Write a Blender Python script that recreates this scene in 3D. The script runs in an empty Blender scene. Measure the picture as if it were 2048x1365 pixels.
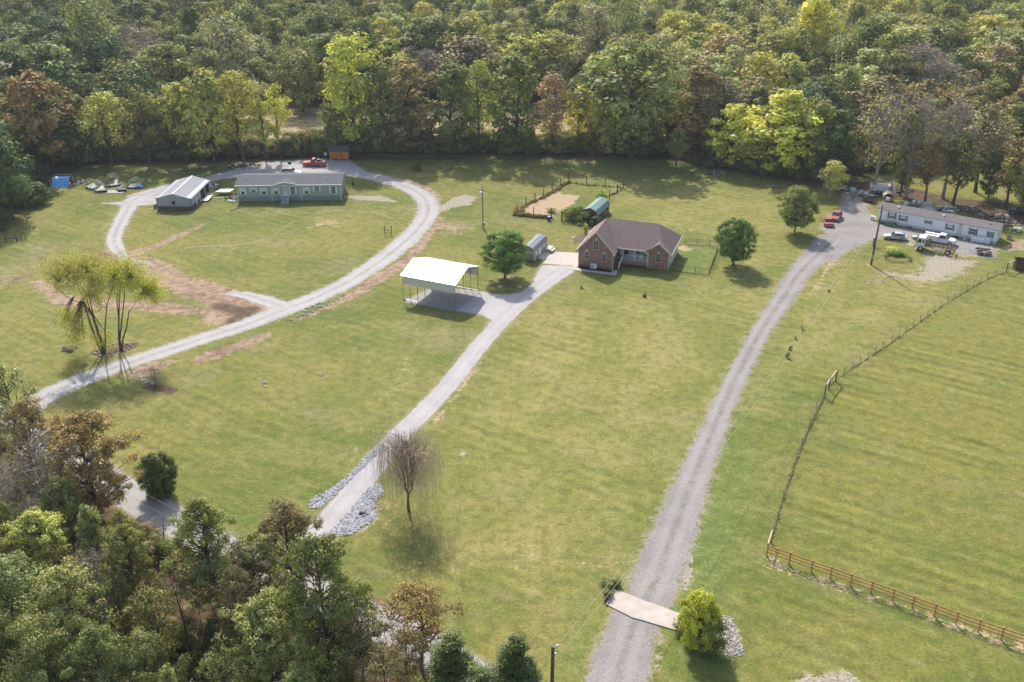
import bpy, math, random
import numpy as np
from mathutils import Vector, Matrix

# ------------------------------------------------------------------ camera, sky, sun, exposure
S = bpy.context.scene
COL = S.collection
CAM_H, PITCH, FPX = 66.0, math.radians(26.2), 2000.0
cam_data = bpy.data.cameras.new('camera')
cam_data.sensor_width = 36.0
cam_data.lens = FPX / 2048 * 36.0
cam_data.clip_start = 1.0
cam_data.clip_end = 9000.0
cam = bpy.data.objects.new('camera', cam_data)
cam.location = (0, 0, CAM_H)
cam.rotation_euler = (math.pi / 2 - PITCH, 0, 0)
COL.objects.link(cam)
S.camera = cam

SUN_ELEV = math.radians(42.5)
SUN_DIR = Vector((-0.24, 1.0, 0)).normalized()           # horizontal direction towards the sun
world = bpy.data.worlds.new('World')
S.world = world
world.use_nodes = True
wn = world.node_tree
wn.nodes.clear()
sky = wn.nodes.new('ShaderNodeTexSky')
sky.sky_type = 'NISHITA'
sky.sun_disc = False
sky.sun_elevation = SUN_ELEV
sky.sun_rotation = math.atan2(SUN_DIR.x, SUN_DIR.y)
sky.air_density = 1.0
sky.dust_density = 2.5
sky.ozone_density = 1.0
bg = wn.nodes.new('ShaderNodeBackground')
bg.inputs['Strength'].default_value = 0.15
wo = wn.nodes.new('ShaderNodeOutputWorld')
wn.links.new(sky.outputs[0], bg.inputs[0])
wn.links.new(bg.outputs[0], wo.inputs[0])

sun_data = bpy.data.lights.new('sun', 'SUN')
sun_data.energy = 3.65
sun_data.angle = math.radians(0.7)
sun_data.color = (1.0, 0.95, 0.88)
sun = bpy.data.objects.new('sun', sun_data)
to_sun = Vector((SUN_DIR.x * math.cos(SUN_ELEV), SUN_DIR.y * math.cos(SUN_ELEV), math.sin(SUN_ELEV)))
sun.rotation_euler = to_sun.to_track_quat('Z', 'Y').to_euler()
sun.location = (-60, 120, 160)
COL.objects.link(sun)

S.view_settings.view_transform = 'Standard'
S.view_settings.look = 'None'
S.view_settings.exposure = 0.62
S.view_settings.gamma = 1.0
S.view_settings.use_curve_mapping = False
S.render.engine = 'CYCLES'
S.cycles.max_bounces = 5
S.cycles.diffuse_bounces = 3
S.cycles.glossy_bounces = 2
S.cycles.transmission_bounces = 2
S.cycles.caustics_reflective = False
S.cycles.caustics_refractive = False

# ------------------------------------------------------------------ measuring: a photo pixel seen on the ground (or at height z)
ST, CT = math.sin(PITCH), math.cos(PITCH)
def G(px, py, z=0.0):
    u = (px - 1024) / FPX
    v = (682.5 - py) / FPX
    t = (z - CAM_H) / (-ST + v * CT)
    return (u * t, (CT + v * ST) * t)
def PJ(x, y, z):
    z0 = z - CAM_H
    d = y * CT - z0 * ST
    return (1024 + FPX * x / d, 682.5 - FPX * (y * ST + z0 * CT) / d)
def VP(px, py, y0):
    """x and height of the pixel's point on the upright plane at distance y0"""
    u = (px - 1024) / FPX
    v = (682.5 - py) / FPX
    t = y0 / (CT + v * ST)
    return (u * t, CAM_H + (-ST + v * CT) * t)
def ZH(x, y, py):
    return VP(1024, py, y)[1]

# ------------------------------------------------------------------ mesh builder
class MB:
    def __init__(s):
        s.v = []; s.f = []
    def poly(s, pts):
        n = len(s.v); s.v += [tuple(p) for p in pts]; s.f.append(tuple(range(n, n + len(pts)))); return s
    def box(s, x0, x1, y0, y1, z0, z1):
        n = len(s.v)
        s.v += [(x0, y0, z0), (x1, y0, z0), (x1, y1, z0), (x0, y1, z0), (x0, y0, z1), (x1, y0, z1), (x1, y1, z1), (x0, y1, z1)]
        for f in ((0, 3, 2, 1), (4, 5, 6, 7), (0, 1, 5, 4), (1, 2, 6, 5), (2, 3, 7, 6), (3, 0, 4, 7)):
            s.f.append(tuple(n + i for i in f))
        return s
    def slab(s, pts, t, d=(0, 0, -1)):
        """polygon thickened by t along d"""
        n = len(s.v); k = len(pts)
        s.v += [tuple(p) for p in pts]
        s.v += [tuple(p[i] + d[i] * t for i in range(3)) for p in pts]
        s.f.append(tuple(range(n, n + k)))
        s.f.append(tuple(range(n + 2 * k - 1, n + k - 1, -1)))
        for i in range(k):
            j = (i + 1) % k
            s.f.append((n + j, n + i, n + k + i, n + k + j))
        return s
    def beam(s, a, b, w, h=None):
        h = h or w
        a = Vector(a); b = Vector(b); d = (b - a)
        if d.length < 1e-6: return s
        d.normalize()
        up = Vector((0, 0, 1)) if abs(d.z) < .95 else Vector((0, 1, 0))
        r = d.cross(up).normalized() * w / 2; u = r.cross(d).normalized() * h / 2
        n = len(s.v)
        for p in (a, b):
            for q in (r + u, -r + u, -r - u, r - u): s.v.append(tuple(p + q))
        for f in ((0, 1, 2, 3), (7, 6, 5, 4), (0, 4, 5, 1), (1, 5, 6, 2), (2, 6, 7, 3), (3, 7, 4, 0)):
            s.f.append(tuple(n + i for i in f))
        return s
    def tube(s, path, radii, sides=6, cap=True):
        n0 = len(s.v); path = [Vector(p) for p in path]
        if not hasattr(radii, '__len__'): radii = [radii] * len(path)
        for i, p in enumerate(path):
            d = (path[min(i + 1, len(path) - 1)] - path[max(i - 1, 0)])
            d = d.normalized() if d.length > 1e-9 else Vector((0, 0, 1))
            ref = Vector((0, 0, 1)) if abs(d.z) < .8 else Vector((1, 0, 0))
            a = d.cross(ref).normalized(); b = d.cross(a)
            for k in range(sides):
                t = 2 * math.pi * k / sides
                s.v.append(tuple(p + (a * math.cos(t) + b * math.sin(t)) * radii[i]))
        for i in range(len(path) - 1):
            for k in range(sides):
                k2 = (k + 1) % sides; o = n0 + i * sides
                s.f.append((o + k, o + k2, o + sides + k2, o + sides + k))
        if cap:
            s.f.append(tuple(n0 + k for k in range(sides))[::-1])
            o = n0 + (len(path) - 1) * sides
            s.f.append(tuple(o + k for k in range(sides)))
        return s
    def cyl(s, x, y, z0, z1, r, sides=12):
        return s.tube([(x, y, z0), (x, y, z1)], r, sides)
    def disc(s, c, axis, r, w, sides=14):
        a = Vector(axis).normalized() * w / 2; c = Vector(c)
        return s.tube([c - a, c + a], r, sides)
    def prism(s, prof, y0, y1):
        """profile of (x,z) points extruded along y"""
        return s.slab([(x, y0, z) for x, z in prof], y1 - y0, (0, 1, 0))
    def mesh(s, name):
        m = bpy.data.meshes.new(name); m.from_pydata(s.v, [], s.f); m.update()
        return m

def link(o, parent=None):
    COL.objects.link(o)
    if parent is not None: o.parent = parent
    return o
def part(name, mb, mat, parent, label=None, stuff=False, smooth=False):
    m = mb if isinstance(mb, bpy.types.Mesh) else mb.mesh(name)
    if mat is not None and len(m.materials) == 0: m.materials.append(mat)
    if smooth: m.polygons.foreach_set('use_smooth', [True] * len(m.polygons))
    o = link(bpy.data.objects.new(name, m), parent)
    if label: o['label'] = label
    if stuff: o['kind'] = 'stuff'
    return o
def thing(name, label, cat, x, y, rz=0, z=0, group=None):
    o = link(bpy.data.objects.new(name, None))
    o.empty_display_size = .3
    o.location = (x, y, z); o.rotation_euler = (0, 0, math.radians(rz))
    return tag(o, label, cat, group)
def tag(o, label, cat=None, group=None, kind=None):
    if label: o['label'] = label
    if cat: o['category'] = cat
    if group: o['group'] = group
    if kind: o['kind'] = kind
    return o
def solo(name, mb, mat, label, cat, x=0, y=0, rz=0, z=0, group=None, smooth=False):
    o = part(name, mb, mat, None, smooth=smooth)
    o.location = (x, y, z); o.rotation_euler = (0, 0, math.radians(rz))
    return tag(o, label, cat, group)

# ------------------------------------------------------------------ materials
class NT:
    def __init__(s, name):
        s.m = bpy.data.materials.new(name); s.m.use_nodes = True
        s.t = s.m.node_tree; s.t.nodes.clear()
        s.out = s.t.nodes.new('ShaderNodeOutputMaterial')
    def n(s, typ, **kw):
        nd = s.t.nodes.new('ShaderNode' + typ)
        for k, v in kw.items():
            if k.startswith('_'): setattr(nd, k[1:], v)
            else: s.set(nd.inputs[k.replace('9', ' ')], v)
        return nd
    def set(s, inp, v):
        if isinstance(v, bpy.types.NodeSocket): s.t.links.new(v, inp)
        elif isinstance(v, (tuple, list)) and len(v) == 3 and inp.type == 'RGBA': inp.default_value = (*v, 1)
        else: inp.default_value = v
    def math(s, op, a, b=0.0, c=None, clamp=False):
        nd = s.t.nodes.new('ShaderNodeMath'); nd.operation = op; nd.use_clamp = clamp
        s.set(nd.inputs[0], a); s.set(nd.inputs[1], b)
        if c is not None: s.set(nd.inputs[2], c)
        return nd.outputs[0]
    def mix(s, f, a, b, mode='MIX'):
        nd = s.t.nodes.new('ShaderNodeMixRGB'); nd.blend_type = mode
        s.set(nd.inputs[0], f); s.set(nd.inputs[1], a); s.set(nd.inputs[2], b)
        return nd.outputs[0]
    def step(s, x, lo, hi):
        nd = s.t.nodes.new('ShaderNodeMapRange'); nd.interpolation_type = 'SMOOTHSTEP'
        s.set(nd.inputs[0], x); nd.inputs[1].default_value = lo; nd.inputs[2].default_value = hi
        return nd.outputs[0]
    def coord(s, kind='Object'):
        return s.n('TexCoord').outputs[kind]
    def pos(s):
        return s.n('NewGeometry').outputs['Position']
    def noise(s, vec, scale, detail=3, rough=.55, mapping=None):
        if mapping is not None:
            mp = s.n('Mapping', Vector=vec); mp.vector_type = 'TEXTURE'
            mp.inputs['Scale'].default_value = tuple(1 / k for k in mapping[0]); mp.inputs['Rotation'].default_value = (0, 0, math.radians(mapping[1]))
            vec = mp.outputs[0]
        nd = s.n('TexNoise', Vector=vec, Scale=scale, Detail=detail, Roughness=rough)
        return nd.outputs[0]
    def attr(s, name):
        nd = s.t.nodes.new('ShaderNodeAttribute'); nd.attribute_name = name
        return nd
    def bsdf(s, color, rough=.8, metal=0.0, spec=.3, normal=None):
        b = s.n('BsdfPrincipled')
        s.set(b.inputs['Base Color'], color); s.set(b.inputs['Roughness'], rough); b.inputs['Metallic'].default_value = metal
        b.inputs['Specular IOR Level'].default_value = spec
        if normal is not None: s.set(b.inputs['Normal'], normal)
        s.t.links.new(b.outputs[0], s.out.inputs[0]); return b
    def bump(s, h, strength=.5, dist=.05):
        nd = s.n('Bump', Height=h, Strength=strength, Distance=dist); return nd.outputs[0]

def mat_plain(name, color, rough=.7, metal=0, spec=.3, var=.12, scale=3.0):
    t = NT(name); c = t.coord()
    n = t.noise(c, scale, 4); n2 = t.noise(c, scale * 9, 2)
    f = t.math('ADD', t.math('MULTIPLY', n, var * 1.6), t.math('MULTIPLY', n2, var * .6))
    f = t.math('ADD', f, 1 - var * 1.1)
    col = t.mix(1.0, color, f, 'MULTIPLY')
    t.bsdf(col, rough, metal, spec); return t.m

def mat_ribs(name, color, axis, pitch, depth=.5, rough=.5, metal=0, dark=.8, spec=.4, var=.08):
    """profiled sheet, lap siding or boards: a periodic relief along one object axis"""
    t = NT(name); c = t.coord()
    sep = t.n('SeparateXYZ', Vector=c); x = sep.outputs[axis]
    fr = t.math('FRACT', t.math('DIVIDE', x, pitch))
    tri = t.math('ABSOLUTE', t.math('SUBTRACT', fr, .5))
    h = t.step(tri, .36, .5)
    n = t.noise(c, .9, 4); n2 = t.noise(c, 14, 2)
    f = t.math('ADD', t.math('MULTIPLY', n, var * 1.6), t.math('ADD', t.math('MULTIPLY', n2, var * .5), 1 - var))
    col = t.mix(1.0, color, f, 'MULTIPLY')
    col = t.mix(h, col, t.mix(1.0, col, (dark, dark, dark), 'MULTIPLY'))
    t.bsdf(col, rough, metal, spec, t.bump(t.math('SUBTRACT', 1.0, h), depth, .03)); return t.m

def mat_brick():
    t = NT('brick'); c = t.coord()
    geo = t.n('NewGeometry'); sp = t.n('SeparateXYZ', Vector=c)
    u = t.math('ADD', sp.outputs[0], sp.outputs[1])
    vec = t.n('CombineXYZ', X=u, Y=sp.outputs[2], Z=0.0).outputs[0]
    b = t.n('TexBrick', Vector=vec, Scale=1.0, Mortar9Size=.012)
    b.inputs['Brick Width'].default_value = .22; b.inputs['Row Height'].default_value = .075
    b.inputs['Color1'].default_value = (.30, .148, .105, 1); b.inputs['Color2'].default_value = (.41, .225, .165, 1)
    b.inputs['Mortar'].default_value = (.30, .24, .20, 1)
    n = t.noise(c, 1.2, 4)
    col = t.mix(.55, b.outputs[0], t.mix(t.step(n, .35, .7), (.29, .145, .10), (.39, .225, .165)))
    t.bsdf(col, .9, 0, .2); return t.m

def mat_shingle(name, c1, c2, streak=.35):
    t = NT(name); c = t.coord()
    b = t.n('TexBrick', Vector=c, Scale=1.0, Mortar9Size=.01)
    b.inputs['Brick Width'].default_value = .33; b.inputs['Row Height'].default_value = .14
    b.inputs['Color1'].default_value = (*c1, 1); b.inputs['Color2'].default_value = (*c2, 1); b.inputs['Mortar'].default_value = (*[k * .6 for k in c1], 1)
    n = t.noise(c, 1.4, 5); n2 = t.noise(c, .8, 3, mapping=((3.0, .35, .35), 0))
    col = t.mix(.5, b.outputs[0], t.mix(n, c1, c2))
    col = t.mix(t.math('MULTIPLY', t.step(n2, .55, .75), streak), col, tuple(k * .5 for k in c1))
    t.bsdf(col, .95, 0, .15); return t.m

def mat_glass_dark(name='window glass', col=(.03, .035, .04)):
    t = NT(name); n = t.noise(t.coord(), .8, 2)
    t.bsdf(t.mix(n, col, tuple(k * 2.2 for k in col)), .12, 0, .6); return t.m
def mat_paint(name, color, rough=.3, spec=.5, dirt=.15):
    t = NT(name); c = t.coord(); n = t.noise(c, 2.2, 4); n2 = t.noise(c, 12, 3)
    col = t.mix(t.math('MULTIPLY', t.step(n, .4, .8), dirt), color, (.2, .17, .13))
    col = t.mix(t.math('MULTIPLY', n2, .12), col, (.25, .23, .2))
    t.bsdf(col, t.math('ADD', t.math('MULTIPLY', n, .2), rough), 0, spec); return t.m
def mat_wood(name, color, axis=0, var=.35):
    t = NT(name); c = t.coord()
    sc = [6, 6, 6]; sc[axis] = .7
    n = t.noise(c, 1.0, 5, .6, mapping=(tuple(sc), 0))
    col = t.mix(n, tuple(k * (1 - var) for k in color), tuple(min(1, k * (1 + var)) for k in color))
    t.bsdf(col, .85, 0, .2); return t.m

# ground colour shared by the grass sheet and by the ragged margins of the gravel sheets
def ground_nodes(t):
    p = t.pos()
    big = t.noise(p, .022, 4, .6); mid = t.noise(p, .11, 5, .65); small = t.noise(p, .75, 6, .72)
    fine = t.noise(p, 3.2, 4, .75); tuft = t.noise(p, 9.0, 3, .7)
    streak = t.noise(p, 1.0, 4, .6, mapping=((.040, .75, 1), -24)); streak2 = t.noise(p, 1.0, 3, .6, mapping=((.05, 1.2, 1), -42))
    pale_n = t.noise(p, .05, 5, .7)
    A = t.attr('mask_a'); B = t.attr('mask_b')
    sa = t.n('SeparateColor', Color=A.outputs['Color']); sb = t.n('SeparateColor', Color=B.outputs['Color'])
    dirt, pale, litter = sa.outputs[0], sa.outputs[1], sa.outputs[2]
    lush, straw, past = sb.outputs[0], sb.outputs[1], sb.outputs[2]
    bright = t.attr('dry').outputs['Fac']
    g = t.mix(t.step(big, .42, .58), (.130, .160, .038), (.222, .204, .060))
    g = t.mix(t.math('MULTIPLY', t.step(mid, .46, .60), .55), g, (.250, .220, .085))
    g = t.mix(t.math('MULTIPLY', t.step(mid, .49, .36), .55), g, (.122, .158, .040))
    g = t.mix(t.math('MULTIPLY', t.step(streak, .50, .60), t.math('MULTIPLY_ADD', past, .25, .30)), g, (.245, .215, .088))
    g = t.mix(t.math('MULTIPLY', t.step(streak2, .53, .62), .42), g, (.118, .146, .040))
    g = t.mix(t.math('MULTIPLY', t.step(pale_n, .53, .66), .55), g, (.275, .228, .135))
    g = t.mix(t.math('MULTIPLY', t.step(past, .2, .8), t.math('MULTIPLY', t.step(mid, .30, .62), .6)), g, (.190, .182, .042))
    lm = t.step(t.math('ADD', lush, t.math('MULTIPLY', t.math('SUBTRACT', mid, .5), .9)), .35, 1.0)
    g = t.mix(t.math('MULTIPLY', lm, .55), g, (.135, .195, .060))
    g = t.mix(t.math('MULTIPLY', t.step(bright, .1, .9), .55), g, t.mix(t.step(mid, .35, .65), (.228, .218, .062), (.330, .285, .120)))
    g = t.mix(t.math('MULTIPLY', t.step(small, .54, .38), .5), g, (.095, .108, .040))
    g = t.mix(t.math('MULTIPLY', t.step(small, .54, .66), .42), g, (.300, .260, .145))
    rot = t.n('Mapping', Vector=t.mix(.02, p, t.n('TexNoise', Vector=p, Scale=.05).outputs['Color'])); rot.vector_type = 'TEXTURE'; rot.inputs['Rotation'].default_value = (0, 0, math.radians(-33))
    ry = t.n('SeparateXYZ', Vector=rot.outputs[0]).outputs[1]
    row = t.math('SINE', t.math('MULTIPLY', ry, 3.3)); row2 = t.math('SINE', t.math('MULTIPLY', ry, 1.27))
    row = t.math('ADD', row, t.math('MULTIPLY', row2, .8))
    rown = t.step(t.noise(p, .06, 3, .6), .42, .62)
    g = t.mix(1.0, g, t.math('MULTIPLY_ADD', t.math('MULTIPLY', row, rown), t.math('MULTIPLY_ADD', past, .06, .075), 1.0), 'MULTIPLY')
    pat = t.math('ADD', t.math('MULTIPLY', t.math('SUBTRACT', small, .5), 1.25), t.math('MULTIPLY', t.math('SUBTRACT', fine, .5), .85))
    pat = t.math('ADD', pat, t.math('MULTIPLY', t.math('SUBTRACT', mid, .5), .6))
    def m(a, lo=.40, hi=.60): return t.step(t.math('ADD', a, pat), lo, hi)
    st = t.mix(small, (.36, .255, .155), (.47, .36, .235))
    g = t.mix(m(straw), g, st)
    dt = t.mix(t.step(t.math('ADD', t.math('MULTIPLY', small, .7), t.math('MULTIPLY', mid, .3)), .36, .62), (.185, .115, .078), (.40, .285, .205))
    g = t.mix(t.math('MULTIPLY', m(dirt, .42, .72), .92), g, dt)
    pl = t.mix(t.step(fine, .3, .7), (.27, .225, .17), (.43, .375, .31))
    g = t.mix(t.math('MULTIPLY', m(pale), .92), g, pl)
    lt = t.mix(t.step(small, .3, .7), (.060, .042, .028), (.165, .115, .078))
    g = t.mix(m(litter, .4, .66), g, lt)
    br = t.math('ADD', t.math('MULTIPLY', t.math('SUBTRACT', fine, .5), 1.5), t.math('ADD', t.math('MULTIPLY', t.math('SUBTRACT', tuft, .5), 1.4), 1.0))
    g = t.mix(1.0, g, br, 'MULTIPLY')
    g = t.mix(t.math('SUBTRACT', 1.0, t.math('MAXIMUM', dirt, t.math('MAXIMUM', pale, straw)), clamp=True), g, t.mix(1.0, g, (.99, 1.0, .85), 'MULTIPLY'))
    h = t.math('ADD', t.math('MULTIPLY', fine, .7), t.math('ADD', t.math('MULTIPLY', tuft, .4), t.math('MULTIPLY', small, 1.2)))
    return p, g, h, small, fine

def mat_ground():
    t = NT('mown grass and soil'); p, g, h, s_, f_ = ground_nodes(t)
    t.bsdf(g, .95, 0, .1, t.bump(h, .55, .22)); return t.m

def mat_gravel(name, c1, c2, track, amp=1.4, weeds=.0, trk=.4):
    t = NT(name); p, g, h, small, fine = ground_nodes(t)
    e = t.attr('edge').outputs['Fac']; mid = t.attr('mid').outputs['Fac']
    peb = t.noise(p, 7.0, 3, .8); big = t.noise(p, .25, 4)
    base = t.mix(t.step(t.math('ADD', t.math('MULTIPLY', peb, .6), t.math('MULTIPLY', fine, .4)), .32, .68), c1, c2)
    base = t.mix(t.math('MULTIPLY', t.step(big, .4, .7), .4), base, tuple(k * .86 for k in c1))
    tr = t.step(t.math('ABSOLUTE', t.math('SUBTRACT', t.math('ABSOLUTE', mid), .85)), .62, .15)
    tr = t.math('MULTIPLY', tr, t.step(t.noise(p, .5, 3), .15, .5))
    base = t.mix(t.math('MULTIPLY', tr, trk), base, track)
    cen = t.math('MULTIPLY', t.step(t.math('ABSOLUTE', mid), .5, .1), weeds)
    base = t.mix(t.math('MULTIPLY', cen, t.step(small, .4, .65)), base, (.16, .15, .09))
    r = t.math('ADD', t.math('MULTIPLY', t.math('SUBTRACT', small, .5), amp * 1.6), t.math('MULTIPLY', t.math('SUBTRACT', fine, .5), amp))
    f = t.step(t.math('ADD', e, r), -.05, .30)
    f2 = t.step(t.math('ADD', e, t.math('MULTIPLY', r, 1.3)), -.8, .3)
    dirt = t.mix(fine, (.27, .20, .14), (.40, .34, .26))
    c = t.mix(f, t.mix(t.math('MULTIPLY', f2, .55), g, dirt), base)
    hh = t.math('ADD', t.math('MULTIPLY', h, .6), t.math('MULTIPLY', peb, .5))
    t.bsdf(c, .95, 0, .1, t.bump(hh, .5, .15)); return t.m

def mat_leaf(name, transl=.24, fixed=None):
    t = NT(name)
    oc = t.n('ObjectInfo').outputs['Color'] if fixed is None else t.n('RGB').outputs[0]
    if fixed is not None: oc.default_value = fixed
    tint = t.attr('tint')
    sp = t.n('SeparateColor', Color=tint.outputs['Color'])
    col = t.mix(1.0, oc, sp.outputs[0], 'MULTIPLY')
    col = t.mix(1.0, col, (6.5, 6.2, 4.0), 'MULTIPLY')
    warm = t.mix(1.0, col, (1.22, 1.07, .72), 'MULTIPLY')
    col = t.mix(t.math('MULTIPLY', sp.outputs[1], .42), col, warm)
    cool = t.mix(1.0, col, (.86, .97, .95), 'MULTIPLY')
    col = t.mix(t.math('MULTIPLY', sp.outputs[2], .7), col, cool)
    d = t.n('BsdfDiffuse', Color=col); tr = t.n('BsdfTranslucent', Color=t.mix(1.0, col, (1.25, 1.2, .6), 'MULTIPLY'))
    gl = t.n('BsdfGlossy', Roughness=.55); gl.inputs['Color'].default_value = (.5, .5, .5, 1)
    m1 = t.n('MixShader', Fac=transl); t.set(m1.inputs[1], d.outputs[0]); t.set(m1.inputs[2], tr.outputs[0])
    m2 = t.n('MixShader', Fac=.05); t.set(m2.inputs[1], m1.outputs[0]); t.set(m2.inputs[2], gl.outputs[0])
    t.t.links.new(m2.outputs[0], t.out.inputs[0]); return t.m
def mat_bark(name, c1, c2):
    t = NT(name); n = t.noise(t.coord(), 2.5, 4, mapping=((1, 1, .25), 0))
    t.bsdf(t.mix(n, c1, c2), .9, 0, .1); return t.m

M = dict(
    ground=mat_ground(),
    gravel=mat_gravel('pale gravel', (.29, .27, .255), (.50, .48, .46), (.46, .44, .425), 1.3, .45),
    gravel_mid=mat_gravel('fine grey gravel', (.37, .345, .33), (.50, .475, .46), (.33, .315, .31), .5),
    gravel_dark=mat_gravel('worn grey gravel', (.18, .163, .15), (.385, .358, .335), (.39, .365, .345), 1.9, .65, .25),
    leaf=mat_leaf('leaves'), leaf_thin=mat_leaf('thin leaves', .45),
    bark=mat_bark('bark', (.06, .048, .038), (.15, .125, .10)),
    bark_pale=mat_bark('pale bark', (.20, .17, .14), (.42, .38, .33)),
    bark_dark=mat_bark('dark bark', (.022, .018, .014), (.06, .05, .038)),
    brick=mat_brick(), glass=mat_glass_dark(), 
    roof_brown=mat_shingle('brown shingles', (.205, .148, .132), (.285, .215, .195)),
    roof_grey=mat_shingle('grey shingles', (.105, .108, .118), (.165, .168, .178), .15),
    roof_old=mat_shingle('faded shingles', (.165, .142, .138), (.235, .205, .198), .3),
    roof_shed=mat_shingle('dark brown shingles', (.10, .075, .07), (.16, .125, .115)),
    cream=mat_plain('cream trim', (.62, .54, .45), .6, var=.06), white=mat_plain('white paint', (.74, .74, .73), .5, var=.05),
    white_dirty=mat_plain('weathered white', (.60, .58, .55), .6, var=.25, scale=1.2),
    siding_green=mat_ribs('sage lap siding', (.40, .42, .325), 2, .2, .5, .6, dark=.85),
    siding_cream=mat_ribs('cream lap siding', (.70, .64, .55), 2, .2, .5, .6, dark=.85),
    siding_white=mat_ribs('white panel siding', (.82, .82, .82), 0, .4, .3, .5, dark=.9),
    concrete=mat_plain('concrete', (.46, .41, .355), .9, var=.18, scale=.9),
    concrete_old=mat_plain('stained concrete', (.46, .40, .34), .9, var=.45, scale=.8),
    white_metal=mat_ribs('white ribbed metal', (.74, .74, .77), 0, .45, .3, .42, .6, .88, .5),
    beige_metal=mat_ribs('beige ribbed metal', (.72, .67, .56), 2, .25, .6, .4, .0, .75),
    barn_metal=mat_ribs('pale grey ribbed roof metal', (.27, .275, .30), 1, .5, .5, .75, 0, .85, .15),
    grey_wall=mat_ribs('grey ribbed wall metal', (.38, .385, .41), 0, .3, .4, .45, 0, .85),
    brown_wall=mat_ribs('brown ribbed wall metal', (.10, .085, .075), 0, .3, .4, .45, 0, .8),
    shed_roof=mat_ribs('blue grey ribbed roof metal', (.27, .275, .31), 1, .4, .6, .35, .2, .75),
    green_roof=mat_ribs('green ribbed roof metal', (.22, .33, .30), 1, .4, .6, .35, .1, .7),
    shed_sage=mat_ribs('sage board wall', (.33, .34, .27), 1, .3, .4, .6, 0, .8),
    barn_wood=mat_ribs('weathered board wall', (.28, .19, .12), 1, .3, .6, .8, 0, .5, .2, .3),
    orange_wood=mat_ribs('orange stained boards', (.58, .20, .07), 0, .25, .5, .7, 0, .6, .2, .2),
    metal=mat_plain('galvanised metal', (.38, .39, .40), .4, .6, var=.1), dark_metal=mat_plain('dark metal', (.05, .05, .05), .5, .3, var=.2),
    steel_green=mat_plain('green grey post paint', (.16, .20, .18), .5, .1, var=.1),
    black=mat_plain('black plastic and painted shade', (.012, .012, .014), .5, var=.3), tyre=mat_plain('tyre rubber', (.018, .018, .018), .85, var=.3),
    rim=mat_plain('wheel rim', (.55, .55, .56), .35, .5, var=.2), rust=mat_plain('rusty steel', (.24, .165, .12), .9, var=.5, scale=4),
    red=mat_paint('red car paint', (.42, .022, .02)), faded_red=mat_paint('faded red car paint', (.38, .062, .065), .5, .3, .4), white_car=mat_paint('white car paint', (.76, .76, .75)),
    silver=mat_paint('silver car paint', (.48, .48, .47)), green_paint=mat_paint('green machine paint', (.05, .25, .05)), teal=mat_plain('teal shutter paint', (.02, .21, .15), .6, var=.08),
    blue_tarp=mat_plain('blue tarpaulin', (.14, .45, .78), .45, var=.2, scale=2), blue=mat_plain('blue plastic', (.02, .06, .30), .5),
    rail_wood=mat_wood('brown stained rail wood', (.52, .265, .115), 0), post_wood=mat_wood('grey post wood', (.20, .155, .115), 2),
    pole_wood=mat_wood('utility pole wood', (.115, .09, .07), 2), dark_wood=mat_wood('dark fence wood', (.06, .04, .03), 0),
    board=mat_wood('raw timber', (.55, .42, .27), 0), plank_brown=mat_ribs('brown upright planks', (.12, .065, .035), 0, .15, .5, .8, 0, .5),
    stone=mat_plain('grey limestone', (.46, .46, .47), .9, var=.45, scale=1.5), stone_dark=mat_plain('dark limestone', (.33, .33, .345), .9, var=.45, scale=1.5), stone_pale=mat_plain('pale stone', (.40, .355, .32), .9, var=.4, scale=2),
    soil=mat_plain('dug soil', (.14, .075, .045), .95, var=.6, scale=1.5), mulch=mat_plain('dark mulch', (.025, .02, .018), .95, var=.5, scale=8),
    brush=mat_plain('dry brush', (.13, .095, .065), .95, var=.5, scale=2),
    wire=mat_plain('power cable', (.42, .43, .33), .5, .2, var=.05), mesh_wire=mat_plain('fence wire', (.20, .19, .17), .6, .4, var=.1),
    poly=mat_plain('clouded plastic sheet', (.24, .23, .23), .4, var=.3, scale=2), pvc=mat_plain('pvc pipe', (.62, .58, .45), .5, var=.1),
    trim_brown=mat_plain('brown steps brick', (.19, .075, .05), .85, var=.3, scale=5),
)

# ------------------------------------------------------------------ ground, gravel and soil
def GP(pts): return [G(*p) for p in pts]
def sd_line(X, Y, pts, hw):
    """signed distance (positive inside) to a chain of capsules; pts in metres"""
    if not hasattr(hw, '__len__'): hw = [hw] * len(pts)
    best = np.full(X.shape, -99.0); mid = np.full(X.shape, 9.0)
    for i in range(len(pts) - 1):
        (ax, ay), (bx, by) = pts[i], pts[i + 1]
        dx, dy = bx - ax, by - ay; L = dx * dx + dy * dy + 1e-9
        t = np.clip(((X - ax) * dx + (Y - ay) * dy) / L, 0, 1)
        d = np.hypot(X - ax - t * dx, Y - ay - t * dy)
        sd = hw[i] + t * (hw[i + 1] - hw[i]) - d
        sgn = ((X - ax) * dy - (Y - ay) * dx) / math.sqrt(L)
        k = sd > best
        best = np.where(k, sd, best); mid = np.where(k, np.where(d < 6, np.copysign(d, sgn), 9.0), mid)
    return best, mid
def sd_poly(X, Y, pts):
    n = len(pts); d = np.full(X.shape, 1e9); ins = np.zeros(X.shape, bool)
    for i in range(n):
        (ax, ay), (bx, by) = pts[i], pts[(i + 1) % n]
        dx, dy = bx - ax, by - ay; L = dx * dx + dy * dy + 1e-9
        t = np.clip(((X - ax) * dx + (Y - ay) * dy) / L, 0, 1)
        d = np.minimum(d, np.hypot(X - ax - t * dx, Y - ay - t * dy))
        c = ((ay > Y) != (by > Y)) & (X < (bx - ax) * (Y - ay) / (by - ay + 1e-12) + ax)
        ins ^= c
    return np.where(ins, d, -d)
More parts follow.
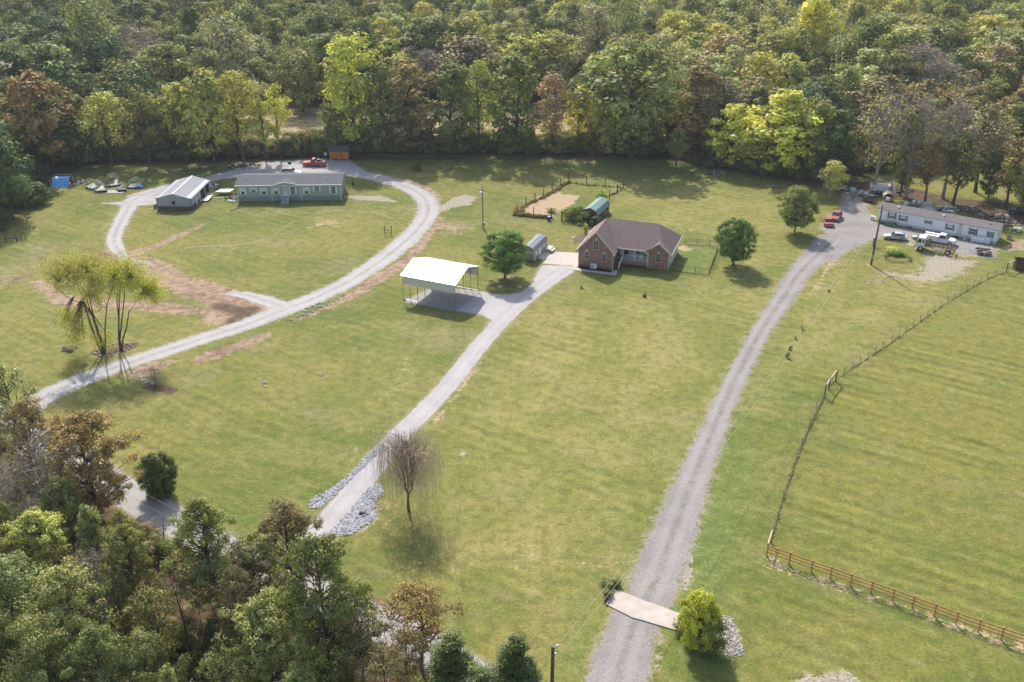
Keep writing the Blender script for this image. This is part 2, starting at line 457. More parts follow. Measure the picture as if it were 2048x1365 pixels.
def smooth_path(pts, hw=None, step=1.5):
    """Catmull-Rom through the points"""
    out, oh = [], []
    for i in range(len(pts) - 1):
        p = [pts[max(i - 1, 0)], pts[i], pts[i + 1], pts[min(i + 2, len(pts) - 1)]]
        n = max(1, int(math.hypot(p[2][0] - p[1][0], p[2][1] - p[1][1]) / step))
        for k in range(n):
            t = k / n
            q = []
            for a in range(2):
                q.append(.5 * (2 * p[1][a] + (p[2][a] - p[0][a]) * t + (2 * p[0][a] - 5 * p[1][a] + 4 * p[2][a] - p[3][a]) * t * t + (3 * p[1][a] - p[0][a] - 3 * p[2][a] + p[3][a]) * t ** 3))
            out.append(tuple(q))
            if hw: oh.append(hw[i] + (hw[i + 1] - hw[i]) * t)
    out.append(pts[-1])
    if hw: oh.append(hw[-1]); return out, oh
    return out

# soil marks: (channel, kind, photo points, half width m / -, softness m, strength)
MARKS = [
    # reddish soil of the yard between the loop drive and the willow
    ('dirt', 'L', [(285, 522), (340, 560), (420, 588), (500, 612), (545, 622)], [2.6, 3.2, 3.6, 3.8, 2.5], 3, 1.0),
    ('dirt', 'L', [(215, 505), (260, 525), (300, 545)], [1.8, 3.5, 3.5], 3, .95),
    ('dirt', 'P', [(52, 565), (85, 557), (128, 585), (165, 597), (215, 590), (250, 602), (340, 600), (405, 618), (410, 634), (360, 630), (300, 625), (225, 618), (150, 622), (105, 606)], 0, 2.5, .9),
    ('dirt', 'L', [(8, 572), (30, 560), (60, 545)], [1.5, 2.2, 1.5], 3, .62),
    ('litter', 'L', [(20, 568), (45, 552)], 1.8, 3, .5),
    ('litter', 'L', [(175, 500), (215, 515), (215, 540), (190, 560)], 2.5, 4, .5),
    ('dirt', 'L', [(405, 622), (450, 632), (495, 622)], [1.6, 3.6, 3.4], 3, .95),
    ('litter', 'L', [(440, 612), (475, 622), (500, 620), (470, 645)], 2.0, 3, .75),
    ('dirt', 'L', [(262, 508), (310, 494), (350, 475), (390, 457), (412, 446)], [1.1, .9, .9, .8, .5], 1.2, 1.05),
    ('litter', 'L', [(410, 446), (425, 425)], 1.2, 2, .55),
    # south shoulder of the loop drive
    ('dirt', 'L', [(880, 438), (858, 470), (835, 500), (800, 530), (760, 556), (725, 580), (690, 600)], [.7, .8, 1.1, 1.4, 1.5, 1.3, .9], 1.5, .95),
    ('dirt', 'L', [(680, 604), (640, 622), (600, 640)], .9, 1.5, .85),
    ('dirt', 'L', [(530, 672), (480, 692), (420, 712), (400, 722)], [1.0, 1.5, 1.8, 1.2], 1.6, .95),
    ('dirt', 'L', [(345, 722), (300, 738), (265, 752)], [1.0, 2.0, 1.6], 2.4, .85),
    ('pale', 'L', [(262, 757), (296, 762)], 1.0, 2, .6),
    ('litter', 'L', [(298, 772), (345, 782)], 1.0, 1.0, 1.0),
    ('dirt', 'L', [(884, 452), (930, 455)], 2.2, 3, .6), ('dirt', 'L', [(915, 470), (905, 455)], 1.2, 2, .6),
    ('pale', 'P', [(868, 412), (885, 410), (905, 397), (930, 389), (952, 395), (940, 412), (910, 414), (890, 422), (872, 428)], 0, 1.5, .95),
    ('pale', 'L', [(865, 385), (872, 405), (872, 430)], 1.0, 2, .7),
    ('dirt', 'L', [(780, 352), (830, 366), (868, 385), (880, 400)], .8, 1.4, .9),
    ('dirt', 'L', [(700, 330), (740, 340), (780, 352)], .8, 1.8, .8),
    ('pale', 'L', [(695, 393), (722, 396), (755, 397), (790, 404)], [.7, 1.4, 1.6, .6], 1.6, 1.0),
    ('pale', 'L', [(790, 405), (825, 415), (845, 421)], .3, .8, .7),
    ('straw', 'L', [(615, 456), (650, 448), (700, 442)], [1.0, 2.2, 1.2], 4, .56),
    ('dirt', 'L', [(590, 461), (640, 452), (660, 450)], .6, 2.5, .5),
    ('dirt', 'L', [(822, 490), (812, 478)], 1.0, 2, .4),
    # north margin of the lawn, leaf litter in the shade of the wood
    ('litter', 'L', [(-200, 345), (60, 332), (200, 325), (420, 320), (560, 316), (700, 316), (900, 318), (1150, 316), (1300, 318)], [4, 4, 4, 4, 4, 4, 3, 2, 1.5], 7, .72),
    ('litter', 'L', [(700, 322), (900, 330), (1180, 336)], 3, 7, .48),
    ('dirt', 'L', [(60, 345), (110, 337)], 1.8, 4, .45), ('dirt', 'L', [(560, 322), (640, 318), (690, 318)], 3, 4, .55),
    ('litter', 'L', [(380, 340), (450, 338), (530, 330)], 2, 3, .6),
    ('dirt', 'L', [(400, 372), (430, 358), (455, 352)], 1.0, 2, .8),
    # around the metal garage, behind the manufactured home
    ('dirt', 'L', [(420, 355), (405, 378), (398, 398)], 1.8, 2.5, .7), ('litter', 'L', [(330, 424), (390, 420), (420, 402)], .8, 1.6, .7),
    ('litter', 'L', [(205, 385), (245, 385), (262, 400)], 2.5, 3, .45), ('pale', 'L', [(205, 407), (245, 408), (262, 410)], [.8, 1.4, 1.5], 2, .75),
    # kitchen garden
    ('straw', 'P', [(1037, 432), (1062, 402), (1104, 380), (1125, 388), (1162, 392), (1145, 410), (1120, 420), (1100, 440), (1070, 436)], 0, 1.8, .95),
    ('straw', 'P', [(1142, 478), (1150, 470), (1178, 467), (1198, 458), (1210, 462), (1185, 475), (1170, 484), (1150, 484)], 0, 1, .9),
    ('dirt', 'L', [(1172, 465), (1192, 456)], .8, 1, .7),
    ('litter', 'L', [(1695, 652), (1760, 655), (1860, 672), (1960, 690), (2060, 720)], .12, 1.6, .36), ('straw', 'L', [(1700, 780), (1860, 812), (2040, 850)], .3, 2.0, .38), ('litter', 'L', [(1700, 800), (1880, 830), (2040, 842)], .3, 1.6, .34),
    ('litter', 'L', [(1720, 745), (1900, 790), (2040, 800)], .2, 1.6, .33), ('straw', 'L', [(440, 470), (560, 520), (700, 540)], .3, 3, .36), ('litter', 'L', [(1120, 1110), (1180, 1130), (1250, 1150)], .2, 1.8, .34),
    ('dirt', 'L', [(330, 560), (400, 600), (470, 640)], 1.5, 4, .5), ('straw', 'L', [(560, 470), (620, 462), (690, 452)], .4, 2, .5),
    ('lush', 'P', [(1344, 502), (1362, 490), (1434, 495), (1418, 549), (1338, 543)], 0, 1, 1.0),
    ('straw', 'L', [(1362, 496), (1372, 498)], 1.6, 2, .6), ('straw', 'L', [(1380, 462), (1390, 458)], 1.2, 2, .6),
    ('lush', 'L', [(1190, 560), (1240, 560), (1320, 560)], 3, 6, .7),
    ('lush', 'L', [(690, 500), (860, 520), (930, 495)], 2.5, 8, .7), ('lush', 'L', [(870, 500), (900, 480), (960, 470)], 3, 6, .6),
    ('lush', 'L', [(0, 470), (140, 420), (200, 470)], 5, 12, .5), ('lush', 'L', [(0, 610), (60, 600), (110, 650), (150, 700)], 4, 9, .6),
    ('lush', 'L', [(390, 850), (420, 800), (460, 740), (560, 690)], 2.5, 9, .5), ('lush', 'L', [(200, 800), (180, 790), (260, 770)], 3, 6, .75),
    ('lush', 'L', [(1500, 640), (1420, 800), (1380, 900), (1300, 1050), (1230, 1150)], 1.2, 4, .55), ('lush', 'L', [(1480, 900), (1440, 1050), (1400, 1180), (1400, 1300)], 3.5, 4, .85),
    ('lush', 'L', [(1130, 1365), (1180, 1250), (1150, 1200)], 2, 4, .85), ('lush', 'L', [(1340, 1240), (1360, 1365), (1500, 1380)], 2, 5, .7),
    ('lush', 'L', [(750, 830), (800, 780), (870, 700)], 1.0, 2.5, .8),
    # right-hand property
    ('pale', 'P', [(1752, 538), (1790, 545), (1825, 548), (1845, 520), (1838, 500), (1800, 488), (1780, 470), (1830, 478), (1860, 505), (1895, 512), (1935, 518), (1990, 520), (1960, 530), (1920, 555), (1880, 565), (1830, 562), (1790, 556), (1752, 548)], 0, 5, .74),
    ('dirt', 'L', [(1728, 566), (1765, 562)], .9, 1.6, .9), ('straw', 'L', [(1740, 530), (1700, 520), (1735, 492)], 1.4, 4, .48),
    ('straw', 'L', [(1760, 548), (1840, 556)], 2, 4, .5), ('straw', 'L', [(1880, 520), (1985, 500), (2048, 500)], 2, 3, .5),
    ('dirt', 'L', [(2075, 478), (2040, 490), (2015, 498)], [2, 1.8, 1.0], 2, .85), ('dirt', 'L', [(1985, 508), (2030, 505)], .7, 2, .7),
    ('litter', 'P', [(1660, 372), (1700, 365), (1760, 360), (1900, 395), (2100, 415), (2100, 455), (2020, 448), (1900, 415), (1810, 402), (1757, 398), (1740, 410), (1700, 398), (1672, 395)], 0, 3, .95),
    ('pale', 'L', [(1680, 375), (1725, 380)], 1.2, 3, .6), ('litter', 'L', [(1705, 400), (1690, 375)], 2, 3, .7),
    ('dirt', 'L', [(1950, 425), (2020, 432), (2060, 440)], 2.0, 3, .8), ('straw', 'L', [(1960, 432), (2050, 446)], 1.2, 2, .55),
    ('dirt', 'L', [(1790, 385), (1900, 408)], 2.5, 4, .5),
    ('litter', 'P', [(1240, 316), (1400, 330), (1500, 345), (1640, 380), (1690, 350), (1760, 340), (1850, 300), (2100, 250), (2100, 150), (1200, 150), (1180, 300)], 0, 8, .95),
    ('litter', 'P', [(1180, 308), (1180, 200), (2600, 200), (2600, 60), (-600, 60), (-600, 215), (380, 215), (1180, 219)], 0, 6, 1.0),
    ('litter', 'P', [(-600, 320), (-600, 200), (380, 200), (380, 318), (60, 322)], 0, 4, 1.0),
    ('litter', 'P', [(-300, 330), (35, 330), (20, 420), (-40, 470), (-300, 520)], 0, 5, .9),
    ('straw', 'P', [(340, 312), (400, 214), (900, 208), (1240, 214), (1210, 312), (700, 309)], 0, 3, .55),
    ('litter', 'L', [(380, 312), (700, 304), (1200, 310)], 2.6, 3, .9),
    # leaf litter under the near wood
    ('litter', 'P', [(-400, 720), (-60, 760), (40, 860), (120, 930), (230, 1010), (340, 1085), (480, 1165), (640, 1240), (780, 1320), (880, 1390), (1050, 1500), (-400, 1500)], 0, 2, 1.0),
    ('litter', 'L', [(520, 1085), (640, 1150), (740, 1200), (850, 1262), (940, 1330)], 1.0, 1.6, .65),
    # verges
    ('straw', 'L', [(1533, 1125), (1650, 1165), (1800, 1215), (2060, 1303)], .7, 2.2, .78), ('pale', 'L', [(1533, 1118), (1580, 1132)], .4, .6, .6),
    ('pale', 'L', [(1620, 1372), (1700, 1368)], 1.3, .8, .9), ('pale', 'P', [(1435, 1230), (1462, 1240), (1475, 1262), (1490, 1308), (1470, 1318), (1430, 1300), (1428, 1255)], 0, .8, .8),
    ('pale', 'L', [(1300, 1265), (1320, 1300), (1310, 1350)], .6, 1.2, .62), ('litter', 'L', [(1210, 1165), (1232, 1160), (1225, 1190)], .6, 1, .75),
    ('pale', 'L', [(1390, 1010), (1375, 1110), (1368, 1170)], 1.0, 1.2, .55),
    ('dirt', 'L', [(1562, 600), (1620, 590), (1650, 545)], .2, 2, .0), ('straw', 'L', [(1622, 590), (1640, 560), (1665, 525), (1700, 498)], .8, 2, .62),
    ('straw', 'L', [(870, 842), (905, 800), (960, 725)], .5, 1.2, .6), ('dirt', 'L', [(866, 850), (885, 832)], .7, 1.5, .6),
    ('dirt', 'L', [(752, 1000), (748, 1040), (720, 1062)], .5, .9, .7), ('pale', 'L', [(715, 1064), (745, 1050)], .4, .8, .6),
    ('straw', 'L', [(780, 1020), (830, 1120), (940, 1140)], 2, 7, .42), ('straw', 'L', [(1040, 1120), (1240, 1130)], 2.5, 8, .42),
    ('straw', 'L', [(700, 930), (820, 700), (700, 700)], 2.5, 8, .35), ('dirt', 'L', [(1098, 1160), (1112, 1163)], .35, .5, .8), ('pale', 'L', [(925, 908), (938, 912)], .3, .4, .9),
    ('pale', 'L', [(1002, 555), (1020, 556)], .7, .9, .7), ('pale', 'L', [(640, 748), (652, 755)], .4, .5, .7),
    ('litter', 'L', [(195, 705), (225, 702), (262, 692)], 1.1, .5, .95),
    ('dry', 'P', [(1060, 610), (1180, 590), (1330, 600), (1420, 560), (1560, 560), (1330, 950), (1240, 1130), (1120, 1180), (900, 1150), (850, 1040), (870, 880), (960, 740)], 0, 14, 1.0),
    ('dry', 'P', [(1190, 400), (1240, 350), (1420, 370), (1580, 385), (1560, 470), (1520, 560), (1440, 560), (1450, 480), (1370, 470), (1220, 420)], 0, 12, 1.0),
    ('dry', 'P', [(700, 960), (620, 860), (640, 700), (760, 630), (960, 640), (930, 690), (780, 860)], 0, 12, .5), ('dry', 'P', [(1600, 560), (1680, 510), (1740, 560), (1980, 520), (1700, 720), (1560, 800), (1500, 900), (1480, 820)], 0, 8, .7),
    ('dry', 'P', [(500, 390), (820, 400), (800, 440), (640, 470), (520, 440)], 0, 10, .4),
    ('past', 'P', [(2400, 430), (2050, 520), (1680, 765), (1650, 800), (1560, 1000), (1540, 1110), (1900, 1235), (2400, 1400)], 0, 2, 1.0),
    ('past', 'P', [(1540, 1130), (1900, 1250), (2300, 1400), (2300, 1500), (1500, 1500), (1450, 1300)], 0, 5, .7),
]
CH = dict(dirt=0, pale=1, litter=2, lush=3, straw=4, past=5, dry=6)
_marks = []
for ch, kind, pts, hw, soft, st in MARKS:
    P_ = GP(pts)
    if kind == 'L':
        r = smooth_path(P_, hw if hasattr(hw, '__len__') else [hw] * len(P_), 2.5); P_, hw = r
    _marks.append((CH[ch], kind, P_, hw, soft, st))
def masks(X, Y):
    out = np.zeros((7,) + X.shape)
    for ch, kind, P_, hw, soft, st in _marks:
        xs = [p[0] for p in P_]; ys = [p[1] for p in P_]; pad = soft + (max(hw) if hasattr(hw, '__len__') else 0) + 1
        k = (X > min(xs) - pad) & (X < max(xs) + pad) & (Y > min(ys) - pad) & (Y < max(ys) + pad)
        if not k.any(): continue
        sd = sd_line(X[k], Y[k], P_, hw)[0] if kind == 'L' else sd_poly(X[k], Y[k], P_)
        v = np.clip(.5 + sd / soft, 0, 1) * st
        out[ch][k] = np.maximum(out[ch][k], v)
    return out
def np_mesh(name, V, F, attrs=(), n=4):
    me = bpy.data.meshes.new(name)
    V = np.asarray(V, np.float32); F = np.asarray(F, np.int32)
    me.vertices.add(len(V)); me.vertices.foreach_set('co', V.ravel())
    me.loops.add(F.size); me.loops.foreach_set('vertex_index', F.ravel())
    me.polygons.add(len(F)); me.polygons.foreach_set('loop_start', np.arange(0, F.size, n, dtype=np.int32))
    me.update(calc_edges=True)
    for an, typ, data in attrs:
        a = me.attributes.new(an, typ, 'POINT')
        a.data.foreach_set('color' if 'COLOR' in typ else 'value', np.asarray(data, np.float32).ravel())
    return me
def mask_attrs(x, y):
    m = masks(x, y); o = np.ones(len(x))
    return [('mask_a', 'FLOAT_COLOR', np.stack([m[0], m[1], m[2], o], 1)), ('mask_b', 'FLOAT_COLOR', np.stack([m[3], m[4], m[5], o], 1)), ('dry', 'FLOAT', m[6])]
def grid_faces(keep, nx, ny):
    """quads of a grid whose cells are kept, and the vertices they use"""
    j, i = np.nonzero(keep)
    a = j * nx + i
    F = np.stack([a, a + 1, a + nx + 1, a + nx], 1)
    used = np.unique(F); remap = np.full(nx * ny, -1); remap[used] = np.arange(len(used))
    return remap[F], used
# one sheet: fine cells where the photo looks, huge cells out to the horizon
xs = np.concatenate([[-4000, -1500, -700, -400, -260], np.arange(-180, 150.1, 1.0), [200, 260, 400, 700, 1500, 4000]])
ys = np.concatenate([[-3000, -900, -200, 0, 40], np.arange(58, 330.1, 1.0), [350, 380, 420, 520, 700, 1200, 2500, 6000]])
X, Y = np.meshgrid(xs, ys)
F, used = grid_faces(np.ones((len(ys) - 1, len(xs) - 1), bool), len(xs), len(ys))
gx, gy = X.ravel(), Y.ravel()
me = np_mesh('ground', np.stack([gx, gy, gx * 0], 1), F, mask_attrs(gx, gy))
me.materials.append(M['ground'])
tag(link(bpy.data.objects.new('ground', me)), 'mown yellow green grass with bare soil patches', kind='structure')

def sheet(name, shapes, mat, z, label, step=.5, pad=1.3, sharp=False):
    """a ragged-edged sheet of gravel: shapes = [(kind, photo points, half widths)]"""
    P_ = []
    for kind, pts, hw in shapes:
        q = GP(pts)
        if kind == 'L':
            q, hw = smooth_path(q, hw if hasattr(hw, '__len__') else [hw] * len(q), 1.5)
        P_.append((kind, q, hw))
    ax = [p[0] for s in P_ for p in s[1]]; ay = [p[1] for s in P_ for p in s[1]]
    xs = np.arange(min(ax) - 5, max(ax) + 5, step); ys = np.arange(min(ay) - 5, max(ay) + 5, step)
    X, Y = np.meshgrid(xs, ys); sd = np.full(X.shape, -99.0); mid = np.full(X.shape, 9.0)
    for kind, q, hw in P_:
        if kind == 'L': s_, m_ = sd_line(X, Y, q, hw)
        else: s_ = sd_poly(X, Y, q); m_ = np.full(X.shape, 9.0)
        k = (s_ > sd) if kind == 'P' else (s_ > np.minimum(sd, .2)) | ((m_ < 5) & (s_ > 0))
        mid = np.where(k & (kind == 'L'), m_, mid); sd = np.maximum(sd, s_)
    nx, ny = len(xs), len(ys)
    cell = np.maximum(np.maximum(sd[:-1, :-1], sd[1:, 1:]), np.maximum(sd[1:, :-1], sd[:-1, 1:]))
    F, used = grid_faces(cell > -pad, nx, ny)
    x, y = X.ravel()[used], Y.ravel()[used]
    me = np_mesh(name, np.stack([x, y, x * 0 + z], 1), F, mask_attrs(x, y) + [('edge', 'FLOAT', sd.ravel()[used]), ('mid', 'FLOAT', mid.ravel()[used])])
    me.materials.append(mat)
    return tag(link(bpy.data.objects.new(name, me)), label, kind='structure')

LOOP = [(-60, 885), (20, 845), (75, 803), (130, 774), (200, 746), (270, 722), (340, 699), (420, 673), (500, 647), (560, 623), (640, 592), (700, 562), (760, 523), (812, 482), (842, 450), (856, 425), (852, 402), (835, 385), (800, 369), (760, 357), (700, 346), (640, 339), (590, 337), (530, 341), (480, 348), (430, 356), (390, 365)]
sheet('loop_driveway', [('L', LOOP, [2.2, 2.2, 2.1, 2.0, 1.9, 1.9, 1.9, 1.9, 2.0, 2.2, 2.1, 2.0, 2.2, 2.3, 2.2, 2.2, 2.2, 2.2, 2.2, 2.2, 2.4, 2.4, 2.4, 2.2, 2.1, 2.0, 2.0]),
    ('L', [(400, 360), (350, 374), (305, 384), (272, 398), (252, 425), (236, 455), (228, 478), (234, 498), (248, 512)], [2.0, 2.0, 2.2, 2.2, 1.6, 1.5, 1.5, 1.4, .9]),
    ('L', [(215, 407), (260, 406), (318, 402)], [.3, 1.4, 1.2]), ('L', [(246, 512), (262, 520), (280, 524), (305, 530)], [.9, .5, .7, .5]), ('L', [(440, 588), (480, 590), (520, 598), (560, 612)], [.2, 1.0, 1.6, 1.8]), ('L', [(462, 585), (500, 592), (545, 607)], [.5, 1.3, 1.6]),
    ('P', [(415, 352), (470, 340), (520, 326), (560, 322), (640, 318), (700, 322), (740, 348), (700, 352), (440, 352)], 0),
    ('P', [(262, 412), (300, 380), (335, 368), (380, 362), (420, 358), (412, 385), (330, 400), (316, 410)], 0)], M['gravel'], .004, 'pale gravel drive looping round the lawn of the sage home')
sheet('middle_driveway', [('L', [(560, 1150), (610, 1105), (645, 1062), (672, 1030), (705, 988), (742, 938), (785, 885), (845, 825), (900, 766), (950, 703), (1000, 646), (1048, 600), (1090, 566), (1125, 540)], [2.6, 2.3, 1.9, 1.8, 1.7, 1.7, 1.6, 1.55, 1.5, 1.5, 1.5, 1.6, 1.8, 2.2]),
    ('P', [(808, 602), (868, 573), (960, 583), (1000, 590), (1040, 586), (1060, 572), (1075, 560), (1060, 600), (1010, 640), (985, 642), (960, 630), (912, 622)], 0),
    ('P', [(1065, 562), (1084, 530), (1155, 533), (1135, 543), (1090, 580)], 0)], M['gravel_mid'], .008, 'smooth grey gravel drive from the road to the brick house', pad=1.0)
RD = [(1170, 1480, 1320), (1160, 1365, 1308), (1185, 1310, 1312), (1212, 1250, 1322), (1240, 1200, 1345), (1262, 1150, 1372), (1290, 1080, 1392), (1318, 1020, 1408), (1347, 960, 1425), (1378, 900, 1442), (1408, 840, 1462), (1436, 780, 1484), (1462, 730, 1510), (1490, 680, 1533), (1518, 635, 1562), (1545, 590, 1596), (1570, 550, 1622), (1600, 515, 1660), (1632, 480, 1705)]
cl, hws = [], []
for l, y, r in RD:
    a, b = G(l, y), G(r, y); cl.append(((l + r) / 2, y)); hws.append((b[0] - a[0]) / 2 * .88)
sheet('right_driveway', [('L', cl, hws),
    ('P', [(1655, 470), (1640, 455), (1660, 430), (1690, 415), (1735, 420), (1752, 448), (1830, 462), (1990, 492), (1994, 505), (1940, 512), (1900, 500), (1840, 478), (1790, 468), (1740, 482), (1700, 500), (1660, 530)], 0),
    ('L', [(1712, 425), (1705, 400), (1700, 385)], [3.0, 2.4, 1.0]), ('L', [(1930, 505), (1985, 513)], [1.5, .7])], M['gravel_dark'], .012, 'long worn gravel drive to the white mobile home', pad=1.6)
sheet('road', [('L', [(-200, 700), (-60, 800), (50, 860), (140, 912), (250, 985), (345, 1040), (430, 1090), (520, 1138), (660, 1205), (800, 1268), (880, 1316), (1000, 1390), (1150, 1470), (1300, 1560)], 2.2)], mat_gravel('worn pale asphalt', (.31, .29, .275), (.42, .40, .38), (.35, .335, .32), .35, 0), .016, 'narrow pale public road under the near trees', pad=.8)

# concrete aprons, paths, slabs
def slab_obj(name, pts, mat, z, label, t=.06, cuts=None):
    o = part(name, MB().slab([(*G(*p), z) for p in pts], t), mat, None)
    return tag(o, label, kind='structure')
slab_obj('concrete_apron', [(1085, 528), (1107, 504), (1162, 507), (1157, 533.5)], M['concrete'], .05, 'pale concrete apron beside the brick garage wing')
slab_obj('garden_path', [(1139, 539.5), (1146, 532.5), (1157, 534.2), (1163, 539), (1223, 546.5), (1227, 540.5), (1236, 541.5), (1231, 551.5)], M['concrete'], .04, 'concrete path along the front of the brick house')
slab_obj('carport_slab', [(806, 604), (868, 574), (962, 586), (912, 622)], mat_plain('grey slab', (.30, .29, .285), .9, var=.25, scale=.6), .045, 'grey gravelly slab under the carport')
br = thing('concrete_bridge', 'pale stained concrete slab bridging the ditch on the long gravel drive', 'bridge', *G(1287, 1222), 0)
bx, by = G(1287, 1222)
pts = [G(1213, 1211), (G(1262, 1236)), G(1310, 1250), G(1351, 1262), G(1357, 1228), G(1325, 1216), G(1300, 1207), G(1290, 1204), G(1262, 1192), G(1228, 1181)]
part('slab', MB().slab([(x - bx, y - by, .12) for x, y in pts], .3), M['concrete_old'], br)
for a, b in ((G(1213, 1212), G(1229, 1182)), (G(1351, 1263), G(1358, 1229))):
    part('kerb', MB().beam((a[0] - bx, a[1] - by, .16), (b[0] - bx, b[1] - by, .16), .16, .12), M['concrete_old'], br)
# thin backfilled trench scar curling across the lawn
tr = smooth_path(GP([(312, 521), (330, 509), (353, 501), (392, 494), (440, 492), (480, 490), (518, 482), (547, 469), (577, 449), (610, 438), (639, 426), (662, 422), (694, 422), (730, 424), (762, 428), (785, 438), (803, 450)]), None, 1.2)
rng = np.random.default_rng(5); v = []; f = []
for i, (x, y) in enumerate(tr):
    w = .09 + .1 * rng.random(); k = rng.normal(0, .05)
    v += [(x + k, y - w, .02), (x + k, y + w, .02)]
    if i: f.append((2 * i - 2, 2 * i - 1, 2 * i + 1, 2 * i))
mb = MB(); mb.v = v; mb.f = f
o = part('trench_scar', mb, mat_plain('dry trench fill', (.30, .27, .14), .95, var=.4, scale=.6), None); tag(o, 'thin pale line of a filled trench across the lawn', kind='structure')

# ------------------------------------------------------------------ trees
def prof_round(t): return math.sqrt(max(0, 1 - (2 * t - 1) ** 2)) ** .8
def prof_oval(t): return math.sin(math.pi * min(1, t * .93 + .07)) ** .6
def prof_top(t): return max(.12, math.sin(math.pi * min(1, .12 + .88 * t) ** 1.25)) ** .75
def prof_cone(t): return (1 - t) ** .75 * .95 + .06
def prof_col(t): return math.sin(math.pi * min(1, t * .9 + .08)) ** .45
def tree_meshes(key, R, H, z0, prof, nc, nl, ls, cr, twigs=5, seed=1, trunk_r=None, flat=.75, wild=1.0, up=.35):
    """trunk mesh (trunk, limbs, twigs) and crown mesh (leaf-sized faces in clumps)"""
    rg = np.random.default_rng(seed); rnd = random.Random(seed)
    tr_r = trunk_r or max(.12, H * .017)
    C = []
    tries = 0
    while len(C) < nc and tries < nc * 40:
        tries += 1
        t = rnd.random() ** .9; a = rnd.uniform(0, 2 * math.pi); rr = rnd.random() ** .42
        lob = 1 + .18 * wild * math.sin(3 * a + seed) + .12 * wild * math.sin(5 * a + t * 6 + seed * 2)
        r = R * prof(t) * rr * lob * .88
        c = (r * math.cos(a), r * math.sin(a), z0 + (H - z0) * (t * .94))
        if all((c[0] - d[0]) ** 2 + (c[1] - d[1]) ** 2 + (c[2] - d[2]) ** 2 > (cr * .6) ** 2 for d in C): C.append(c)
    nc = len(C)
    mb = MB(); top = z0 + (H - z0) * .82
    bx, by = rnd.uniform(-.04, .04) * H, rnd.uniform(-.04, .04) * H
    def tp(z): q = z / H; return Vector((bx * q * q * 2, by * math.sin(q * 3), z))
    n = 6
    mb.tube([tp(top * i / n) for i in range(n + 1)], [tr_r * (1.25 if i == 0 else 1 - .8 * i / n) for i in range(n + 1)], 7)
    for c in C:
        c = Vector(c); hz = max(z0 * .75, min(top * .97, c.z - rnd.uniform(.25, .6) * math.hypot(c.x, c.y) - rnd.uniform(.2, 1)))
        s = tp(hz); mid = (s + c) / 2 + Vector((0, 0, (c - s).length * .10)) + Vector((rnd.uniform(-.3, .3), rnd.uniform(-.3, .3), 0))
        r0 = tr_r * (.42 - .25 * hz / H)
        mb.tube([s, mid, c], [r0, r0 * .6, r0 * .25], 4, False)
        for k in range(twigs):
            d = Vector((rnd.gauss(0, 1), rnd.gauss(0, 1), rnd.gauss(.5, .8))).normalized() * cr * rnd.uniform(.6, 1.25)
            st = c + (mid - c) * rnd.uniform(0, .5)
            q = st + d * .5 + Vector((0, 0, .1 * cr)); w = max(.014, H * .0014)
            mb.tube([st, q, c + d], [w * 1.7, w, w * .5], 3, False)
    trunk = mb.mesh(key + '_trunk')
    if nl <= 0: return trunk, None
    C = np.array(C); ci = rg.integers(0, nc, nl)
    d = rg.normal(size=(nl, 3)); d /= np.linalg.norm(d, axis=1)[:, None]
    csz = (cr * rg.uniform(.6, 1.25, nc))[ci]
    rad = csz * rg.random(nl) ** .45
    P0 = C[ci] + d * rad[:, None] * np.array([1, 1, flat])
    P0[:, 2] = np.maximum(P0[:, 2], z0 * .6)
    out = P0 - np.array([0, 0, z0 + (H - z0) * .35]); out /= np.linalg.norm(out, axis=1)[:, None] + 1e-6
    nrm = d * .85 + out * .5 + np.array([0, 0, up]) + rg.normal(size=(nl, 3)) * .42
    nrm /= np.linalg.norm(nrm, axis=1)[:, None]
    ref = rg.normal(size=(nl, 3)); a = np.cross(nrm, ref); a /= np.linalg.norm(a, axis=1)[:, None]; b = np.cross(nrm, a)
    sz = ls * rg.uniform(.55, 1.35, nl)
    a = a * (sz * .5)[:, None]; b = b * (sz * rg.uniform(.55, .95, nl) * .5)[:, None]
    fold = nrm * (sz * .12)[:, None]
    V = np.stack([P0 - a, P0 - b - fold, P0 + a, P0 + b - fold], 1).reshape(-1, 3)
    F = np.arange(nl * 4).reshape(-1, 4)
    ct = rg.uniform(.62, 1.18, nc)[ci] * rg.uniform(.72, 1.25, nl); warm = np.clip(rg.normal(0, .35, nc)[ci] + rg.normal(0, .25, nl), 0, 1); cool = np.clip(rg.normal(0, .4, nc)[ci], 0, 1)
    T = np.stack([ct * .5, warm, cool, ct * 0 + 1], 1); T = np.repeat(T, 4, 0)
    crown = np_mesh(key + '_crown', V, F, [('tint', 'FLOAT_COLOR', T)])
    return trunk, crown

PALETTE = dict(dark=(.040, .062, .026), green=(.068, .086, .034), mid=(.094, .108, .046), olive=(.105, .112, .045), sage=(.150, .165, .098), yellowgreen=(.182, .186, .066), yellow=(.265, .262, .066),
               gold=(.30, .25, .06), lime=(.205, .235, .045), rust=(.124, .092, .052), oak=(.112, .132, .066), shade=(.060, .098, .030), sageolive=(.112, .128, .050), brown=(.105, .088, .056), pinkbrown=(.165, .125, .095), greybrown=(.130, .115, .090), silver=(.150, .158, .125), cedar=(.044, .062, .019), fresh=(.075, .135, .030))
def colour_of(name, rnd, v=.14):
    c = PALETTE[name]; k = 1 + rnd.uniform(-v, v); h = rnd.uniform(-v, v) * .6
    return (max(0, c[0] * k * (1 + h)), c[1] * k, max(0, c[2] * k * (1 - h)), 1)
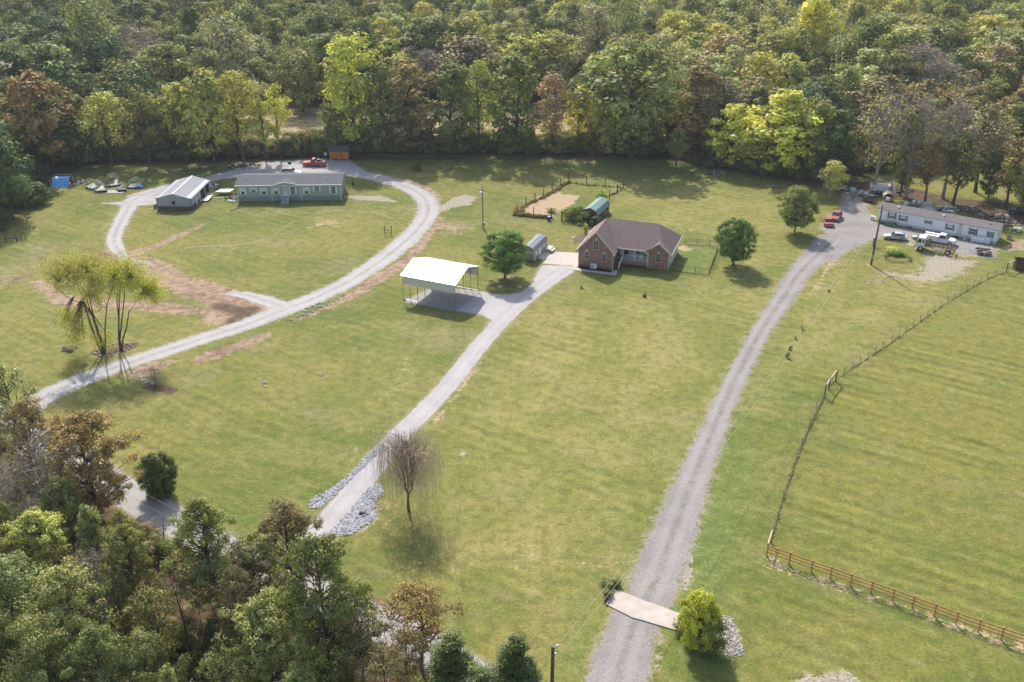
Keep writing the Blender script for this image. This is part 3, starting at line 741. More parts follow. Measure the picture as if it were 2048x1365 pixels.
# kinds: (R, H, z0, profile, clumps, leaves, leaf size, clump radius, twigs)
VAR = {}
def variant(kind, n, *a, **kw):
    VAR[kind] = []
    for i in range(n):
        args = list(a); q_ = (1, .76, 1.28, .9, 1.1)[i % 5]
        if n > 2 and kind != 'yard': args[4] = int(args[4] / q_ ** 1.6); args[7] *= q_
        tr, cr = tree_meshes(kind + '_%d' % i, *args, seed=hash_of(kind) + i * 7, **kw)
        VAR[kind].append((tr, cr, a[0], a[1]))
def hash_of(s): return sum((i + 3) * ord(c) for i, c in enumerate(s)) % 997
variant('broad', 4, 5.0, 14, 1.6, prof_oval, 60, 5200, .50, 1.45, 2, wild=1.2)
variant('tall', 3, 4.2, 18, 2.0, prof_col, 64, 5600, .50, 1.45, 2, wild=1.5)
variant('thin', 3, 4.2, 15, 4.0, prof_top, 46, 2600, .42, 1.25, 7, wild=1.2)
variant('bare', 3, 4.2, 15, 4.0, prof_top, 56, 700, .30, 1.5, 14)
variant('near', 4, 4.5, 12, 2.0, prof_oval, 100, 17000, .20, .92, 6, wild=1.5)
variant('near_thin', 3, 4.2, 11, 3.2, prof_top, 60, 4600, .21, 1.0, 9, wild=1.2)
variant('near_bare', 2, 3.8, 11, 2.5, prof_top, 60, 700, .18, 1.2, 9)
variant('slender', 2, 2.4, 12, 5.5, prof_top, 16, 260, .18, .8, 5, trunk_r=.13)
variant('yard', 3, 4.0, 8, 1.25, prof_round, 190, 20000, .21, .66, 2, wild=.3)
variant('cedar', 2, 2.2, 8, .4, prof_cone, 150, 22000, .10, .42, 2, up=.8)
variant('bush', 3, 2.2, 3.6, .25, prof_round, 34, 2600, .25, .75, 2)
variant('ball', 1, 2.3, 4.2, .1, prof_round, 170, 22000, .12, .42, 1, wild=.15)
BARK = dict(bare='bark_pale', near_bare='bark_pale', slender='bark', thin='bark', cedar='bark_dark')
_trnd = random.Random(11)
def tree(kind, name, label, cat, x, y, h, w, colour, group=None, vi=None, bark=None, rnd=_trnd, z=0):
    vs = VAR[kind]; tr, cr, R, H = vs[rnd.randrange(len(vs)) if vi is None else vi % len(vs)]
    t = thing(name, label, cat, x, y, rnd.uniform(0, 360), z, group)
    s = 1.2 * w / (2 * R); t.scale = (s, s * rnd.uniform(.92, 1.08), h / H)
    o = link(bpy.data.objects.new('trunk', tr), t)
    if not tr.materials: tr.materials.append(M[bark or BARK.get(kind, 'bark')])
    if bark: o.material_slots[0].link = 'OBJECT'; o.material_slots[0].material = M[bark]
    if cr is not None:
        c = link(bpy.data.objects.new('crown', cr), t)
        if not cr.materials: cr.materials.append(M['leaf'])
        c.color = colour_of(colour, rnd)
    return t
def px_tree(kind, name, label, cat, cx, base, top, wpx, colour, **kw):
    """placed by where its foot, top and width are seen; the foot may be out of frame"""
    x, y = G(cx, base); h = ZH(x, y, top)
    d = y * CT + (CAM_H - h * .6) * ST
    return tree(kind, name, label, cat, x, y, h, wpx * d / FPX, colour, **kw)

# single trees and shrubs on the lawns
px_tree('yard', 'shade_tree', 'round dark green shade tree between the carport and the grey shed', 'tree', 1010, 556, 461, 88, 'shade', vi=0)
px_tree('yard', 'shade_tree', 'round green shade tree beside the black garden fence corner', 'tree', 1466, 531, 437, 78, 'shade', vi=1)
px_tree('yard', 'shade_tree', 'olive green shade tree at the bend of the right hand drive', 'tree', 1589, 465, 372, 70, 'sageolive', vi=2)
px_tree('bush', 'young_shrub', 'small bright shrub in the mulch bed behind the brick house', 'shrub', 1171, 468, 447, 11, 'yellowgreen')
px_tree('ball', 'evergreen_bush', 'dense round dark green bush beside the public road', 'bush', 321, 992, 906, 74, 'cedar')
px_tree('ball', 'golden_bush', 'big yellow green feathery bush at the end of the concrete bridge', 'bush', 1392, 1293, 1183, 84, 'lime')
px_tree('bush', 'low_shrub', 'lower dark green half of the bush above the pale rocks', 'bush', 1418, 1302, 1232, 60, 'mid')
px_tree('bush', 'sapling', 'tiny lone sapling on the lawn below the orange shed', 'sapling', 833, 342, 326, 16, 'green')
px_tree('thin', 'sapling', 'slim green sapling in front of the wood behind the brick house', 'sapling', 1352, 331, 256, 42, 'mid')
px_tree('thin', 'sapling', 'small thin sapling left of the golden yellow trees', 'sapling', 1418, 327, 262, 30, 'olive')
px_tree('thin', 'sapling', 'orange tinged young tree beside the scrap at the wood edge', 'sapling', 1660, 398, 318, 52, 'yellowgreen', bark='bark_pale')
for cx, b, tp_, w_, l_ in ((1576, 717, 706, 10, 'dark weed tuft nearest the camera under the power lines'), (1580, 699, 692, 8, 'second dark weed tuft up under the power lines'), (1591, 679, 673, 6, 'third small weed tuft under the power lines'), (1604, 659, 653, 7, 'fourth small weed tuft under the power lines'), (1657, 583, 578, 6, 'farthest small weed tuft under the power lines'),
                          (1222, 1172, 1158, 34, 'dark weeds at the upper end of the concrete bridge'), (1213, 1195, 1180, 22, 'low weeds by the corner of the concrete bridge'), (1372, 1262, 1240, 40, 'dark weeds in the ditch at the lower bridge end'),
                          (1163, 577, 572, 6, 'small dark weed clump on the lawn before the brick house')):
    px_tree('bush', 'weed_clump', l_, 'weeds', cx, b, tp_, w_, 'mid', group='weed clumps in the mown grass')

# ---- the wood behind: trees that stand out, left to right (centre, foot, top, width in the photo)
EDGE = [
    ('broad', 20, 432, 265, 110, 'dark', 'dark green tree at the left edge of the lawn'),
    ('broad', -10, 380, 210, 110, 'dark', 'dark green tree cut by the left picture edge'),
    ('broad', 62, 345, 245, 100, 'dark', 'dark low tree left of the rust brown crown'),
    ('broad', 100, 340, 135, 145, 'rust', 'broad rust brown tree at the far left of the wood edge'),
    ('broad', 158, 334, 225, 80, 'dark', 'dark green tree right of the rust brown crown'),
    ('thin', 225, 326, 178, 95, 'yellowgreen', 'loose yellow green tree behind the hoop frames'),
    ('thin', 300, 326, 168, 85, 'olive', 'thin olive brown tree left of the bright multi stemmed one'),
    ('thin', 372, 322, 158, 90, 'yellowgreen', 'pale yellow green tree above the metal garage'),
    ('broad', 428, 322, 132, 108, 'yellowgreen', 'bright yellow green tree standing before the dry field'),
    ('thin', 488, 322, 134, 90, 'yellowgreen', 'airy yellow green tree left of the slim yellow sapling'),
    ('thin', 562, 319, 165, 52, 'yellow', 'slim yellow tree above the red pickup truck'),
    ('thin', 532, 322, 190, 44, 'yellowgreen', 'small pale tree behind the white car'),
    ('broad', 606, 224, 97, 92, 'mid', 'rounded grey green tree beyond the dry field'),
    ('tall', 712, 303, 62, 100, 'yellow', 'tall yellow green poplar right behind the orange shed'),
    ('broad', 672, 308, 205, 70, 'mid', 'low green tree directly left of the orange shed'),
    ('broad', 768, 306, 120, 95, 'olive', 'olive tree right of the tall yellow poplar'),
    ('tall', 826, 305, 112, 95, 'brown', 'brownish oak between olive and dark green trees'),
    ('broad', 826, 306, 210, 90, 'brown', 'low dark rust tree under the brownish oak'),
    ('tall', 905, 306, 124, 88, 'green', 'narrow dark green tree left of the pale yellow one'),
    ('thin', 958, 305, 112, 72, 'yellowgreen', 'pale yellow tree with a white trunk'),
    ('tall', 1030, 307, 104, 98, 'green', 'tall dark green tree with a rounded head'),
    ('thin', 1103, 308, 142, 74, 'pinkbrown', 'pinkish brown thin tree in the wood edge'),
    ('thin', 1157, 308, 168, 60, 'gold', 'small golden tree left of the biggest green one'),
    ('broad', 1262, 315, 74, 190, 'mid', 'biggest broad green tree behind the brick house'),
    ('broad', 1205, 312, 150, 90, 'yellowgreen', 'light green flank tree of the biggest green one'),
    ('tall', 1392, 308, 122, 92, 'brown', 'tall rust speckled tree right of the biggest green one'),
    ('broad', 1462, 335, 205, 96, 'yellow', 'round bright yellow tree at the wood edge'),
    ('broad', 1562, 350, 176, 150, 'yellow', 'largest bright yellow green tree at the wood edge'),
    ('broad', 1525, 345, 255, 90, 'yellowgreen', 'lower yellow green crown under the largest yellow tree'),
    ('broad', 1622, 352, 190, 85, 'olive', 'dull olive tree right of the largest yellow tree'),
    ('broad', 1668, 356, 215, 80, 'dark', 'dark green tree behind the scrap pile'),
    ('bare', 1748, 386, 172, 96, 'yellowgreen', 'tall bare tree with a long pale trunk'),
    ('tall', 1800, 392, 210, 44, 'olive', 'ivy covered narrow tree behind the mobile home'),
    ('bare', 1812, 396, 190, 90, 'greybrown', 'leafless pale crown above the ivy covered tree'),
    ('thin', 1850, 404, 272, 70, 'rust', 'low orange brown tree with a leaning pale trunk'),
    ('thin', 1905, 410, 262, 92, 'olive', 'olive and orange tree behind the silver dome'),
    ('bare', 1885, 398, 190, 90, 'pinkbrown', 'greyish pink leafless tree above the mobile home'),
    ('thin', 1950, 385, 205, 100, 'greybrown', 'grey brown thin tree in the right part of the wood'),
    ('thin', 2012, 416, 275, 80, 'rust', 'orange brown tree above the dark parked car'),
    ('broad', 2046, 430, 250, 70, 'olive', 'green and orange tree cut by the right picture edge'),
    ('broad', 1976, 396, 300, 46, 'dark', 'dark ivy clad trunk in the clearing at right'),
    ('thin', 1722, 352, 262, 50, 'brown', 'thin brown understorey tree behind the white dump trailer'),
    ('broad', 1722, 225, 28, 112, 'green', 'dark green round tree high in the upper right wood'),
    ('broad', 470, 240, 20, 120, 'silver', 'large grey green crown high in the upper left wood'),
    ('broad', 940, 190, 25, 110, 'olive', 'large olive crown in the upper middle of the wood'),
    ('tall', 1185, 200, 5, 70, 'silver', 'silvery tree high in the upper middle of the wood'),
    ('tall', 1610, 200, -8, 90, 'yellow', 'yellow green tree left of the dark round crown'),
    ('broad', 200, 205, -10, 110, 'olive', 'olive crown touching the top edge at upper left'),
]
placed = []
for kind, cx, b, tp_, w_, c_, l_ in EDGE:
    t = px_tree(kind, 'woodland_tree', l_, 'tree', cx, b, tp_, w_, c_, group='trees of the wood behind the houses')
    placed.append((t.location.x, t.location.y, w_ / 8.0 / 2))
# shrubs of the wood edge
# the rest of the wood: nearest ones single, the far remainder one mass
GRID = {  # palette by where the crown shows: column of 256 px, three bands from the top
    0: (['dark', 'dark', 'green', 'green', 'greybrown', 'mid'], ['dark', 'green', 'green', 'greybrown', 'mid'], ['dark', 'dark', 'green', 'olive']),
    1: (['olive', 'green', 'greybrown', 'dark', 'mid'], ['greybrown', 'dark', 'green', 'mid', 'mid', 'sage'], ['dark', 'green', 'olive', 'olive']),
    2: (['mid', 'green', 'greybrown', 'olive', 'sage'], ['olive', 'mid', 'mid', 'sage', 'yellowgreen'], ['dark', 'mid', 'olive']),
    3: (['mid', 'sage', 'green', 'green', 'yellowgreen'], ['olive', 'mid', 'yellowgreen', 'greybrown', 'sage'], ['dark', 'mid', 'olive', 'olive']),
    4: (['mid', 'olive', 'silver', 'yellowgreen', 'green'], ['yellowgreen', 'olive', 'mid', 'olive', 'sage'], ['olive', 'olive', 'dark', 'mid']),
    5: (['silver', 'yellowgreen', 'sage', 'olive', 'yellowgreen'], ['sage', 'silver', 'olive', 'greybrown', 'yellowgreen'], ['greybrown', 'olive', 'mid', 'sage']),
    6: (['yellowgreen', 'yellowgreen', 'mid', 'olive', 'sage'], ['greybrown', 'sage', 'yellowgreen', 'olive', 'silver'], ['brown', 'dark', 'green', 'olive']),
    7: (['yellowgreen', 'olive', 'mid', 'yellowgreen', 'sage'], ['olive', 'greybrown', 'yellowgreen', 'pinkbrown', 'mid'], ['brown', 'greybrown', 'olive', 'olive']),
}
fr = random.Random(42)
def in_wood(x, y):
    px, py = PJ(x, y, 0)
    if px < 380: lim = 322 if px > 40 else 322 + (40 - px) * .8
    elif px < 1185: lim = 212
    elif px < 1440: lim = 305
    elif px < 1690: lim = 305 + (px - 1440) * .22
    else: lim = 330 if px < 1830 else 340
    return py < lim
cand = []
yy = 215.0; row = 0
while yy < 640:
    sp = 9.6 + max(0, yy - 300) * .010
    half = yy * .62 + 26
    n = int(2 * half / sp)
    for i in range(n):
        x = -half + (i + .5 * (row % 2)) * sp + fr.uniform(-2.6, 2.6); y = yy + fr.uniform(-2.8, 2.8)
        if not in_wood(x, y): continue
        if any((x - q[0]) ** 2 + (y - q[1]) ** 2 < (q[2] * .55 + 2.4) ** 2 for q in placed): continue
        cand.append((x, y))
    yy += sp * .80; row += 1
def wood_choice(x, y):
    h = fr.uniform(13, 23) if fr.random() < .85 else fr.uniform(9, 13)
    if y < 262: h *= .86
    px, py = PJ(x, y, h); band = 0 if py < 60 else 1 if py < 130 else 2
    col = fr.choice(GRID[max(0, min(7, int((px + fr.uniform(-60, 60)) // 256)))][band])
    p = {'silver': ('thin', 'thin', 'broad'), 'greybrown': ('thin', 'bare', 'thin'), 'pinkbrown': ('bare', 'thin'), 'brown': ('broad', 'thin'), 'rust': ('broad', 'thin')}.get(col, ('broad', 'broad', 'broad', 'tall', 'thin'))
    kind = fr.choice(p); w = h * fr.uniform(.55, .92) if kind != 'tall' else h * fr.uniform(.42, .6)
    return kind, h, w, col, px, py
MARKERS = [(60, 'the far left corner'), (150, 'the blue tarp shelter'), (260, 'the hoop frames'), (370, 'the metal garage'), (520, 'the left half of the sage home'), (640, 'the right half of the sage home'), (720, 'the orange shed'), (850, 'the loop drive bend'), (980, 'the lawn light pole'), (1090, 'the kitchen garden'), (1190, 'the green roofed barn'), (1300, 'the brick house'), (1430, 'the right shade tree'), (1560, 'the yellow trees'), (1690, 'the red cars'), (1800, 'the left end of the mobile home'), (1930, 'the middle of the mobile home'), (2200, 'the far right corner')]
CNAME = dict(dark='dark green', green='deep green', mid='mid green', olive='olive', sage='sage green', yellowgreen='yellow green', yellow='yellow', gold='golden', rust='rust red', brown='brown', pinkbrown='pinkish brown', greybrown='grey brown', silver='silvery green', oak='pale green', shade='leaf green', sageolive='pale olive')
KNAME = dict(broad='broad crowned', tall='tall narrow', thin='loose airy', bare='nearly leafless')
PLACE = ['near the foot of the wood', 'a little way into the wood', 'in the middle of the wood', 'high in the wood', 'near the top edge of the picture', 'at the top edge of the picture']
used_labels = {}
singles = 0; rest = []
for (x, y) in cand:
    kind, h, w, col, px, py = wood_choice(x, y)
    if singles < 240 and -90 < px < 2140:
        singles += 1
        mk = next(m for lim, m in MARKERS if px <= lim or lim == 2200)
        band = 0 if py > 185 else 1 if py > 140 else 2 if py > 95 else 3 if py > 55 else 4 if py > 15 else 5
        lab = '%s %s tree above %s, %s' % (KNAME[kind], CNAME[col], mk, PLACE[band])
        k = used_labels.get(lab, 0); used_labels[lab] = k + 1
        if k: lab = '%s %s' % (['second', 'third', 'fourth', 'fifth', 'sixth', 'seventh'][min(k, 6) - 1], lab)
        lab = ' '.join(lab.split()[:16])
        tree(kind, 'woodland_tree', lab, 'tree', x, y, h, w, col, group='trees of the wood behind the houses', rnd=fr)
    else: rest.append((x, y, h, w, col, kind))
# far remainder of the wood, edge scrub and undergrowth: masses nobody could count, scattered by geometry nodes
def scatter(name, label, items, sources, mats=None):
    """items: (x, y, sx, sz, index); sources: list of (trunk, crown, colour)"""
    coll = bpy.data.collections.new(name + '_sources')
    for i, (tr, cr, colour) in enumerate(sources):
        o = bpy.data.objects.new('%s_source_%03d' % (name, i), join_meshes(tr, cr)); coll.objects.link(o)
        o.material_slots[1].link = 'OBJECT'; o.material_slots[1].material = leaf_of(colour)
    me = bpy.data.meshes.new(name); me.from_pydata([(a[0], a[1], 0) for a in items], [], [])
    for an, typ, k in (('pick', 'INT', 4),):
        at = me.attributes.new(an, typ, 'POINT'); at.data.foreach_set('value', [int(a[k]) for a in items])
    at = me.attributes.new('grow', 'FLOAT_VECTOR', 'POINT'); at.data.foreach_set('vector', [c for a in items for c in (a[2], a[2], a[3])])
    at = me.attributes.new('turn', 'FLOAT_VECTOR', 'POINT'); at.data.foreach_set('vector', [c for a in items for c in (0, 0, fr.uniform(0, 6.28))])
    o = link(bpy.data.objects.new(name, me)); tag(o, label, kind='stuff')
    g = bpy.data.node_groups.new(name + '_scatter', 'GeometryNodeTree')
    g.interface.new_socket('Geometry', in_out='INPUT', socket_type='NodeSocketGeometry'); g.interface.new_socket('Geometry', in_out='OUTPUT', socket_type='NodeSocketGeometry')
    i_ = g.nodes.new('NodeGroupInput'); o_ = g.nodes.new('NodeGroupOutput'); ip = g.nodes.new('GeometryNodeInstanceOnPoints'); cn = g.nodes.new('GeometryNodeCollectionInfo')
    cn.inputs['Collection'].default_value = coll; cn.inputs['Separate Children'].default_value = True; cn.inputs['Reset Children'].default_value = True
    def at_(n, t):
        a = g.nodes.new('GeometryNodeInputNamedAttribute'); a.data_type = t; a.inputs[0].default_value = n; return a.outputs[0]
    L = g.links.new
    L(i_.outputs[0], ip.inputs['Points']); L(cn.outputs[0], ip.inputs['Instance']); ip.inputs['Pick Instance'].default_value = True
    L(at_('pick', 'INT'), ip.inputs['Instance Index']); L(at_('turn', 'FLOAT_VECTOR'), ip.inputs['Rotation']); L(at_('grow', 'FLOAT_VECTOR'), ip.inputs['Scale'])
    L(ip.outputs[0], o_.inputs[0])
    md = o.modifiers.new('scatter', 'NODES'); md.node_group = g
    return o
_joined = {}
_lm = {}
def leaf_of(c):
    k = tuple(round(x, 2) for x in c)
    if k not in _lm: _lm[k] = mat_leaf('leaves of one shade', .32, c)
    return _lm[k]
def join_meshes(tr, cr):
    key = (tr.name, cr.name)
    if key in _joined: return _joined[key]
    def arr(m):
        v = np.empty(len(m.vertices) * 3, np.float32); m.vertices.foreach_get('co', v)
        return v.reshape(-1, 3)
    va, vb = arr(tr), arr(cr)
    fa = [tuple(p.vertices) for p in tr.polygons]
    fb = np.empty(len(cr.loops), np.int32); cr.loops.foreach_get('vertex_index', fb); fb = fb.reshape(-1, 4) + len(va)
    q = np.array([f for f in fa if len(f) == 4] or [(0, 0, 0, 0)], np.int32)
    t = np.zeros((len(va), 4), np.float32) + .5
    tb = np.empty(len(vb) * 4, np.float32); cr.attributes['tint'].data.foreach_get('color', tb)
    m = np_mesh(tr.name + '_whole', np.concatenate([va, vb]), np.concatenate([q, fb]), [('tint', 'FLOAT_COLOR', np.concatenate([t, tb.reshape(-1, 4)]))])
    m.materials.append(M['bark']); m.materials.append(M['leaf'])
    m.polygons.foreach_set('material_index', np.concatenate([np.zeros(len(q), np.int32), np.ones(len(fb), np.int32)]))
    _joined[key] = m; return m
src, idx = [], {}
for kind in ('broad', 'tall', 'thin', 'bare'):
    for ci, c_ in enumerate(CNAME):
        idx[(kind, c_)] = len(src); v_ = VAR[kind][ci % len(VAR[kind])]
        src.append((v_[0], v_[1], colour_of(c_, fr, .1)))
items = []
for (x, y, h, w, col, kind) in rest:
    R, H = VAR[kind][0][2:4]; items.append((x, y, w / (2 * R), h / H, idx[(kind, col)]))
scatter('far_wood', 'the far remainder of the mixed autumn wood', items, src)
# scrub along the foot of the wood
src = [(VAR['bush'][i % 3][0], VAR['bush'][i % 3][1], colour_of(c_, fr, .1)) for i, c_ in enumerate(['dark', 'green', 'olive', 'brown', 'mid', 'greybrown', 'sage'])]
items = []
def along(pts, n, spread, smin, smax, idxs):
    P_ = smooth_path(GP(pts), None, 1.0)
    for _ in range(n):
        k_ = fr.randrange(len(P_) - 1); u_ = fr.random(); p = (P_[k_][0] * (1 - u_) + P_[k_ + 1][0] * u_, P_[k_][1] * (1 - u_) + P_[k_ + 1][1] * u_); s = fr.uniform(smin, smax)
        items.append((p[0] + fr.gauss(0, spread), p[1] + abs(fr.gauss(0, spread)), s, s * fr.uniform(.7, 1.2), fr.choice(idxs)))
along([(60, 330), (200, 322), (400, 316), (650, 312)], 190, 2.0, .55, 1.5, [0, 0, 1, 2, 3, 4, 5])
along([(690, 306), (900, 306), (1200, 308), (1330, 312)], 190, 2.0, .55, 1.5, [0, 0, 1, 2, 3, 4])
along([(1440, 335), (1560, 355), (1650, 362)], 60, 2.2, .5, 1.3, [0, 1, 3, 5])
along([(-60, 470), (0, 430), (40, 370), (60, 340)], 50, 2.5, .7, 1.8, [0, 0, 1])
along([(1700, 345), (1850, 352), (2080, 330)], 50, 5, .5, 1.3, [0, 1, 3])
scatter('woodland_scrub', 'low tangled scrub along the foot of the wood', items, src)

# ---- the near wood at the lower left
NEAR = [
    ('near_thin', 52, 935, 716, 118, 'sage', 'grey green loose tree at the left edge above the rusty crowns'),
    ('near_bare', 8, 960, 730, 70, 'silver', 'pale bare tree cut by the left picture edge above the drive'),
    ('near', 92, 1000, 796, 128, 'rust', 'rusty leaved tree left of the forked rusty tree'),
    ('near', 205, 1045, 818, 168, 'rust', 'broad rust and green tree with a forked trunk by the road'),
    ('near_bare', 118, 1085, 872, 150, 'greybrown', 'grey leafless tree below the rusty crowns'),
    ('near_bare', 18, 1120, 930, 110, 'greybrown', 'silvery bare tree cut by the left edge'),
    ('near', 100, 1190, 1022, 140, 'yellowgreen', 'bright yellow green tree left of the feathery cedar'),
    ('near', 15, 1215, 1052, 100, 'olive', 'olive tree cut by the left edge above the big oak'),
    ('cedar', 212, 1190, 1000, 100, 'olive', 'feathery olive cedar beside the road bend'),
    ('near', 282, 1250, 1046, 120, 'mid', 'grey green tree between the cedar and the road'),
    ('near_bare', 222, 1275, 1100, 120, 'greybrown', 'tangled bare tree right of the yellow green crown'),
    ('slender', 332, 1110, 1028, 48, 'brown', 'small bare sapling standing against the road'),
    ('slender', 385, 1330, 1120, 90, 'brown', 'slender bare trees in the brown clearing'),
    ('near', 430, 1235, 992, 148, 'olive', 'tall olive tree right of the road opening'),
    ('near', 588, 1180, 1000, 128, 'brown', 'brownish olive tree at the foot of the middle drive'),
    ('near_thin', 510, 1240, 1080, 110, 'greybrown', 'grey brown thin tree left of the deep green oak'),
    ('near', 658, 1385, 1066, 185, 'green', 'deep green rounded oak below the riprap'),
    ('near', 548, 1400, 1185, 160, 'oak', 'grey green leafy tree left of the oak trunk'),
    ('near_thin', 490, 1320, 1130, 90, 'brown', 'thin brown leaved tree in the near wood'),
    ('near_thin', 842, 1335, 1168, 150, 'rust', 'sparse russet tree leaning over the road'),
    ('near_thin', 728, 1385, 1205, 120, 'greybrown', 'sparse grey brown tree right of the deep green oak'),
    ('cedar', 905, 1430, 1258, 150, 'cedar', 'dark green cedar at the bottom left of the lower pole'),
    ('cedar', 1030, 1440, 1262, 140, 'cedar', 'dark green cedar right beside the lower pole'),
    ('cedar', 962, 1470, 1325, 150, 'cedar', 'lower dark cedar between the other two'),
    ('near', 55, 1330, 1112, 180, 'oak', 'big grey green oak at the left edge'),
    ('near', 170, 1370, 1130, 170, 'oak', 'leafy green oak in the middle of the lower left corner'),
    ('near', 10, 1440, 1200, 170, 'green', 'deep green oak crown at the very lower left'),
    ('near', 120, 1470, 1235, 170, 'oak', 'green oak crown at the bottom edge left'),
    ('near', 235, 1480, 1250, 150, 'green', 'green oak crown at the bottom edge, second from left'),
    ('near', 310, 1430, 1265, 130, 'mid', 'rounded green tree left of the bottom clearing'),
    ('near_thin', 330, 1340, 1170, 110, 'olive', 'thin olive tree beside the brown clearing'),
    ('near', 610, 1500, 1330, 120, 'mid', 'low green crown at the bottom edge below the oak'),
    ('near_thin', 780, 1470, 1290, 110, 'brown', 'brown leaved tree at the bottom edge right of the oak'),
    ('near_thin', 460, 1480, 1300, 110, 'olive', 'olive tree at the bottom edge left of the oak'),
    ('cedar', 360, 1490, 1320, 80, 'olive', 'small olive cedar at the bottom edge'),
    ('near', 30, 1160, 985, 80, 'mid', 'mid green tree behind the silvery bare tree'),
    ('near', 150, 1110, 950, 90, 'olive', 'olive tree under the rusty forked crown'),
    ('near_thin', 262, 1160, 1020, 70, 'olive', 'thin olive tree at the near edge of the road bend'),
    ('near', 520, 1220, 1065, 100, 'olive', 'olive crown over the road left of the brownish one'),
    ('near_thin', 455, 1260, 1110, 90, 'sage', 'pale thin tree under the tall olive tree'),
    ('near_bare', 700, 1330, 1190, 80, 'greybrown', 'grey bare tree right of the deep green oak'),
    ('near_thin', 590, 1290, 1140, 80, 'rust', 'russet thin tree left of the deep green oak trunk'),
    ('slender', 420, 1370, 1150, 50, 'brown', 'slim dark trunked tree left in the brown clearing'),
    ('slender', 455, 1400, 1165, 46, 'brown', 'slim dark trunked tree right in the brown clearing'),
    ('near_thin', 820, 1400, 1255, 100, 'brown', 'brown thin tree under the leaning russet one'),
]
for kind, cx, b, tp_, w_, c_, l_ in NEAR:
    px_tree(kind, 'near_tree' if kind != 'cedar' else 'cedar_tree', l_, 'tree', cx, b, tp_, w_, c_, group='trees of the near wood')
src = [(VAR['bush'][i % 3][0], VAR['bush'][i % 3][1], colour_of(c_, fr, .1)) for i, c_ in enumerate(['dark', 'green', 'olive', 'brown', 'mid', 'greybrown', 'rust'])]
items = []
along([(-60, 900), (60, 960), (180, 1050), (330, 1130), (480, 1195), (640, 1265), (760, 1340)], 70, 1.2, .25, .6, [0, 1, 2, 3, 5, 6])
along([(-60, 1200), (120, 1260), (300, 1330), (500, 1380), (700, 1430)], 90, 2.5, .25, .7, [0, 1, 2, 3, 4, 5])
scatter('near_undergrowth', 'tangled undergrowth below the near trees', items, src)

# ---- weeping willow without leaves
def weeping(x, y, h, r, label):
    t = thing('weeping_willow', label, 'tree', x, y)
    rnd = random.Random(3); mb = MB(); tw = MB()
    fork = h * .22
    mb.tube([(0, 0, 0), (-.05, 0, fork * .5), (.0, 0, fork)], [.2, .15, .13], 7)
    mb.tube([(0, 0, fork), (-.25, .1, fork * 1.4), (-.35, 0, h * .78), (-.4, 0, h * .93)], [.12, .09, .05, .02], 6)
    mb.tube([(0, 0, fork), (.5, 0, fork * 1.3), (1.0, .1, h * .78), (1.3, .1, h * .92)], [.10, .07, .04, .02], 6)
    mb.tube([(-.1, 0, fork * 1.15), (-.7, .2, fork * 1.5), (-1.3, .1, h * .75)], [.06, .04, .02], 5)
    mb.tube([(0, 0, fork), (.1, -.6, fork * 1.4), (.1, -1.1, h * .75)], [.06, .04, .02], 5)
    for i in range(72):
        a = rnd.uniform(0, 6.28); q = rnd.random() ** .6 * r * .82
        s = Vector((rnd.uniform(-.4, .6), rnd.uniform(-.3, .3), rnd.uniform(fork * 1.2, h * .85))); e = Vector((q * math.cos(a), q * math.sin(a), h * (1.0 - .22 * (q / r) ** 2) * rnd.uniform(.88, 1)))
        m_ = (s + e) / 2 + Vector((0, 0, .5)); mb.tube([s, m_, e], [.035, .022, .01], 4, False)
        for k in range(15):
            u = rnd.uniform(.25, 1); p = s.lerp(m_, u * 2) if u < .5 else m_.lerp(e, u * 2 - 1)
            ln = rnd.uniform(.4, .95) * h * (.4 + .6 * q / r); o = Vector((math.cos(a), math.sin(a), 0)) * rnd.uniform(.2, 1.1) + Vector((rnd.gauss(0, .45), rnd.gauss(0, .45), 0))
            pts = [p, p + o * .6 + Vector((0, 0, .1)), p + o + Vector((0, 0, -ln * .45)), p + o * 1.15 + Vector((rnd.gauss(0, .16), rnd.gauss(0, .16), -ln))]
            if pts[-1].z < .3: ln = max(.5, (p.z - .4) * rnd.uniform(.75, 1)); pts[2].z = p.z - ln * .45; pts[3].z = p.z - ln
            tw.tube(pts, [.010, .009, .007, .004], 3, False)
    part('trunk', mb, M['bark'], t)
    part('hanging_twigs', tw, mat_plain('tan willow twigs', (.52, .40, .29), .9, var=.3, scale=2), t, stuff=True)
x, y = G(818, 1023); weeping(x, y, ZH(x, y, 864), 4.9, 'leafless tan weeping willow on the slope right of the riprap')

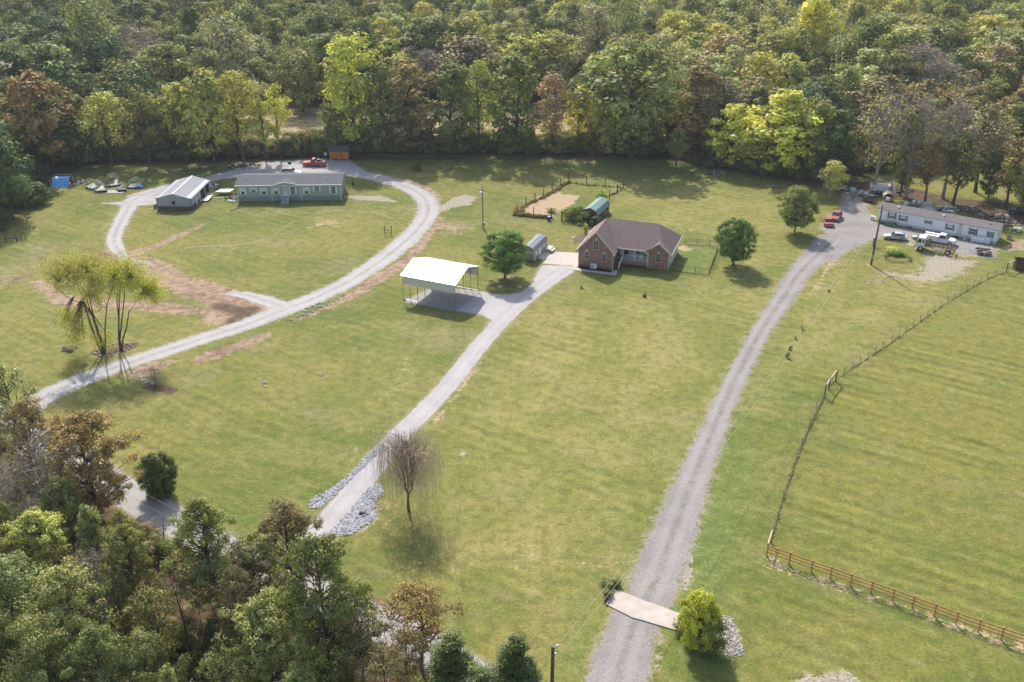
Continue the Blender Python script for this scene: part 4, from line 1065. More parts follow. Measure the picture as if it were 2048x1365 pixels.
# ---- clump willows with yellow green tops
def willow(fx, fy, stems, tops, label, colour):
    x0, y0 = G(fx, fy); t = thing('willow_tree', label, 'tree', x0, y0)
    rnd = random.Random(int(fx)); mb = MB()
    for i, st in enumerate(stems):
        pts = [(0, 0, 0)]
        for (px, py) in st:
            dy = rnd.uniform(-.6, .6) * len(pts) * .5; X_, Z_ = VP(px, py, y0); pts.append((X_ - x0, dy, Z_))
        pts[0] = (pts[1][0] * .35, 0, 0)
        n = len(pts); mb.tube(pts, [max(.03, .14 * (1 - k / n)) for k in range(n)], 6)
    Cn = []
    for (px, py, r) in tops:
        X_, Z_ = VP(px, py, y0)
        for k in range(int(30 * r)):
            Cn.append((X_ - x0 + rnd.gauss(0, r * .8), rnd.gauss(0, r * .95), Z_ + rnd.gauss(0, r * .6)))
    for c in Cn:
        e = Vector(c); b = min((Vector(p) for p in pts_all(stems, x0, y0)), key=lambda q: (q - e).length)
        mb.tube([b, (b + e) / 2 + Vector((0, 0, .25)), e], [.035, .02, .01], 3, False)
    part('trunk', mb, M['bark'], t)
    rg = np.random.default_rng(int(fx)); C = np.array(Cn); nl = len(C) * 30
    ci = rg.integers(0, len(C), nl); d = rg.normal(size=(nl, 3)); d /= np.linalg.norm(d, axis=1)[:, None]
    P0 = C[ci] + d * (rg.random(nl) ** .5 * .85)[:, None] * np.array([1, 1, .9]); P0[:, 2] -= rg.random(nl) ** 2 * 1.1
    a = rg.normal(size=(nl, 3)) * .5 + np.array([0, 0, -1.1]); a /= np.linalg.norm(a, axis=1)[:, None]
    b = np.cross(a, rg.normal(size=(nl, 3))); b /= np.linalg.norm(b, axis=1)[:, None]
    a *= .15; b *= .05
    V = np.stack([P0 - a, P0 - b, P0 + a, P0 + b], 1).reshape(-1, 3)
    T = np.stack([rg.uniform(.40, .66, nl), rg.random(nl) * .3, rg.random(nl) * .2, np.ones(nl)], 1)
    me = np_mesh('willow_crown', V, np.arange(nl * 4).reshape(-1, 4), [('tint', 'FLOAT_COLOR', np.repeat(T, 4, 0))]); me.materials.append(M['leaf_thin'])
    c = link(bpy.data.objects.new('crown', me), t); c.color = colour
    return t
def pts_all(stems, x0, y0):
    for st in stems:
        for (px, py) in st[-2:]:
            X_, Z_ = VP(px, py, y0); yield (X_ - x0, 0, Z_)
willow(207, 706, [[(196, 690), (180, 650), (163, 600), (155, 560)], [(203, 690), (187, 640), (180, 590), (183, 560), (178, 545)], [(212, 690), (211, 650), (217, 605), (228, 575), (238, 555)], [(206, 695), (196, 665), (185, 620), (163, 600), (148, 592), (120, 565)], [(206, 690), (186, 640), (172, 590), (152, 555)]],
       [(120, 540, 1.7), (140, 528, 1.7), (165, 525, 1.6), (185, 540, 1.5), (150, 550, 1.5), (200, 560, 1.2), (190, 580, .9), (140, 640, .9), (150, 672, .8), (160, 655, .6), (205, 672, .8), (135, 625, .5), (200, 600, .6), (165, 610, .5)],
       'left clump of dark stemmed willows with thin yellow green tops', (.120, .124, .060, 1))
willow(241, 700, [[(237, 680), (236, 640), (235, 600), (234, 575), (228, 560)], [(240, 680), (243, 640), (248, 600), (253, 575), (258, 555)], [(246, 680), (254, 655), (261, 620), (275, 600), (284, 590)], [(236, 660), (238, 600), (240, 580), (246, 560)]],
       [(240, 535, 1.5), (258, 540, 1.5), (275, 552, 1.5), (290, 575, 1.3), (303, 585, 1.1), (250, 560, 1.2), (230, 550, 1.2), (298, 568, 1.0)],
       'right clump of dark stemmed willows with bright yellow green tops', (.132, .146, .050, 1))
rb = thing('stone_ring', 'ring of stones round the feet of the willows', 'stone edging', *G(228, 703))
rx, ry = G(228, 703); rr = random.Random(8)
def rock_mb(r, rnd, mb=None, c=(0, 0, 0)):
    mb = mb or MB(); n = len(mb.v)
    P_ = [(1, 0, 0), (-1, 0, 0), (0, 1, 0), (0, -1, 0), (0, 0, 1), (0, 0, -1), (.6, .6, .5), (-.6, .6, .4), (-.6, -.6, .5), (.6, -.6, .4)]
    hull = [(4, 6, 7), (4, 7, 8), (4, 8, 9), (4, 9, 6), (0, 6, 9), (1, 8, 7), (2, 7, 6), (3, 9, 8), (0, 2, 6), (2, 1, 7), (1, 3, 8), (3, 0, 9), (5, 2, 0), (5, 1, 2), (5, 3, 1), (5, 0, 3)]
    s = (r * rnd.uniform(.7, 1.2), r * rnd.uniform(.6, 1.1), r * rnd.uniform(.45, .8)); a = rnd.uniform(0, 6.28)
    for p in P_:
        q = [p[i] * s[i] * rnd.uniform(.8, 1.15) for i in range(3)]
        mb.v.append((c[0] + q[0] * math.cos(a) - q[1] * math.sin(a), c[1] + q[0] * math.sin(a) + q[1] * math.cos(a), c[2] + q[2]))
    for f in hull: mb.f.append(tuple(n + i for i in f))
    return mb
ring = smooth_path(GP([(190, 708), (200, 713), (225, 711), (250, 704), (263, 695), (255, 688), (235, 688), (210, 696), (194, 702), (190, 708)]), None, .62)
stones = [rock_mb(.28, rr).mesh('stone') for _ in range(5)]
for i, p in enumerate(ring):
    m = stones[i % 5]
    o = part('stone', m, M['stone_pale'], rb); o.location = (p[0] - rx, p[1] - ry, .06); o.rotation_euler = (0, 0, i * 1.3)
# brown uprooted shrub beside its hole
px_tree('near_bare', 'uprooted_bush', 'bare uprooted bush beside the dug hole below the loop drive', 'bush', 312, 770, 733, 30, 'brown')
o = solo('soil_heap', rock_mb(1.3, rr), M['soil'], 'dark heap of dug soil at the rim of the hole by the uprooted bush', 'soil heap', *G(328, 777), z=-.25)
o.scale = (1.5, .7, .35)

# ------------------------------------------------------------------ buildings
_winc = {}
def window(parent, x, y, z, w, h, face='-y', mat=None, grid=(2, 4), sash=True, fr_w=.07, name='window'):
    """frame with bars, pane behind; x,y,z = lower left seen from outside, on the wall face"""
    key = (round(w, 2), round(h, 2), mat.name if mat else '', grid, fr_w)
    if key not in _winc:
        f = MB(); d = .06
        f.box(-fr_w, 0, -d, .01, -fr_w, h + fr_w); f.box(w, w + fr_w, -d, .01, -fr_w, h + fr_w)
        f.box(0, w, -d, .01, h, h + fr_w); f.box(0, w, -d * 1.6, .01, -fr_w, 0)
        if grid[1] > 1: f.box(0, w, -.045, -.02, h * .5 - .03, h * .5 + .03)
        for i in range(1, grid[0]): f.box(w * i / grid[0] - .014, w * i / grid[0] + .014, -.04, -.022, 0, h)
        for i in range(1, grid[1]):
            if abs(i / grid[1] - .5) > .01: f.box(0, w, -.04, -.022, h * i / grid[1] - .014, h * i / grid[1] + .014)
        fm = f.mesh('window_frame'); fm.materials.append(mat or M['cream'])
        pm = MB().box(0, w, -.018, .004, 0, h).mesh('pane'); pm.materials.append(M['glass'])
        _winc[key] = (fm, pm)
    fm, pm = _winc[key]
    o = link(bpy.data.objects.new(name, fm), parent); o.location = (x, y, z)
    if face == '+x': o.rotation_euler = (0, 0, math.pi / 2)
    if face == '-x': o.rotation_euler = (0, 0, -math.pi / 2)
    link(bpy.data.objects.new('pane', pm), o)
    return o

# --- brick house
bh = thing('brick_house', 'brown roofed brick house with a tall garage gable and a white railed porch', 'house', 11.7, 164.0, -19)
w = MB()
w.prism([(0, 0), (6.1, 0), (6.1, 3.45), (3.05, 6.55), (0, 3.45)], 0, .25)
w.box(0, 6.1, .25, 12.4, 0, 3.4)
w.box(11.75, 15.25, 3.25, 5.4, 0, 3.0)
w.slab([(11.75, 3.2, 0), (15.25, 3.2, 0), (15.25, 3.2, 3.05), (13.5, 3.2, 4.75), (11.75, 3.2, 3.05)], .06, (0, 1, 0))
part('wall', w, M['brick'], bh, 'red brown brick front walls and gables')
part('wall', MB().box(6.1, 15.2, 5.2, 12.4, 0, 3.3), M['siding_cream'], bh, 'cream sided back part')
part('side_siding', MB().box(15.25, 15.32, 3.3, 12.4, .1, 3.0), M['siding_cream'], bh)
part('garage_siding', MB().box(-.06, 0, .3, 12.4, .1, 3.35), M['siding_cream'], bh)
part('porch_base', MB().box(6.15, 11.7, 3.15, 5.2, 0, 1.0), M['brick'], bh)
part('porch_floor', MB().box(6.12, 11.74, 3.0, 5.25, 1.0, 1.1), M['concrete'], bh)
r = MB(); t_ = .14
RZ, RY = 6.85, 7.4
r.slab([(-.45, -.35, 3.05), (3.05, -.35, RZ - .02), (3.05, RY, RZ - .02), (-.45, 12.9, 3.05)], t_)
r.slab([(3.05, -.35, RZ - .02), (6.55, -.35, 3.05), (6.55, 6, 3.05), (3.05, RY, RZ - .02)], t_)
RX = 12.5
r.slab([(3.05, RY, RZ), (RX, RY, RZ), (13.5, 4.43, 4.95), (12.2, 2.76, 3.885), (11.45, 2.15, 3.5), (5.5, 2.15, 3.5)], t_)
r.slab([(RX, RY, RZ), (3.05, RY, RZ), (-.45, 12.9, 3.05), (15.8, 12.9, 3.05)], t_)
r.slab([(RX, RY, RZ), (15.8, 2.75, 3.05), (13.5, 4.43, 4.95)], t_)
r.slab([(RX, RY, RZ), (15.8, 12.9, 3.05), (15.8, 2.75, 3.05)], t_)
r.slab([(13.5, 4.43, 4.95), (15.8, 2.75, 3.05), (13.5, 2.75, 4.95)], t_)
r.slab([(13.5, 2.75, 4.95), (11.15, 2.75, 3.05), (11.15, 5.0, 3.05), (13.5, 5.0, 4.95)], t_)
part('roof', r, M['roof_brown'], bh)
r = MB()
for a, b in (((-.45, -.38, 3.0), (3.05, -.38, RZ - .06)), ((3.05, -.38, RZ - .06), (6.55, -.38, 3.0)), ((11.15, 2.72, 2.98), (13.5, 2.72, 4.88)), ((13.5, 2.72, 4.88), (15.8, 2.72, 2.98)), ((15.83, 2.75, 2.96), (15.83, 12.9, 2.96)), ((-.48, -.35, 2.96), (-.48, 12.9, 2.96)), ((6.5, 2.1, 3.42), (11.3, 2.1, 3.42))):
    r.beam(a, b, .07, .2)
for x_ in (-.45, 6.1): r.box(x_, x_ + .45, -.36, .0, 2.78, 3.1)
for x_ in (11.15, 15.35): r.box(x_, x_ + .45, 2.74, 3.2, 2.72, 3.02)
part('trim', r, M['cream'], bh)
for x_, y_ in ((6.14, 0.02), (11.7, 3.14), (15.3, 3.2), (0, 0.0)):
    part('downspout', MB().box(x_ - .05, x_ + .05, y_ - .1, y_, 0.05, 3.0), M['cream'], bh)
for (x_, z_, w_, h_) in ((2.65, 3.55, .85, 1.5), (1.05, 1.65, .78, 1.15), (4.15, 1.55, .78, 1.15)):
    wi = window(bh, x_, -.002, z_, w_, h_, mat=M['cream'])
    k = part('keystone', MB().slab([(x_ + w_ / 2 - .12, -.05, z_ + h_ + .12), (x_ + w_ / 2 + .12, -.05, z_ + h_ + .12), (x_ + w_ / 2 + .2, -.05, z_ + h_ + .5), (x_ + w_ / 2, -.05, z_ + h_ + .62), (x_ + w_ / 2 - .2, -.05, z_ + h_ + .5)], .06, (0, 1, 0)), M['cream'], bh)
window(bh, 13.1, 3.198, 1.35, .8, 1.45, mat=M['cream'])
part('keystone', MB().box(13.35, 13.65, 3.14, 3.2, 2.9, 3.2), M['cream'], bh)
part('vent', MB().box(12.95, 13.5, 3.16, 3.2, .35, .6), M['dark_metal'], bh)
d = part('door', MB().box(6.95, 7.75, 5.12, 5.2, 1.1, 3.0), M['glass'], bh)
part('door_frame', MB().box(6.85, 6.95, 5.08, 5.2, 1.1, 3.1).box(7.75, 7.85, 5.08, 5.2, 1.1, 3.1).box(6.95, 7.75, 5.08, 5.2, 3.0, 3.1), M['white'], d)
window(bh, 9.0, 5.198, 1.75, .75, .95, mat=M['cream'], grid=(2, 2)); window(bh, 10.8, 5.198, 1.75, .75, .95, mat=M['cream'], grid=(2, 2))
for x_ in (7.15, 9.35, 11.62):
    part('porch_post', MB().box(x_ - .06, x_ + .06, 3.02, 3.14, 1.1, 3.45), M['white'], bh)
for z_ in (1.25, 1.98): part('rail', MB().box(7.21, 11.56, 3.05, 3.11, z_, z_ + .07), M['white'], bh)
b_ = MB()
for i in range(30): b_.box(7.3 + i * .143, 7.335 + i * .143, 3.06, 3.095, 1.3, 1.98)
part('balusters', b_, M['white'], bh, stuff=True)
for i in range(6): part('step', MB().box(6.12, 7.1, .35 + i * .45, 3.0, i * .18, (i + 1) * .18), M['trim_brown'], bh)
part('stair_rail', MB().beam((7.15, .35, .95), (7.15, 3.0, 2.02), .07, .07).beam((7.15, .4, .2), (7.15, .4, .95), .07).beam((7.15, .35, .35), (7.15, 3.0, 1.3), .05), M['white'], bh)
b_ = MB()
for i in range(16): y_ = .5 + i * .155; b_.box(7.13, 7.165, y_, y_ + .035, .33 + (y_ - .35) * .36, .95 + (y_ - .35) * .4)
part('stair_balusters', b_, M['white'], bh, stuff=True)
def at_local(o, x, y):
    a = o.rotation_euler.z; return (o.location.x + x * math.cos(a) - y * math.sin(a), o.location.y + x * math.sin(a) + y * math.cos(a))
HA = -19
ac = thing('air_conditioner', 'white heat pump unit below the garage gable windows', 'air conditioner', *at_local(bh, 2.95, -.75), HA)
part('cabinet', MB().box(-.55, .55, -.25, .25, .35, 1.1), M['white'], ac)
part('fan_grille', MB().disc((-.2, -.27, .73), (0, 1, 0), .26, .04), M['metal'], ac)
part('bracket', MB().box(-.5, -.42, -.2, .5, .22, .35).box(.42, .5, -.2, .5, .22, .35), M['dark_metal'], ac)
for i, x_ in enumerate((8.85, 10.35)):
    ch = thing('porch_chair', ('white porch chair nearer the front door', 'white porch chair nearer the right gable')[i], 'chair', *at_local(bh, x_, 3.9), HA + 180, 1.1, 'white chairs on the porch')
    part('seat', MB().box(-.25, .25, -.25, .25, .4, .46), M['white'], ch)
    part('backrest', MB().box(-.27, .27, .2, .26, .46, 1.0), M['white'], ch)
    for sx in (-.22, .22):
        for sy in (-.2, .2): part('leg', MB().box(sx - .025, sx + .025, sy - .025, sy + .025, 0, .4), M['white'], ch)
bed = thing('mulch_bed', 'black mulch bed at the foot of the garage gable', 'flower bed', *at_local(bh, 0, 0), HA)
part('mulch', MB().box(.05, 6.0, -.85, -.02, 0, .09), M['mulch'], bed)
rr2 = random.Random(4)
for i in range(5):
    o = part('shrub', VAR['bush'][i % 3][1], None, bed); o.color = (.03, .03, .025, 1); s = .13; o.scale = (s, s, s); o.location = (.6 + i * 1.15, -.45, .05)
for i in range(12):
    x_ = 7.4 + i * .36
    if i == 0: bed2 = thing('low_hedge', 'low dark red plants along the porch base', 'plants', *at_local(bh, 0, 0), HA)
    o = part('plant', VAR['bush'][i % 3][1], None, bed2); o.color = (.06, .045, .03, 1); o.scale = (.11, .11, .11); o.location = (x_, 2.75, 0)
mb = MB()
x_, y_ = at_local(bh, -3, 8)
mulch = slab_obj('mulch_ring', [(1145, 478), (1158, 469), (1180, 468), (1196, 460), (1203, 468), (1180, 480), (1160, 486), (1148, 486)], M['brush'], .03, 'brown mulch ring behind the brick house')

# --- metal carport
cp = thing('carport', 'open metal carport with a white roof and beige upper side panels', 'carport', -17.7, 149.4, -24.3)
CL, CW, CE, CR = 9.5, 8.3, 4.4, 5.75
part('roof_panel', MB().slab([(-.25, -.3, CE - .05), (CL + .25, -.3, CE - .05), (CL + .25, CW / 2, CR), (-.25, CW / 2, CR)], .05), M['white_metal'], cp, 'sunlit white near roof slope')
part('roof_panel', MB().slab([(-.25, CW / 2, CR), (CL + .25, CW / 2, CR), (CL + .25, CW + .3, CE - .05), (-.25, CW + .3, CE - .05)], .05), M['white_metal'], cp, 'far roof slope')
part('side_panel', MB().box(0, CL, -.08, -.04, 2.8, CE), M['beige_metal'], cp)
part('side_panel', MB().box(0, CL, CW + .04, CW + .08, 2.8, CE), M['beige_metal'], cp)
part('gable_panel', MB().slab([(-.03, 0, CE - .1), (-.03, CW, CE - .1), (-.03, CW / 2, CR - .08)], .04, (1, 0, 0)), M['beige_metal'], cp)
for i in range(8):
    x_ = CL * i / 7
    for y_ in (0, CW): part('post', MB().box(x_ - .04, x_ + .04, y_ - .04, y_ + .04, 0, CE), M['steel_green'] if i == 7 else M['metal'], cp)
    part('rafter', MB().beam((x_, 0, CE - .06), (x_, CW / 2, CR - .12), .07).beam((x_, CW / 2, CR - .12), (x_, CW, CE - .06), .07), M['metal'], cp)
for y_ in (0, CW): part('base_rail', MB().box(-.05, CL + .05, y_ - .05, y_ + .05, .05, .12), M['metal'], cp)
for i, (px, py, l_) in enumerate(((809, 601, 'small block at the left front corner of the carport'), (858, 608, 'small block on the front edge of the carport slab'), (870, 611, 'dark block beside the middle carport posts'))):
    solo('concrete_block', MB().box(-.18, .18, -.12, .12, 0, .22), M['stone_dark'], l_, 'block', *G(px, py), -20, .05)

def gable_shed(o, L, W, eave, ridge, wall, roof, over=.15, gambrel=False, wall2=None, z0=.15, trim=None):
    """ridge along local y; W along x, L along y"""
    if gambrel: prof = [(0, eave), (W * .12, eave + (ridge - eave) * .62), (W / 2, ridge), (W * .88, eave + (ridge - eave) * .62), (W, eave)]
    else: prof = [(0, eave), (W / 2, ridge), (W, eave)]
    w_ = MB(); w_.prism([(0.02, z0), (W - .02, z0)] + [(min(max(x, .02), W - .02), z - .04) for x, z in prof[::-1]], 0, L)
    part('wall', w_, wall, o)
    prof2 = [(prof[0][0] - over, prof[0][1] - over * .5)] + prof[1:-1] + [(prof[-1][0] + over, prof[-1][1] - over * .5)]
    for i in range(len(prof2) - 1):
        (xa, za), (xb, zb) = prof2[i], prof2[i + 1]
        part('roof_panel', MB().slab([(xa, -over, za), (xb, -over, zb), (xb, L + over, zb), (xa, L + over, za)], .06), roof, o)
    if trim:
        m_ = MB()
        for (xa, za), (xb, zb) in zip(prof2[:-1], prof2[1:]): m_.beam((xa, -over - .03, za - .04), (xb, -over - .03, zb - .04), .05, .12)
        part('trim', m_, trim, o)

# --- metal garage
mg = thing('metal_garage', 'grey metal garage with pale ribbed roof and dark brown wainscot', 'garage', -72.2, 194.9, -2)
gable_shed(mg, 12.2, 7.0, 2.5, 3.4, M['grey_wall'], M['barn_metal'], .25, z0=0)
part('wainscot', MB().box(-.03, 7.03, -.04, 0, 0, .72), M['brown_wall'], mg)
part('wainscot', MB().box(7.0, 7.04, 0, 5.4, 0, .72), M['brown_wall'], mg)
part('corner_trim', MB().box(-.06, .06, -.08, -.04, 0, 2.45).box(6.94, 7.06, -.08, -.04, 0, 2.45), M['dark_metal'], mg)
part('ridge_cap', MB().beam((3.5, -.26, 3.42), (3.5, 12.45, 3.42), .3, .03), M['white'], mg)
window(mg, 3.15, -.045, 1.15, .55, .38, mat=M['dark_metal'], grid=(2, 1), fr_w=.04); window(mg, 3.15, -.045, 1.62, .55, .2, mat=M['dark_metal'], grid=(2, 1), fr_w=.04)
part('side_door', MB().box(7.02, 7.08, 2.9, 3.5, .05, 2.1), M['white'], mg)
for y_ in (6.2, 9.2): part('bay_shade_panel', MB().box(7.0, 7.05, y_, y_ + 2.4, 0, 2.1), M['black'], mg, 'black panel painted as the shade inside an open garage bay')  # flat black panels on the wall: the bays' inner shade put into colour
part('bay_post', MB().box(7.03, 7.12, 8.65, 8.85, 0, 2.35).box(7.03, 7.12, 11.7, 11.9, 0, 2.35), M['white'], mg)

# --- sage manufactured home
gh = thing('manufactured_home', 'long sage green manufactured home with grey roof and white shutters', 'house', -57.1, 200.2, 2.5)
GL, GW = 21.4, 8.2
w = MB().box(0, GL, 0, GW, .95, 3.45); w.slab([(0, 0, 3.45), (0, GW / 2, 4.25), (0, GW, 3.45)], .1, (1, 0, 0)); w.slab([(GL - .1, 0, 3.45), (GL - .1, GW / 2, 4.25), (GL - .1, GW, 3.45)], .1, (1, 0, 0))
part('wall', w, M['siding_green'], gh)
part('skirting', MB().box(.03, GL - .03, .03, GW - .03, 0, .95), mat_ribs('sage grey skirting panels', (.265, .285, .25), 0, .4, .2, .6, dark=.85), gh)
r = MB()
r.slab([(-.35, -.3, 3.42), (GL + .35, -.3, 3.42), (GL + .35, GW / 2, 4.4), (-.35, GW / 2, 4.4)], .1)
r.slab([(-.35, GW / 2, 4.4), (GL + .35, GW / 2, 4.4), (GL + .35, GW + .3, 3.42), (-.35, GW + .3, 3.42)], .1)
r.slab([(7.1, -.55, 3.42), (10.05, -.55, 4.15), (10.05, 2.9, 4.15), (7.1, .0, 3.42)], .1)
r.slab([(10.05, -.55, 4.15), (13.1, -.55, 3.42), (13.1, .0, 3.42), (10.05, 2.9, 4.15)], .1)
part('roof', r, M['roof_grey'], gh)
part('porch_gable', MB().slab([(7.3, -.48, 3.42), (12.9, -.48, 3.42), (10.05, -.48, 4.02)], .06, (0, 1, 0)), M['siding_green'], gh)
m_ = MB(); m_.box(-.38, 7.1, -.4, -.3, 3.3, 3.46).box(13.1, GL + .38, -.4, -.3, 3.3, 3.46).box(7.05, 13.15, -.62, -.52, 3.3, 3.44)
m_.beam((7.05, -.6, 3.44), (10.05, -.6, 4.14), .08, .12).beam((10.05, -.6, 4.14), (13.15, -.6, 3.44), .08, .12)
part('fascia', m_, M['white'], gh)
for x_ in (.05, 7.05, 13.1, GL - .1): part('downspout', MB().box(x_ - .06, x_ + .06, -.12, -.01, .3, 3.35).beam((x_, -.1, .3), (x_ + (.3 if x_ > 20 else 0), -.45, .05), .1), M['white'], gh)
for i, (x0, x1, z0, z1) in enumerate(((.85, 1.45, 1.5, 2.85), (3.0, 3.75, 2.05, 2.85), (5.1, 5.8, 1.5, 2.85), (7.65, 8.3, 1.5, 2.85), (11.05, 11.85, 1.5, 2.9), (13.95, 14.6, 1.5, 2.85), (16.05, 16.85, 2.05, 2.9), (19.45, 20.25, 1.5, 2.9))):
    wi = window(gh, x0, -.004, z0, x1 - x0, z1 - z0, mat=M['white'], grid=(2, 4) if i in (4, 6, 7) else (1, 2), fr_w=.05)
    if i not in (4, 6, 7): part('blind', MB().box(.0, x1 - x0, -.03, -.019, (z1 - z0) * .42, z1 - z0), M['white'], wi)
    for sx in (x0 - .42, x1 + .08): part('shutter', MB().box(sx, sx + .33, -.06, 0, z0 - .06, z1 + .08), M['white'], gh)
d = part('door', MB().box(9.45, 10.35, -.05, 0, 1.0, 3.05), M['white'], gh); part('door_pane', MB().box(9.6, 10.2, -.07, -.05, 2.0, 2.9), mat_plain('frosted pane', (.45, .5, .5), .3), d)
for x_ in (1.0, 5.5, 14.3, 19.3): part('crawl_vent', MB().box(x_, x_ + .35, -.0, .03, .75, .9), M['dark_metal'], gh)
for x_, y_ in ((1.6, 2.2), (18.2, 1.9)): part('roof_vent', MB().cyl(x_, y_, 3.9, 4.3, .09, 8), M['white'], gh)
st = thing('front_steps', 'grey wooden steps with handrails at the sage home front door', 'steps', -57.1 + 10.0, 200.2 + .42, 2.5)
for i in range(5): part('step', MB().box(-.65, .65, -2.3 + i * .35, -1.95 + i * .35, i * .18, (i + 1) * .18), mat_plain('grey tread', (.33, .34, .36), .8), st)
part('landing', MB().box(-.65, .65, -.6, -.05, .0, .95), M['metal'], st)
for sx in (-.68, .68): part('handrail', MB().beam((sx, -2.3, 1.0), (sx, -.55, 1.9), .06).beam((sx, -.55, 1.9), (sx, -.1, 1.9), .06).beam((sx, -2.3, 0), (sx, -2.3, 1.0), .07).beam((sx, -.55, .9), (sx, -.55, 1.9), .07), M['white'], st)
dk = thing('side_stairs', 'dark brown wooden stairs at the left end of the sage home', 'stairs', *G(472, 400), 2.5)
for i in range(6): part('step', MB().box(-2.4 + i * .4, -2.0 + i * .4, .6, 2.0, i * .17, .05 + i * .17), M['dark_wood'], dk)
part('handrail', MB().beam((-2.4, .6, 1.0), (0, .6, 2.0), .08).beam((-2.4, .6, 0), (-2.4, .6, 1.0), .09).beam((0, .6, 0), (0, .6, 2), .09), M['dark_wood'], dk)
b_ = MB()
for i in range(9): b_.box(-2.3 + i * .27, -2.24 + i * .27, .57, .63, i * .11, 1.0 + i * .11)
part('balusters', b_, M['trim_brown'], dk, stuff=True)
part('landing', MB().box(0, 1.0, .5, 2.5, .85, 1.0), M['dark_wood'], dk)

# --- orange shed
os_ = thing('wooden_shed', 'orange stained wooden shed with a dark brown shingle roof', 'shed', -43.1, 230.8, 0)
part('wall', MB().box(0, 4.5, 0, 3.0, .3, 2.25), M['orange_wood'], os_)
part('roof', MB().slab([(-.15, -.2, 2.2), (4.65, -.2, 2.2), (4.65, 1.5, 3.2), (-.15, 1.5, 3.2)], .08).slab([(-.15, 1.5, 3.2), (4.65, 1.5, 3.2), (4.65, 3.2, 2.2), (-.15, 3.2, 2.2)], .08).slab([(0, 0, 2.2), (0, 1.5, 3.1), (0, 3, 2.2)], .05, (1, 0, 0)).slab([(4.45, 0, 2.2), (4.45, 1.5, 3.1), (4.45, 3, 2.2)], .05, (1, 0, 0)), M['roof_shed'], os_)
for x_ in (1.35, 2.27): 
    d = part('door', MB().box(x_, x_ + .88, -.05, 0, .35, 2.05), M['orange_wood'], os_)
    part('brace', MB().beam((x_ + .05, -.07, .5), (x_ + .83, -.07, 1.1), .05, .08).beam((x_ + .05, -.07, 1.2), (x_ + .83, -.07, 1.9), .05, .08), mat_plain('dark orange batten', (.22, .08, .03), .8), d)
for x_ in (.2, 2.2, 4.2): part('foundation_block', MB().box(x_ - .15, x_ + .15, .05, .4, 0, .3), M['stone'], os_)
part('skid', MB().box(.1, 4.4, .1, .25, .2, .3), M['dark_wood'], os_)

# --- grey storage shed beside the shade tree
gs = thing('garden_shed', 'grey metal roofed barn shed with sage walls and white doors', 'shed', 1.85, 166.9, -21)
gable_shed(gs, 6.6, 2.35, 2.0, 2.95, M['shed_sage'], M['shed_roof'], .12, True, trim=M['white'])
for (y_, w_) in ((.6, .5), (2.3, .9), (4.6, .5)):
    part('door' if w_ > .6 else 'window', MB().box(2.34, 2.4, y_, y_ + w_, .4 if w_ > .6 else 1.1, 1.85), M['white'], gs)
part('corner_board', MB().box(-.03, .05, -.03, .05, .15, 1.95).box(2.3, 2.38, -.03, .05, .15, 1.95).box(2.3, 2.38, 6.55, 6.63, .15, 1.95), M['white'], gs)
part('band', MB().box(0, 2.35, -.03, 0, 1.6, 1.68), M['white'], gs)
part('skid', MB().box(.1, .3, 0, 6.6, 0, .15).box(2.05, 2.25, 0, 6.6, 0, .15), M['dark_wood'], gs)
rp = thing('shed_ramp', 'pale wooden ramp and walk beside the grey shed', 'ramp', *at_local(gs, 2.45, 1.2), -21)
part('deck', MB().slab([(0, 0, .3), (1.1, 0, .05), (1.1, 4.5, .05), (0, 4.5, .3)], .06), M['concrete'], rp)
slab_obj('shed_walk', [(1068, 520), (1086, 506), (1108, 505), (1096, 517)], M['concrete'], .03, 'concrete walk from the grey shed to the apron')
pt = thing('picnic_table', 'white picnic table at the far end of the grey shed', 'table', *at_local(gs, 3.1, 5.9), -21)
part('table_top', MB().box(-.4, .4, -.9, .9, .7, .76), M['white'], pt)
for sx in (-.75, .55): part('bench', MB().box(sx, sx + .25, -.9, .9, .42, .47), M['white'], pt)
for sy in (-.6, .6): part('leg', MB().beam((-.7, sy, 0), (-.1, sy, .7), .08).beam((.7, sy, 0), (.1, sy, .7), .08), M['dark_wood'], pt)

# --- green roofed barn shed in the garden
gb = thing('barn_shed', 'weathered wooden barn shed with a green metal gambrel roof', 'shed', 13.9, 187.9, -24)
gable_shed(gb, 7.3, 3.1, 1.7, 3.0, M['barn_wood'], M['green_roof'], .15, True, trim=M['green_roof'])
for y_ in (1.2, 5.4): window(gb, 3.1, y_, .95, .55, .55, face='+x', mat=M['dark_wood'], grid=(2, 1), fr_w=.05)
part('door', MB().box(3.08, 3.14, 2.9, 3.8, .2, 1.6), M['dark_wood'], gb)
part('vent', MB().box(1.45, 1.75, -.04, 0, 1.5, 1.75), M['black'], gb)

# --- white mobile home
mh = thing('mobile_home', 'long white mobile home with teal shutters and a faded low roof', 'house', 72.0, 187.7, -35.4)
ML, MW = 22.0, 4.3
w = MB().box(0, ML, 0, MW, .05, 2.75); w.slab([(0, 0, 2.7), (0, MW / 2, 3.3), (0, MW, 2.7)], .08, (1, 0, 0)); w.slab([(ML - .08, 0, 2.7), (ML - .08, MW / 2, 3.3), (ML - .08, MW, 2.7)], .08, (1, 0, 0))
part('wall', w, M['siding_white'], mh)
part('roof', MB().slab([(-.2, -.2, 2.74), (ML + .2, -.2, 2.74), (ML + .2, MW / 2, 3.42), (-.2, MW / 2, 3.42)], .08).slab([(-.2, MW / 2, 3.42), (ML + .2, MW / 2, 3.42), (ML + .2, MW + .2, 2.74), (-.2, MW + .2, 2.74)], .08), M['roof_old'], mh)
part('skirting', MB().box(.02, ML - .02, -.05, 0, .02, .55), M['white_dirty'], mh)
